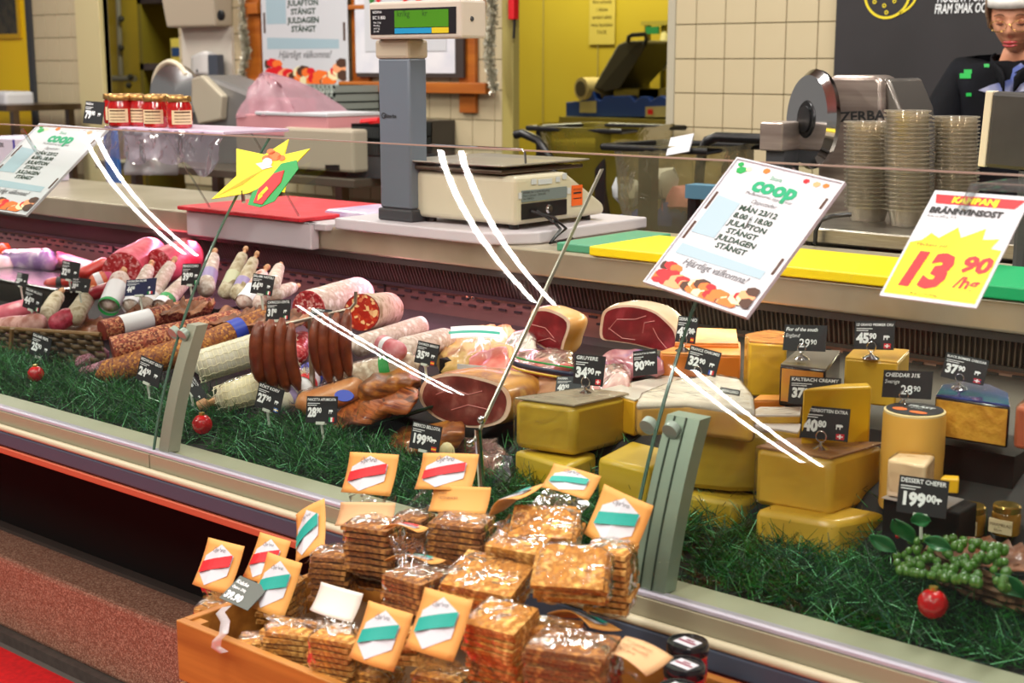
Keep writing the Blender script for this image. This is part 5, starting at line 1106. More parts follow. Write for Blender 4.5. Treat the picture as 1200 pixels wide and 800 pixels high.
m = MB(); m.grid(lambda u, v: A(532+60*u, 390-3*v+3*math.sin(u*3), 2.093+.01*v)+V((0, -.016, .008*math.sin(math.pi*u))), 10, 2); m.build('teal_stripe', teal, t, smooth=True)
meat('ham_flesh_piece', 'pinkish marbled ham trim beneath the teal label', 'ham', ((545, 432), (600, 436), (600, 404), (560, 400)), 2.06, 2.14, .04, mHamPink, seed=5)
m = MB(); m.grid(lambda u, v: A(536+34*u, 426+6*v+3*u, 2.02)+V((0, 0, 0)), 4, 2); tag(m.build('barcode_label', paperw, solid=.001), 'white barcode label below the whole ham', 'label')
meat('clear_wrapped_fat', 'white film wrapped fat between whole ham and ham chunk', 'meat', ((588, 412), (628, 412), (622, 380), (600, 388)), 2.16, 2.24, .03, M('fat_white', 'dcd4d4', .35, coat=.6), seed=31, wrapf=film)
for cs, y0, y1, th, mt, lab, sd in ((((590, 432), (672, 428), (668, 404), (604, 410)), 2.04, 2.14, .03, M('pack_redprint', 'a83034', .35, c2='c86a6c', c3='e8c8bc', scale=16, coat=.7), 'vacuum packed red sliced ham with yellow trim in the middle', 41),
     (((600, 466), (676, 462), (672, 438), (606, 436)), 1.98, 2.06, .035, M('pack_brownham', '8c5434', .4, c2='b07c58', c3='c8a0a0', scale=10, coat=.6), 'film wrapped brown ham piece left of the PARMA card', 42),
     (((690, 452), (742, 452), (738, 424), (694, 424)), 2.02, 2.10, .025, M('pack_pinkfilm', 'd08890', .35, c2='e4bcc4', c3='b84850', scale=16, coat=.7), 'pink vacuum pack right of the 34.90 card', 43),
     (((700, 424), (782, 432), (774, 410), (712, 404)), 2.10, 2.18, .025, M('pack_blueprint', '8a3a4c', .35, c2='b8787c', c3='4a58a8', scale=13, coat=.7), 'vacuum pack with blue print below the large ham', 44),
     (((512, 540), (592, 548), (590, 508), (520, 506)), 1.80, 1.90, .04, M('pack_darkmeat', '4a2420', .35, c2='6c3a34', c3='8c6a60', scale=18, coat=.8), 'dark vacuum packed meat in front of the halved ham', 45),
     (((566, 566), (604, 570), (604, 528), (574, 520)), 1.78, 1.86, .04, M('pack_blackfilm', '2c2c30', .25, c2='50505a', scale=18, coat=.9, bump=.8), 'black film package left of the lower yellow blocks', 46),
     (((600, 480), (640, 478), (640, 462), (604, 464)), 1.94, 2.0, .02, mPaperB, 'brown wrapped piece behind the big yellow block', 47),
     (((536, 470), (596, 440), (600, 428), (560, 430)), 2.0, 2.04, .02, M('pack_clearwhite', 'c8c0c0', .3, coat=.8), 'clear plastic sleeve end above the halved ham', 48)):
    meat('meat_pack', lab, 'meat', cs, y0, y1, th, mt, seed=sd, wrapf=film if sd in (41, 43, 45) else None)
# curved printed stripe on middle pack
for k, (mt, dy, w_) in enumerate(((M('stripe_navy', '1c2440', .35), 0, 6), (M('stripe_gold', 'd8b440', .4), 7, 2.5), (green_, -6, 2))):
    m = MB(); m.grid(lambda u, v: A(600+72*u, 424+dy+12*u**.6-(1-u)*3+w_*v, 2.035-.01*math.sin(math.pi*u)), 14, 1)
    tag(m.build('pack_stripe', mt, smooth=True, solid=.001), ('navy', 'gold', 'green')[k]+' curved printed stripe on the middle ham pack', 'label')
MB_ = MB().ball(A(524, 530, 1.80), .016, 12, (1, .8, 1.2)); tag(MB_.build('garlic_bulb', M('garlic_cream', 'd8c894', .5, coat=.3), smooth=True, angle=180), 'small cream garlic bulb beneath the 199.90 card', 'garlic')

# ---------------- cheeses
def cheese(name, lab, corners, y0, pb, side, top=None, wrapf=None, bev=.004, parts=(), bulge=0):
    z = A(*corners[0], y0).z; pts = [A(*corners[0], y0)]+[Zp(a, b, z) for a, b in corners[1:]]; h = z-A(corners[0][0], pb, y0).z
    # winding counter-clockwise from above
    ar = sum(p.x*q.y-q.x*p.y for p, q in zip(pts, pts[1:]+pts[:1]))
    if ar < 0: pts = pts[::-1]
    t = thing(name, lab, 'cheese', sum(pts, V((0, 0, 0)))/len(pts)-V((0, 0, h)))
    MB().hexa([p-V((0, 0, h)) for p in pts], pts).build('paste', side, t, bevel=bev, smooth=True)
    if top:
        c = sum(pts, V((0, 0, 0)))/len(pts); q = [c+(p-c)*.985 for p in pts]; MB().hexa([p+V((0, 0, -.001)) for p in q], [p+V((0, 0, .0025)) for p in q]).build('top_rind', top, t, bevel=.001)
    if wrapf:
        c = sum(pts, V((0, 0, 0)))/len(pts)-V((0, 0, h/2)); m = MB(); q = [c+(p-c)*1.03+V((0, 0, .003)) for p in pts]; m.hexa([p-V((0, 0, h*1.0)) for p in q], q); m.build('film', wrapf, t, bevel=.006, smooth=True)
    return t, pts, h
K = cheese
K('cheese_block', 'large olive yellow cheese block in film left of the right glass post', [(673, 476), (602, 467), (680, 456), (738, 462)], 1.84, 536, mChY, M('rind_greyish', '8a8074', .35, c2='b0a090', scale=9, coat=.6), film, .012)
K('cheese_block', 'lower olive cheese piece left, under the large film wrapped block', [(664, 546), (602, 527), (650, 520), (700, 530)], 1.80, 592, mChY, None, None, .008)
K('cheese_block', 'lower olive cheese piece right of it, behind the tall header cards', [(760, 550), (700, 536), (740, 515), (800, 530)], 1.80, 606, mChY, None, None, .008)
K('cheese_wedge', 'long yellow wedge with pale film edge behind the large block', [(744, 470), (700, 458), (782, 440), (808, 446)], 1.95, 512, M('cheese_amber', 'd09c20', .4, coat=.4), M('film_pale', 'd8cfc0', .4, coat=.5), None, .004)
# brie
z = A(812, 440, 2.0).z; t = thing('brie_cheese', 'thick white bloomy brie half wrapped in film', 'cheese', A(810, 520, 1.95))
pts = [Zp(a, b, z) for a, b in [(746, 474), (752, 462), (790, 447), (840, 441), (868, 446), (882, 464), (884, 482), (806, 472)]]
h_ = z-A(806, 510, Zp(806, 472, z).y).z; ar = sum(p.x*q.y-q.x*p.y for p, q in zip(pts, pts[1:]+pts[:1])); pts = pts[::-1] if ar < 0 else pts
MB().hexa([p-V((0, 0, h_)) for p in pts], pts).build('paste', M('brie_paste', 'd8a83c', .4, c2='c8985c', scale=12, coat=.4), t, bevel=.01, bseg=3, smooth=True)
c_ = sum(pts, V((0, 0, 0)))/len(pts); q = [c_+(p-c_)*1.01 for p in pts]; MB().hexa([p-V((0, 0, .010)) for p in q], [p+V((0, 0, .003)) for p in q]).build('bloomy_top', mBrie, t, bevel=.006, bseg=3, smooth=True)
q = [c_+(p-c_)*1.03 for p in pts]; MB().hexa([p-V((0, 0, h_)) for p in q], [p+V((0, 0, .006)) for p in q]).build('film', film, t, bevel=.01, smooth=True)
K('cheese_block', 'flat orange cheese slab with patterned top behind the brie', [(775, 415), (773, 413), (815, 398), (868, 402), (868, 418)], 2.14, 441, mOr, mOrTop, None, .003)
K('cheese_wedge', 'small patterned orange wedge standing on the orange slab', [(790, 403), (818, 385), (863, 387), (866, 404)], 2.20, 412, mOr, mOrTop, None, .003)
K('cheese_block', 'tall yellow film wrapped cheese beside the orange slab', [(878, 401), (873, 393), (900, 388), (920, 390), (922, 404)], 2.10, 464, mChB, mOrTop, film, .004)
K('cheese_block', 'black waxed cheese block with grey top and orange face', [(968, 434), (914, 428), (935, 410), (985, 412)], 2.04, 482, mBlkW, M('wax_greytop', '6a645c', .4, c2='524c46', scale=12, coat=.5), None, .003)
R = Rect(A(917, 479, 2.042), A(966, 485, 2.042-.0), A(917, 431, 2.042)); zz0 = Zp(914, 428, A(968, 434, 2.04).z)
pA, pB = Zp(914, 428, A(968, 434, 2.04).z), A(968, 434, 2.04)
R = Rect(pA-V((0, 0, .062)), pB-V((0, 0, .062)), pA); tag(MB().fbox(R, .004, .003, R.w-.004, .058, .0008, .002).build('cut_face', M('face_creamy', 'e0ae3c', .4, c2='d8883c', c3='e4bc50', scale=9, coat=.4)), 'creamy yellow cut face on the black waxed block', 'cheese face')
K('cheese_block', 'tall square yellow cheese block under the 45.90 card', [(1052, 426), (990, 420), (1004, 406), (1066, 411)], 2.10, 478, mChG, M('top_gold', 'd8a840', .45, c2='c08c34', scale=14, coat=.4), None, .003)
K('cheese_wedge', 'bright yellow wedge standing behind the 40.80 card', [(1022, 453), (940, 455), (985, 449), (1018, 448)], 1.98, 545, mChB, None, None, .004)
# round cheese
zc_ = A(1072, 470, 2.0).z; y0 = Zp(1072, 481, zc_).y; ctr = Zp(1072, 481, zc_); rr = abs(Zp(1119, 483, zc_).x-Zp(1025, 479, zc_).x)/2*.92; hh = zc_-deckz(ctr.y)
t = thing('round_cheese', 'small tall round yellow cheese with black printed top label', 'cheese', ctr-V((0, 0, hh)))
MB().lathe(ctr-V((0, 0, hh)), [(rr*.97, 0), (rr, .004), (rr*.985, hh*.5), (rr*1.0, hh*.55), (rr*.99, hh-.006), (rr*.96, hh)], 48).build('paste', M('wheel_paste', 'dca444', .42, c2='e0b058', scale=5, coat=.4), t, smooth=True)
MB().lathe(ctr, [(rr*.97, -.004), (rr*.97, .001), (rr*.90, .002)], 48).build('rim_ring', M('wheel_rim', 'e6cf98', .4), t, smooth=True)
MB().lathe(ctr+V((0, 0, .001)), [(rr*.9, 0), (rr*.9, .0018)], 48).build('top_label', slate, t)
RW = Rect(ctr+V((-rr, -rr, .0032)), ctr+V((rr, -rr, .0032)), ctr+V((-rr, rr, .0032)))
m = MB(); m.text(RW, 'PRÄST', rr*.65, rr*1.25, rr*.3, 0, bold=.03); m.text(RW, 'Svensk', rr*.8, rr*1.05, rr*.16, 0); m.build('label_lettering', chalk, t)
m = MB(); m.fpoly(RW, [(rr*(.62+.25*math.cos(a/12*6.283)), rr*(.7+.2*math.sin(a/12*6.283))) for a in range(12)], .0); m.fpoly(RW, [(rr*(1.3+.3*math.cos(a/12*6.283)), rr*(.6+.16*math.sin(a/12*6.283))) for a in range(12)], .0); m.build('label_emblem', orng, t)
# cheddar half
z = A(1130, 466, 2.02).z; p0, p1 = Zp(1096, 462, z), Zp(1184, 474, z)
t, pts, h = K('cheddar_half', 'crumbly golden cheddar piece coated in black with blue film top', [(1184, 477), (1096, 464), (1104, 452), (1130, 447), (1160, 452), (1182, 462)], 2.0, 526, mBlkW, mBlue, None, .003)
f0, f1 = [p for p in (A(1184, 477, 2.0), Zp(1096, 464, A(1184, 477, 2.0).z))]; R = Rect(f1-V((0, 0, h)), f0-V((0, 0, h)), f1)
MB().fbox(R, .003, .004, R.w-.003, R.h-.004, .0005, .003).build('crumbly_face', mCrumb, t)
K('cheese_block', 'big golden cheese block under the 40.80 card', [(975, 538), (885, 524), (925, 514), (1036, 520)], 1.86, 608, mChG, mRindR, film, .010)
K('cheese_block', 'lower golden block supporting the one with the 40.80 card', [(978, 612), (884, 596), (930, 580), (1040, 600)], 1.83, 668, mChG, None, None, .010)
K('cheese_block', 'olive film wrapped cheese block right of the glass post', [(857, 506), (790, 500), (815, 488), (925, 500), (922, 506)], 1.88, 578, mChY, M('rind_greyish', '8a8074', .35), film, .010)
K('cheese_block', 'olive cheese block at deck level beside the glass post', [(862, 588), (786, 574), (830, 566), (905, 580)], 1.86, 640, mChY, None, None, .010)
K('cheese_wedge', 'small gold wedge standing between brie and glass post', [(838, 482), (800, 478), (810, 470), (842, 474)], 1.96, 506, mChG, None, None, .003)
K('brie_pack', 'flat pale film wrapped brie wedge, upper of two left of the 40.80 card', [(938, 488), (872, 488), (890, 478), (940, 478)], 1.98, 497, mChG, mBrie, film, .003)
K('brie_pack', 'flat pale film wrapped brie wedge, lower of two left of the 40.80 card', [(936, 508), (880, 500), (892, 496), (940, 498)], 1.93, 517, mChG, mBrie, None, .003)
K('soft_cheese_pack', 'pale pinkish soft cheese in clear film behind the 199.00 card', [(1085, 546), (1040, 538), (1052, 530), (1096, 533)], 1.84, 590, M('cheese_palepink', 'e8c8a8', .5, c2='e8ccb0', scale=20, coat=.4), None, film, .004)
K('cheese_slice', 'small orange slice standing right of the 199.00 card', [(1124, 562), (1102, 560), (1106, 556), (1124, 557)], 1.86, 579, mChB, None, None, .002)
K('cheese_wedge', 'reddish wrapped cheese at the right edge of the frame', [(1215, 480), (1190, 476), (1200, 468), (1222, 470)], 1.95, 530, M('cheese_salmon', 'c86a4c', .4, coat=.5), None, film, .006)
K('patterned_cheese', 'low patterned orange cheese in front of the tall yellow one', [(920, 470), (882, 470), (890, 464), (922, 464)], 2.05, 480, mOr, mOrTop, None, .002)
# basket of brown paper with two little jars, grapes, garland
paper('crumpled brown paper bowl edge holding two jars at the right', (1076, 652), (1240, 676), 1.80, 1.86, .018, 21, hgt=.012)
t = thing('wicker_basket', 'brown wicker basket lined with paper at the right', 'basket', D(1160, 690))
m = MB(); a0, a1 = A(1085, 642, 1.79), A(1240, 690, 1.76)
for i in range(5): m.tube([a0.lerp(a1, u/16)+V((0, .004*math.sin(u*2+i*3.14), -.009*i-.01*math.sin(math.pi*u/16))) for u in range(17)], .0045, 6)
m.build('weave', M('wicker_brown', '6a4a2c', .6), t, smooth=True)
for i, (px, l) in enumerate(((1137, 'left'), (1178, 'right'))):
    b = A(px, 624, 1.92); r = mpp(px, 620, 1.92)*17
    t = thing('preserve_jar', l+' of two small amber jars with cream labels in the paper basket', 'jar', b)
    MB().lathe(b, [(r*.95, 0), (r, .003), (r, .028), (r*.9, .032)], 20).build('jar_body', M('amber_glass', '5a3a18', .1, c2='a87828', scale=30, coat=.6), t, smooth=True, angle=60)
    MB().lathe(b+V((0, 0, .032)), [(r*.93, 0), (r*.95, .008), (r*.85, .010), (0, .010)], 20).build('lid', M('lid_brass', 'b89850', .25, .8), t, smooth=True)
    R = Rect(b+V((-r*.8, -r-.001, .004)), b+V((r*.8, -r-.001, .004)), b+V((-r*.8, -r-.001, .024))); MB().fbox(R, 0, 0, R.w, R.h, -.003, 0).build('label', M('jar_label', 'dfc9a0', .6), t)
    m = MB(); m.text(R, 'MARMELAD', R.w*.06, R.h*.55, R.h*.3, .0006); m.text(R, 'fikon', R.w*.25, R.h*.18, R.h*.28, .0006); m.build('lettering', M('label_brown', '5e3c24', .6), t)
gm = M('grape_green', '355c18', .22, c2='4c7c28', scale=12, coat=.7)
g0 = MB().ball((0, 0, 0), .0062, 12, (1, 1, 1.1)).build('grape', gm, smooth=True, angle=180, org=V((0, 0, 0)))
rr = random.Random(11); first = True
for i in range(150):
    px, py = rr.uniform(1050, 1180), rr.uniform(630, 692); py = max(py, 618+(px-1052)*.2); py = min(py, 668+(px-1052)*.16)
    pos = A(px, py, 1.70+.10*(688-py)/60+rr.uniform(0, .02)); g = g0 if first else g0.copy()
    if not first: COL.objects.link(g)
    first = False; g.location = pos; s_ = rr.uniform(.85, 1.15); g.scale = (s_, s_, s_); tag(g, 'green grape in the bunch lying above the right red bauble', 'grape', 'green grapes above the red bauble')
def leaf(px, py, y, r, lab, rot):
    m = MB(); c = A(px, py, y); pts = []
    def lf(u, v):
        a = (u-.5)*1.5*r*math.sin(math.pi*(.06+.9*v)); b_ = (v-.5)*2*r; k = .3*r*abs(u-.5)*2
        return c+V((math.cos(rot)*a-math.sin(rot)*b_, -.5*b_*math.cos(rot)-k, .8*(math.sin(rot)*a+math.cos(rot)*b_)+k))
    m.grid(lf, 8, 10)
    tag(m.build('artificial_leaf', M('leaf_green', '0f5a2c', .4, c2='1c7a3c', scale=20, coat=.3), smooth=True, solid=.0008, angle=180), lab, 'leaf')
for px, py, r, lab, rt in ((1060, 625, .022, 'dark green artificial leaf left of the grapes', .4), (1036, 640, .02, 'dark green leaf at the foot of the golden block', 1.), (1080, 612, .016, 'small green leaf behind the grapes', 2.), (1184, 690, .024, 'bright green leaf at the right edge below the grapes', .8), (1100, 640, .018, 'green leaf amid the grape bunch', 1.4)): leaf(px, py, 1.74, r, lab, rt)
# fir garland in three stretches
needle = [M('fir_dark', '0a3414', .5), M('fir_mid', '1f6a20', .45), M('fir_blue', '245c4c', .35), M('fir_painted_sparkle', '7cc890', .2)]  # the palest needles put the garland's sparkle into colour
def garland(lab, xa, xb, n, seed):
    rr = random.Random(seed); m = MB()
    for i in range(n):
        x = rr.uniform(xa, xb); c = noise.noise(V((x*3, seed, 0)))*.03; q = rr.gauss(0, 1)
        y = 1.775+c*.7+q*.058; y = min(1.95, y) if y > 1.672 else rr.uniform(1.672, 1.80); hgt = .035*math.exp(-((y-1.79)/.09)**2)
        p = V((x, y, deckz(y, x)+rr.uniform(0, hgt+.004)))
        d = V((rr.uniform(-1, 1), rr.uniform(-.9, .9), rr.uniform(-.25, .8))).normalized(); L = rr.uniform(.018, .05); p.z += .010*noise.noise(V((x*14, y*14, seed)))
        if p.y+d.y*L < 1.668: d.y = abs(d.y)
        s_ = d.cross(V((rr.random()-.5, rr.random()-.5, rr.random()-.5))).normalized()*.0008
        m.m = rr.choice((0, 0, 0, 1, 1, 1, 2, 3) if rr.random() < .5 else (0, 0, 1, 1)); m.add([p-s_, p+s_, p+d*L+s_*.4, p+d*L-s_*.4], [(0, 1, 2, 3)])
    m.m = 0; m.tube([V((xa+(xb-xa)*k/30, 1.775+noise.noise(V(((xa+(xb-xa)*k/30)*3, seed, 0)))*.03, .77)) for k in range(31)], .006, 6)
    o = m.build('fir_garland', needle); return tag(o, lab, 'garland')
garland('green fir garland along the glass before the salamis, left stretch', -3.55, J1-.01, 20000, 1)
garland('green fir garland before the hams, middle stretch between the posts', J1+.045, J3-.01, 20000, 2)
garland('green fir garland before the cheeses, right stretch', J3+.03, -.05, 21000, 3)
def bauble(px, py, y, rpx, lab):
    c = A(px, py, y); r = rpx*mpp(px, py, y); t = thing('red_bauble', lab, 'bauble', c-V((0, 0, r)))
    m = MB().ball(c, r, 20, (1, 1, 1), .04, 14); m.build('ball', M('bauble_red', 'd40c14', .2, c2='b00a10', scale=60, kind='cell', bump=.6, coat=.6), t, smooth=True, angle=180)
    MB().lathe(c+V((0, 0, r*.93)), [(r*.3, 0), (r*.3, r*.25), (0, r*.28)], 12).build('cap', M('cap_gold', 'c8a84c', .3, .9), t)
bauble(237, 497, 1.70, 12, 'red bauble in the garland right of the left glass post'); bauble(42, 438, 1.74, 9.5, 'red bauble in the garland at the far left'); bauble(1093, 707, 1.70, 18, 'large sparkling red bauble in the garland at the right'); bauble(1052, 628, 1.82, 3, 'tiny dark berry among the leaves left of the grapes')
# ---------------- price cards
card((70, 326), (91, 330), (71, 304), 2.16, 'Vildsvin', '32.90', None, 'small black card before the pink wrapped meat, handwritten', 'clip')
card((82, 341), (103, 343), (84, 325), 2.04, 'SALAMI', '30.90', None, 'bluish card leaning among packs, left of the netted salami', 'clip')
card((17, 334), (30, 337), (18, 318), 2.04, 'KORV', '25.90', None, 'narrow card shape standing for a faint reflection in front of the black tray', 'clip')  # solid card added in place of a faint reflection
card((26, 359), (46, 367), (33, 336), 1.96, 'SALAMI MILANO', '44.90', 'it', 'card priced 44.90 at the far left, tilted', 'clip')
card((146, 347), (181, 345), (148, 328), 2.0, 'VENTRICINA SALAMI', '44.90', 'it', 'dark blue card priced 44.90 left of the first glass joint', 'clip', col=M('card_navy', '1a2248', .5))
card((212, 334), (233, 334), (212, 309), 2.08, 'FINOCCHIO', '39.90', 'it', 'card half hidden by salami right at the glass joint', 'clip')
card((293, 343), (318, 347), (298, 320), 2.06, 'SALAMI NAPOLI', '44.90', 'it', 'card priced 44.90 on the pink salami with round label', 'clip')
card((311, 376), (339, 375), (311, 352), 2.02, 'CAPRICCIO GENTIL', '31.90', 'it', 'card priced 31.90 left of the big sliced salami', 'clip')
card((361, 376), (385, 379), (362, 360), 2.0, 'MORTADELLA', '', None, 'card showing only its title row behind the rod', 'clip')
card((34, 414), (56, 423), (43, 390), 1.84, 'SALAMI PEPE', '25.90', None, 'card priced 25.90 on the dark basket', 'clip')
card((159, 443), (185, 455), (166, 416), 1.76, 'MEDWURST GROV', '24.90', None, 'tilted card priced 24.90 left of the first glass post', 'clip')
card((214, 447), (233, 475), (222, 433), 1.78, 'KALVSYLTA', '26.90', None, 'steeply tilted card right of the first glass post', 'clip')
card((298, 475), (327, 486), (307, 448), 1.78, 'RÖKT KORV', '27.90', 'se', 'tilted card priced 27.90 under the left sausage bunch', 'clip')
card((358, 495), (394, 496), (361, 464), 1.78, 'PANCETTA AFFUMICATA', '28.90', 'it', 'card priced 28.90 below the sausage rod', 'clip')
card((485, 424), (510, 430), (488, 398), 1.95, 'CHORIZO IBERICO', '35.90', 'es', 'card priced 35.90 left of the whole ham', 'clip')
card((479, 524), (513, 532), (480, 492), 1.74, 'IBERICO BELLOTA', '199.90', 'es', 'card priced 199.90 below the halved ham', 'clip')
card((671, 449), (706, 453), (672, 414), 1.93, 'GRUYERE', '34.90', 'ch', 'card priced 34.90 with red flag above the large olive block', 'ring')
card((650, 463), (690, 463), (650, 441), 1.96, 'PARMA', '40.90', None, 'grey card reading PARMA behind the 34.90 card', None, col=M('card_grey', '3c444a', .5))
card((742, 441), (770, 438), (731, 413), 2.04, 'PROSCIUTTO DI PARMA', '90.90', None, 'card with cow below the large ham half', None)
card((791, 400), (814, 403), (791, 369), 2.14, 'SERRANO', '43.90', 'es', 'card priced 43.90 right of the large ham', 'ring')
card((802, 432), (838, 442), (803, 402), 1.99, 'FRANCE CHAUMES', '32.90', 'fr', 'card priced 32.90 with French flag standing on the brie', 'ring')
card((839, 482), (862, 486), (842, 453), 1.90, 'HERRGÅRD', '21.90', None, 'small grey-black card turned sideways in front of the brie', 'ring', col=M('card_charcoal', '2a2a2e', .5))
card((917, 410), (967, 412), (916, 380), 2.06, 'Fior of the south', '29.90', None, 'chalk handwritten card with an England line, on the black waxed block', 'ring', hand='England')
card((1000, 409), (1047, 410), (999, 376), 2.10, 'LE GRAND PREMIER CRU', '45.90', 'ch', 'card priced 45.90 standing on the tall square block', 'ring')
card((923, 472), (983, 476), (924, 440), 1.99, 'KALTBACH CREAMY', '37.90', None, 'wide card titled KALTBACH CREAMY in front of the black waxed block', None)
card((937, 512), (993, 518), (937, 474), 1.90, 'VÄSTERBOTTEN EXTRA', '40.80', 'dk', 'card priced 40.80 standing on the big golden block', 'ring')
card((1033, 465), (1091, 468), (1034, 433), 1.97, 'CHEDDAR 31%', '28.90', None, 'handwritten chalk card CHEDDAR 31% on the round cheese', 'ring', hand='Sverige')
card((1102, 441), (1152, 452), (1104, 411), 2.06, 'BLACK BOMBER CHEDDAR', '37.90', 'uk', 'card priced 37.90 with British flag on the blue filmed cheddar', 'ring')
card((1050, 599), (1108, 608), (1055, 556), 1.79, 'DESSERT CHEFER', '199.00', None, 'card priced 199.00 before the pale soft cheese', 'clip')
R_ = card((97, 144), (119, 146), (99, 118), 2.10, 'Hallon', '79.90', None, 'dark card priced 79.90 left of the jam jars', None)

for px, y_, w_, lab in ((1140, 2.06, .16, 'black riser block carrying the blue filmed cheddar'), (950, 2.10, .10, 'black riser block under the black waxed cheese')):
    zt_ = A(px, 527 if px > 1000 else 480, y_-.05).z; x_ = A(px, 520, y_).x
    tag(MB().box((x_-w_/2, y_-.04, deckz(y_)-.04), (x_+w_/2, y_+.08, zt_-.002)).build('riser_block', M('riser_black', '1a1817', .75, spec=.2)), lab, 'riser')

a = A(1036, 592, 1.84); b = A(1126, 592, 1.84); tag(MB().box((a.x, 1.835, deckz(1.84)), (b.x, 1.90, A(1085, 591, 1.84).z-.001)).build('riser_block', M('riser_black', '1a1817', .75, spec=.2), bevel=.003), 'small dark riser block beneath the pale soft cheese', 'riser')
tag(MB().box((a.x, 1.83, A(1085, 591, 1.84).z-.001), (b.x-.02, 1.90, A(1085, 591, 1.84).z+.0)).build('silver_foil', M('foil_silver', 'c8c4c4', .3, .6)), 'silver foil sheet under the pale soft cheese', 'foil')
a = A(515, 426, 2.12); b = A(795, 426, 2.12); tag(MB().box((a.x, 2.12, deckz(2.12, -2)), (b.x, 2.44, A(560, 428, 2.12).z)).build('riser_block', M('riser_black', '1a1817', .75, spec=.2)), 'long black riser shelf carrying the hams at the back', 'riser')
a = A(-60, 330, 2.30); b = A(240, 352, 2.2); tag(MB().box((a.x, 2.24, deckz(2.24, -2)), (b.x, 2.46, A(60, 322, 2.30).z)).build('riser_block', M('riser_black', '1a1817', .75, spec=.2)), 'black riser shelf behind the left salamis', 'riser')
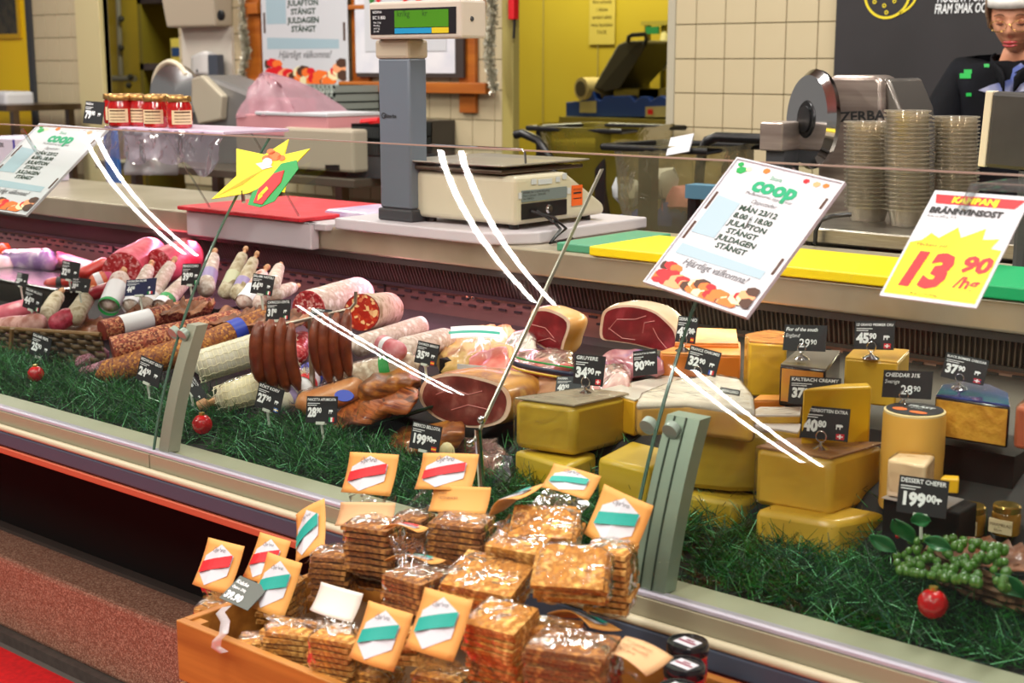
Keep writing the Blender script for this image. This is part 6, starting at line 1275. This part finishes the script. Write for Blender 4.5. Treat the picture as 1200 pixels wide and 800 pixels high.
# ================================================================== SHOP ASSISTANT
def assistant():
    y = 4.35; eye = A(1184, 27, y); s_ = mpp(1184, 27, y)
    f = V((.16, -.985, 0)).normalized(); r = V((-f.y, f.x, 0))*-1  # f: facing, r: figure's own right is -r
    r = f.cross(V((0, 0, 1))).normalized(); up = V((0, 0, 1))
    hc = eye+V((0, 0, .028))-f*.085; pitch = math.radians(15)
    F2 = (f*math.cos(pitch)-up*math.sin(pitch)).normalized(); U2 = r.cross(F2).normalized()
    t = thing('person', 'shop assistant in a white cap, gold glasses and black jacket looking down at work', 'person', (hc.x, hc.y+.05, 0))
    W = lambda a, b, c: hc+r*a+F2*b+U2*c
    G = lambda a, b, c: V((hc.x, hc.y, 0))+r*a+f*b+up*c
    # head: one lofted surface with brow, sockets, nose, cheeks, lips and chin
    def face(u, v):
        th = math.pi*v; ph = 2*math.pi*u; x = math.sin(th)*math.sin(ph); yv = math.sin(th)*math.cos(ph); z = math.cos(th)
        jaw = 1-.30*max(0, -z)**1.5-.05*max(0, -z-.5); X = x*.074*jaw; Z = z*.112 if z > 0 else z*.118; Y = yv*.095*(1-.12*max(0, -z))
        if yv > 0:
            gx = lambda c, w_: math.exp(-((X-c)/w_)**2); gz = lambda c, w_: math.exp(-((Z-c)/w_)**2)
            Y += .026*gx(0, .012)*gz(-.032, .016)+.016*gx(0, .009)*gz(-.012, .018)      # nose
            Y -= .010*(gx(.031, .015)+gx(-.031, .015))*gz(-.002, .012)                      # sockets
            Y += .004*(gx(.031, .012)+gx(-.031, .012))*gz(-.004, .008)+.005*gz(.018, .009)*gx(0, .05)
            Y += .006*(gx(.038, .016)+gx(-.038, .016))*gz(-.032, .016)
            Y += .008*gx(0, .022)*(gz(-.062, .005)+gz(-.072, .005))-.004*gx(0, .02)*gz(-.067, .0025)
            Y += .010*gx(0, .022)*gz(-.100, .014)
        return W(X, Y, Z)
    skin = M('skin', 'cf8a6a', .5, c2='d89a7a', scale=12); 
    m = MB(); m.grid(face, 96, 72); hd = m.build('head', skin, t, smooth=True, angle=180)
    for sx in (-1, 1):
        m = MB().ball(W(.031*sx, .076, -.003), .0135, 14); m.build('eyelid', M('eyelid_skin', 'b87458', .5), t, smooth=True)
        m = MB(); m.tube([W(sx*(.019+.024*k/6), .0905-.0006*k-.0, -.008-.003*math.sin(math.pi*k/6)) for k in range(7)], .0012, 6); m.build('eyelash', M('lash_dark', '2a1c18', .6), t)
        m = MB(); m.tube([W(sx*(.014+.034*k/6), .094-.0013*k, .016+.006*math.sin(math.pi*k/6)) for k in range(7)], .0022, 6); m.build('eyebrow', M('brow_brown', '7a5238', .7), t)
        m = MB(); m.ball(W(.074*sx, -.005, -.01), .02, 12, (.45, .8, 1.4)); m.build('ear', skin, t, smooth=True)
        m = MB(); q = W(.031*sx, .110, -.010); m.tube([q+r*(.024*math.cos(a))+U2*(.017*math.sin(a)) for a in [k*6.283/24 for k in range(25)]], .0012, 6, caps=False); m.tube([q+r*(.024*sx), W(.078*sx, .0, .0)], .0011, 6); m.build('glasses_rim', M('glasses_gold', 'b8924c', .25, .9), t, smooth=True)
    m = MB(); m.tube([W(-.008, .112, -.006), W(0, .114, -.002), W(.008, .112, -.006)], .0012, 6); m.build('glasses_bridge', M('glasses_gold', 'b8924c', .25, .9), t)
    m = MB()
    for cz, sg in ((-.0625, 1), (-.0715, -1)): m.tube([W(-.022+.044*k/8, .093+.010*math.sin(math.pi*k/8), cz+.001*sg*math.sin(math.pi*k/8)) for k in range(9)], [.001, .003, .0042, .0046, .0046, .0046, .0042, .003, .001], 8)
    m.build('lips', M('lips_red', 'b0383c', .4), t, smooth=True)
    # hair under the cap
    m = MB()
    for i in range(70):
        sx = -1 if i % 2 else 1; a = random.uniform(-.6, 1.1); p = [W(sx*(.077+.004*random.random()), .035*math.cos(a*2)-.055*a, .055-.02*a), W(sx*.083, .015-.06*a, .02), W(sx*.081, -.01-.05*a, -.035), W(sx*.06, -.04-.03*a, -.06)]
        m.tube(p, [.004, .005, .004, .002], 5)
    m.build('hair', M('hair_greybrown', '8a7462', .6, c2='b09c86', scale=60), t, smooth=True)
    # cap
    def capf(u, v):
        ph = 2*math.pi*u; th = (math.pi/2)*(v); rr_ = 1.0+.05*math.sin(math.pi*v)
        return W(.083*math.cos(ph)*math.cos(th)*rr_ , .104*math.sin(ph)*math.cos(th)*rr_-.002, .042+.095*math.sin(th)+.012*max(0, math.sin(ph))*(1-v))
    m = MB(); m.grid(capf, 48, 14); m.build('cap', M('cap_white', 'eceae6', .8, c2='dedbd6', scale=40), t, smooth=True, solid=.003, angle=180)
    m = MB(); m.grid(lambda u, v: W(.0865*math.cos(6.2832*u), .108*math.sin(6.2832*u)-.002, .030+.030*v+.012*max(0, math.sin(6.2832*u))), 48, 2); m.build('cap_band', M('cap_white', 'eceae6', .8), t, smooth=True, solid=.003, angle=180)
    # body: one skinned skeleton
    hz = hc.z-.03
    J = dict(pel=(0, -.20, hz-.74), sp=(0, -.15, hz-.50), ch=(0, -.10, hz-.25), nb=(0, -.07, hz-.13), nk=(0, -.02, hz-.05),
             ls=(-.18, -.10, hz-.17), le=(-.27, .0, hz-.44), lw=(-.17, .25, hz-.52), lh=(-.14, .32, hz-.53),
             rs=(.18, -.10, hz-.17), re=(.27, .02, hz-.44), rw=(.15, .26, hz-.50), rh=(.12, .33, hz-.51),
             lp=(-.09, -.20, hz-.80), lk=(-.10, -.16, .50), la=(-.10, -.20, .09), lt=(-.11, -.06, .045), rp=(.09, -.20, hz-.80), rk=(.10, -.16, .50), ra=(.10, -.20, .09), rt=(.11, -.06, .045))
    E_ = [('pel', 'sp'), ('sp', 'ch'), ('ch', 'nb'), ('nb', 'nk'), ('ch', 'ls'), ('ls', 'le'), ('le', 'lw'), ('lw', 'lh'), ('ch', 'rs'), ('rs', 're'), ('re', 'rw'), ('rw', 'rh'), ('pel', 'lp'), ('lp', 'lk'), ('lk', 'la'), ('la', 'lt'), ('pel', 'rp'), ('rp', 'rk'), ('rk', 'ra'), ('ra', 'rt')]
    Rr = dict(pel=.15, sp=.135, ch=.135, nb=.05, nk=.052, ls=.055, le=.045, lw=.028, lh=.03, rs=.055, re=.045, rw=.028, rh=.03, lp=.095, lk=.06, la=.042, lt=.035, rp=.095, rk=.06, ra=.042, rt=.035)
    def skel(name, names, grow, mat, parent):
        me = bpy.data.meshes.new(name); idx = {n: i for i, n in enumerate(names)}
        me.from_pydata([tuple(G(*J[n])-V(t.location)) for n in names], [(idx[a], idx[b]) for a, b in E_ if a in idx and b in idx], []); me.materials.append(mat)
        o = bpy.data.objects.new(name, me); COL.objects.link(o); o.parent = parent
        md = o.modifiers.new('skin', 'SKIN'); md.use_smooth_shade = True
        for n, i in idx.items():
            sv = me.skin_vertices[0].data[i]; q = Rr[n]+grow; sv.radius = (q, q*.85) if n in ('pel', 'sp', 'ch') else (q, q); sv.use_root = (n == names[0])
        md = o.modifiers.new('sub', 'SUBSURF'); md.levels = 2; md.render_levels = 2
        dg = bpy.context.evaluated_depsgraph_get(); dg.update(); ev = o.evaluated_get(dg); me2 = bpy.data.meshes.new_from_object(ev); me2.shade_smooth(); o.modifiers.clear(); o.data = me2
        if not me2.materials: me2.materials.append(mat)
        return o
    skel('body', list(J), 0, skin, t)
    jm = M('jacket_black', '06070d', .85, spec=.25, c2='0b0e18', scale=9, bump=.4, bscale=14)
    jk = skel('jacket', ['ch', 'sp', 'pel', 'nb', 'ls', 'le', 'lw', 'rs', 're', 'rw'], .032, jm, t)
    skel('trousers', ['pel', 'lp', 'lk', 'la', 'rp', 'rk', 'ra'], .014, M('trousers_black', '121318', .8), t)
    for sx in (-1, 1):     # stand-up collar halves
        m = MB(); m.grid(lambda u, v: G(sx*(.015+.07*math.sin(u*1.9)), .045-.16*u+.006*v, hz-.205+.075*u**.5+.045*v), 10, 3); m.build('collar', jm, t, smooth=True, solid=.006, angle=180)
    # hands: palm plus five separate bent fingers
    for w_, h_, sx in (('lw', 'lh', -1), ('rw', 'rh', 1)):
        a, b = G(*J[w_]), G(*J[h_]); d = (b-a).normalized(); sd = d.cross(up).normalized(); m = MB()
        for k in range(4):
            o_ = b+sd*(.024-.016*k); L = (.07, .078, .073, .058)[k]; m.tube([o_-d*.02, o_+d*L*.4+up*.004, o_+d*L*.75-up*.008, o_+d*L*.92-up*.03], [.009, .0085, .008, .006], 8)
        m.tube([a.lerp(b, .5)-sd*sx*.01, b-sd*sx*.045, b+d*.03-sd*sx*.055-up*.01], [.012, .0105, .008], 8); m.build('fingers', skin, t, smooth=True)
    # green emblems and the blue-white bib lie on the jacket's own surface
    from mathutils.bvhtree import BVHTree
    me = jk.data; bvh = BVHTree.FromPolygons([v.co+V(t.location) for v in me.vertices], [tuple(p.vertices) for p in me.polygons])
    def hit(px, py):
        h = bvh.ray_cast(V((0, 0, H)), ray(px, py).normalized()); return h[0]
    for px, py, w_, h_ in ((1131, 89, 13, 6), (1134, 84, 9, 5), (1156, 77, 6, 4), (1135, 111, 6, 4)):
        q = [hit(px+a*w_/2, py+b*h_/2) for a, b in ((-1, 1), (1, 1), (1, -1), (-1, -1))]
        if all(q): MB().hexa([p-FW*-.0 for p in q], [p-FW*.003 for p in q]).build('green_emblem', M('emblem_green', '12b048', .5), t)
    m = MB(); out = [(1146, 106), (1160, 100), (1184, 93), (1187, 80), (1196, 74), (1203, 80), (1206, 106), (1180, 110), (1160, 110)]
    q = [hit(*p) for p in out]
    if all(q): m.hexa([p for p in q], [p-FW*.005 for p in q]); m.build('apron_bib', M('apron_bluewhite', '5a6ab0', .7, c2='dcdce8', scale=9), t)
    return t
assistant()
# ================================================================== CRISPBREAD CRATE IN FRONT
CY0, CY1, CZ = 1.20, 1.555, .685
cxL = A(206, 726, CY0).x
a = A(206, 726, CY0); CZ = a.z; cxR = A(880, 796, CY1).x+.02
def crate(z0, z1, lab, nb):
    t = thing('wooden_crate', lab, 'crate', ((cxL+cxR)/2, (CY0+CY1)/2, z0)); th = .014; hb = (z1-z0)/nb
    for i in range(nb):
        za, zb_ = z0+hb*i+(.006 if i else 0), z0+hb*(i+1)
        for (p, q) in (((cxL, CY0, za), (cxR, CY0+th, zb_)), ((cxL, CY1-th, za), (cxR, CY1, zb_)), ((cxL, CY0+th, za), (cxL+th, CY1-th, zb_)), ((cxR-th, CY0+th, za), (cxR, CY1-th, zb_))): MB().box(p, q).build('board', wood, t, bevel=.002)
    MB().box((cxL+th, CY0+th, z0), (cxR-th, CY1-th, z0+.01)).build('base_board', wood, t)
    for x in (cxL+th, cxR-th-.02):
        for y in (CY0+th, CY1-th-.02): MB().box((x, y, z0+.01), (x+.02, y+.02, z1-.004)).build('corner_post', wood, t)
    return t
crate(CZ-.20, CZ, 'orange stained wooden crate filled with bagged crispbread', 2)
crate(CZ-.45, CZ-.203, 'lower wooden crate beneath the filled crispbread crate', 2)
crate(-.03+.036, CZ-.453, 'bottom wooden crate standing on the red carpet', 1)
# inner support tray so the bags rest high in the crate
tag(MB().box((cxL+.016, CY0+.016, CZ-.07), (cxR-.016, CY1-.016, CZ-.06)).build('inner_tray', M('tray_brown', '5a3c1c', .7)), 'brown tray inside the crate below the bread bags', 'tray')
crisp = M('crispbread', 'cc9038', .8, c2='9c6622', c3='f0c470', scale=85, kind='noise', lo=.3, hi=.72, bump=1, bscale=150, detail=6)
crispD = M('crispbread_dark', '9c6830', .8, c2='6c401c', c3='c89048', scale=85, lo=.3, hi=.72, bump=1, bscale=150, detail=6)
hdr = M('header_kraft', 'd99a4c', .6); hdrb = M('header_kraft_back', 'cfa374', .6); hdrw = M('header_back_white', 'd9cfc4', .6)
def header(t, R, col, mat=None, txt=None):
    """folded card header with a white hexagon, coloured slanting band and small print"""
    W_, Hh = R.w, R.h; k = .10
    m = MB(); n = 8
    def f(u, v): return R.p(W_*u, Hh*v, .012*math.sin(math.pi*u)*(.4+.6*(1-v))+.010*(1-v)**2)
    m.grid(f, n, n); t = m.build('header_card', mat or hdr, t, smooth=True, solid=.0008, angle=180)
    if col:
        m = MB(); hx = [(.5, .93), (.86, .74), (.86, .34), (.48, .06), (.14, .26), (.14, .64)]
        m.add([f(.5, .5)+R.n*.0035]+[f(a, b)+R.n*.0022 for a, b in hx], [(0, i+1, (i+1) % 6+1) for i in range(6)]); m.build('hexagon_print', paperw, t)
        m = MB(); m.grid(lambda u, v: R.p(W_*(.14+.72*u), Hh*(.27+.24*v+.26*u), 0)+R.n*(.012*math.sin(math.pi*(.14+.72*u))*(.4+.6*(1-(.27+.24*v+.26*u)))+.010*(1-(.27+.24*v+.26*u))**2+.0048), 6, 3); m.build('band_print', M('band_teal', '0c9a8c', .5) if col == 'teal' else red_, t)
        m = MB(); RR = Rect(f(.32, .75)+R.n*.0042, f(.75, .80)+R.n*.0042, f(.30, .9)+R.n*.0042); m.text(RR, 'Öjebro', 0, 0, W_*.11, .0, shear=.3); m.build('script_print', M('print_grey', '6a6a6e', .6), t)
    if txt:
        m = MB(); RR = Rect(f(.1, .0)+R.n*.004, f(.9, .0)+R.n*.004, f(.1, 1.)+R.n*.004)
        for i, s_ in enumerate(txt): m.text(RR, s_, W_*.08, Hh*(.72-.2*i), Hh*.14, .001, bold=.01)
        m.build('lettering', M('print_brown', '8c5a2c', .6), t)
def bag(lab, c, sx, sy, sz, rot, n, th=.006, hd=None, col=None, mat=None, hmat=None, txt=None, dark=False, tilt=0., inflate=1.):
    """clear bag holding a pile of rectangular crispbreads; c = centre, pile along local z"""
    t = thing('crispbread_bag', lab, 'bag', c-V((0, 0, sz*.5))); Mx = Matrix.Rotation(rot, 3, 'Z') @ Matrix.Rotation(tilt, 3, 'X')
    rr = random.Random(int(c.x*1e4) % 9973)
    base = None
    for k in range(n):
        z = -sz/2+sz*(k+.5)/n; ox, oy = rr.uniform(-.004, .004), rr.uniform(-.004, .004); a_ = rr.uniform(-.07, .07); M2 = Mx @ Matrix.Rotation(a_, 3, 'Z')
        if base is None:
            m = MB(); N_ = 10
            m.grid(lambda u, v: V(((u-.5)*sx+.0015*noise.noise(V((u*30, v*30, 0))), (v-.5)*sy, th*.5+.0016*noise.noise(V((u*14, v*14, 5))))), N_, N_)
            m.grid(lambda u, v: V(((.5-u)*sx, (v-.5)*sy, -th*.5+.0016*noise.noise(V((u*14, v*14, 8))))), N_, N_)
            for e in range(4):
                g = [(-1, -1, 1, -1), (1, -1, 1, 1), (1, 1, -1, 1), (-1, 1, -1, -1)][e]
                m.grid(lambda u, v: V(((g[0]+(g[2]-g[0])*u)*sx/2+.001*noise.noise(V((u*40, v*3, e))), (g[1]+(g[3]-g[1])*u)*sy/2+.001*noise.noise(V((u*40, v*3, e+9))), (v-.5)*th)), 12, 1)
            base = m.build('crispbread', crispD if dark else crisp, None, org=V((0, 0, 0))); o = base
        else: o = base.copy(); COL.objects.link(o)
        o.parent = t; o.location = c+Mx @ V((ox, oy, z))-V(t.location); o.rotation_euler = M2.to_euler()
    m = MB()
    def f(u, v):
        th_ = math.pi*v; ph = 2*math.pi*u; q = V((math.sin(th_)*math.cos(ph), math.sin(th_)*math.sin(ph), math.cos(th_)))
        k = (abs(q.x)**5+abs(q.y)**5+abs(q.z)**5)**(-.2); w_ = 1.10*inflate+.10*noise.noise(q*3+c*7)+.05*noise.noise(q*9+c*11)
        return c+Mx @ V((q.x*k*sx/2*w_, q.y*k*sy/2*w_, q.z*k*sz/2*(w_+.08)))
    m.grid(f, 40, 26); m.build('clear_bag', bagm, t, smooth=True, angle=180)
    if hd:
        R = Rect(*hd); header(t, R, col, hmat, txt)
        # gathered neck of film between header and pile
        p0, p1 = R.p(0, .002, -.003), R.p(R.w, .002, -.003); q0, q1 = c+Mx @ V((-sx*.45, 0, sz*.5)), c+Mx @ V((sx*.45, 0, sz*.5))
        if (p0-q1).length+(p1-q0).length < (p0-q0).length+(p1-q1).length: q0, q1 = q1, q0
        m = MB(); m.grid(lambda u, v: p0.lerp(p1, u).lerp(q0.lerp(q1, u), v)+V((0, .008*noise.noise(V((u*7, v*3, c.x*9))), .006*noise.noise(V((u*9, v*4, 5))))), 14, 8); m.build('bag_neck', bagm, t, smooth=True, angle=180)
    return t
def hq(ll, lr, ul, y, lean=.02, skew=0): return (A(*ll, y), A(*lr, y+skew), A(*ul, y+lean))
def bg(lab, cpx, y, wpx, dpx, hpx, rot, n, **k):
    s_ = mpp(cpx[0], cpx[1], y); return bag(lab, A(*cpx, y), wpx*s_, dpx*s_, hpx*s_, rot, n, **k)
P_ = math.pi
# back row, headers standing against the counter glass
bg('crispbread bag with red banded header, leftmost at the back', (437, 650), 1.46, 52, 40, 66, .3, 9, hd=hq((405, 577), (462, 582), (422, 530), 1.50), col='red', dark=True)
bg('crispbread bag with red banded header, second at the back', (486, 636), 1.50, 40, 36, 66, .2, 10, hd=hq((491, 574), (556, 577), (512, 531), 1.52), col='red', dark=True)
bg('bread bag with plain kraft header reading text, middle back', (543, 632), 1.46, 66, 50, 50, .35, 7, hd=hq((507, 599), (574, 602), (508, 569), 1.50, .01), hmat=hdr, txt=('Öjebro', 'VÄSTANBRÄCKA'), dark=True)
bg('bag of oat squares with teal banded header, right back', (640, 622), 1.42, 74, 60, 30, .5, 4, hd=hq((638, 573), (693, 589), (650, 543), 1.50), col='teal', tilt=.35)
bg('bag of oat squares with teal banded header by the right glass post', (716, 676), 1.42, 52, 50, 74, .35, 9, hd=hq((689, 625), (746, 652), (724, 574), 1.46), col='teal')
# middle row
bg('clear bag of big oat squares lying open to view', (672, 672), 1.34, 84, 66, 34, .55, 4, tilt=.5)
bg('bag lying flat with a tilted teal corner header at the centre', (612, 640), 1.38, 66, 56, 26, .2, 4, hd=hq((578, 612), (612, 592), (602, 588), 1.40, .06), col='teal', tilt=.2)
bg('bag of broad crispbread under crinkled film in the middle', (572, 682), 1.32, 92, 70, 30, .25, 5, hd=hq((452, 664), (506, 668), (462, 652), 1.36, .03), col='teal', tilt=.3)
bg('bag with a beige curled header back, left of centre', (440, 640), 1.40, 60, 44, 60, .3, 8, hd=hq((398, 616), (462, 618), (396, 588), 1.42, .01), hmat=hdrb, dark=True)
bg('bag with dark glossy film and red striped sliver header', (486, 690), 1.32, 60, 48, 40, .1, 6, hd=hq((452, 626), (492, 630), (456, 614), 1.38, .02), col='red', dark=True)
bg('bag with dark curled teal header near the left back', (392, 672), 1.38, 46, 44, 56, .5, 8, hd=hq((352, 664), (386, 646), (331, 612), 1.40, .03), col='teal', dark=True)
bg('bag with red banded header second from the left end', (330, 702), 1.36, 46, 40, 50, .4, 7, hd=hq((290, 676), (326, 688), (301, 622), 1.38, .03), col='red')
bg('bag with red banded header at the left end of the crate', (262, 722), 1.38, 54, 44, 36, .5, 5, hd=hq((231, 685), (273, 697), (259, 633), 1.34, .03), col='red')
# front row
bg('bag with teal banded header above the left front', (344, 756), 1.26, 62, 46, 48, .45, 7, hd=hq((298, 710), (338, 725), (334, 653), 1.30, .03), col='teal')
bg('bag showing a plain curled pale header back in the front', (396, 772), 1.24, 56, 44, 66, .3, 9, hd=hq((369, 715), (418, 730), (368, 679), 1.28, .015), hmat=hdrw)
bg('bag with teal banded header in the front centre left', (440, 800), 1.27, 58, 44, 36, .3, 6, hd=hq((415, 770), (467, 788), (441, 706), 1.195, .03), col='teal')
bg('bag with teal banded header in the front centre', (520, 806), 1.27, 64, 44, 40, .35, 6, hd=hq((481, 758), (537, 776), (514, 692), 1.19, .03), col='teal')
bg('bag of stacked crispbread edges on view in the front', (588, 754), 1.26, 70, 56, 80, .15, 11, tilt=.25)
bg('bag with half hidden teal header under the oat squares', (650, 742), 1.30, 60, 40, 24, .3, 3, hd=hq((640, 728), (690, 744), (612, 702), 1.32, .07), col='teal')
bg('brown toasted bread bag with plain kraft card in the front right', (672, 778), 1.22, 96, 70, 56, .3, 8, hd=hq((702, 774), (758, 800), (726, 742), 1.24, .05), hmat=hdrb, txt=('Knäckebröd', 'med havssalt', 'Bäst före'), dark=True)
bg('small bag of rusk ends near the front left board', (300, 760), 1.24, 40, 36, 30, .6, 5)
bg('bag of small squares deep in the crate centre', (470, 750), 1.28, 60, 50, 40, .6, 6)
# price tag in the crate
R = Rect(A(257, 700, 1.26), A(290, 715, 1.26), A(281, 674, 1.30)); 
t = thing('price_tag', 'grey tilted price tag on a curled clear holder over the crate rim', 'price card', R.o)
MB().fbox(R, 0, 0, R.w, R.h, -.0015, 0).build('card', M('tag_greygreen', '4a4f48', .5), t)
m = MB(); m.text(R, 'Knäcke', R.w*.06, R.h*.72, R.h*.2, .0008, bold=.02); m.text(R, 'Öjebro 250g', R.w*.06, R.h*.52, R.h*.13, .0008, bold=.02); m.text(R, '39.90', R.w*.06, R.h*.12, R.h*.36, .0008, bold=.05); m.build('lettering', chalk, t)
m = MB(); pts = [A(266, 710, 1.25), A(258, 718, 1.23), (A(264, 728, 1.21)), A(262, 742, 1.19), A(254, 750, 1.185), A(253, 758, 1.185), A(262, 764, 1.185)]
m.grid(lambda u, v: (lambda q, i: pts[i].lerp(pts[min(i+1, 6)], q-i)+V((.022*(v-.5), -.004*math.sin(math.pi*v), .008*(v-.5))))(u*6, min(5, int(u*6))), 24, 3); m.build('holder_strip', clear('strip_clear', 'fff6ea', refl=.3, rough=.15, bump=.6, bscale=60, edge=.4, haze=.3), t, smooth=True, angle=180)
# jam jars at the right front of crate
for px, py, lab in ((806, 752, 'back'), (802, 778, 'middle'), (795, 806, 'front')):
    y = 1.46-.07*('back', 'middle', 'front').index(lab); c = A(px, py, y); s_ = mpp(px, py, y); r = s_*25
    t = thing('preserve_jar', 'black lidded red jam jar at the crate end, '+lab+' one of three', 'jar', c-V((0, 0, .08)))
    MB().lathe(c-V((0, 0, .085)), [(r*.9, 0), (r*.95, .004), (r*.95, .075), (r*.85, .083)], 24).build('jar_body', MC['jam_red'], t, smooth=True, angle=60)
    MB().lathe(c-V((0, 0, .008)), [(r*.97, -.006), (r, -.004), (r, .006), (r*.93, .0095), (r*.84, .0095), (r*.82, .008), (0, .008)], 32).build('lid', M('lid_black', '17181c', .2, coat=.5), t, smooth=True)
    R = Rect(c+V((-r*.55, -r*.4, .0008)), c+V((r*.55, -r*.55, .0008)), c+V((-r*.45, r*.4, .0008)))
    m = MB(); m.fbox(R, 0, 0, R.w, R.h, 0, .0006); m.build('lid_label', paperw, t)
    m = MB(); m.fbox(R, R.w*.05, R.h*.35, R.w*.95, R.h*.55, .0006, .001); m.fbox(R, R.w*.3, R.h*.65, R.w*.7, R.h*.8, .0006, .001); m.build('label_print', M('print_plum', '7a2440', .5), t)
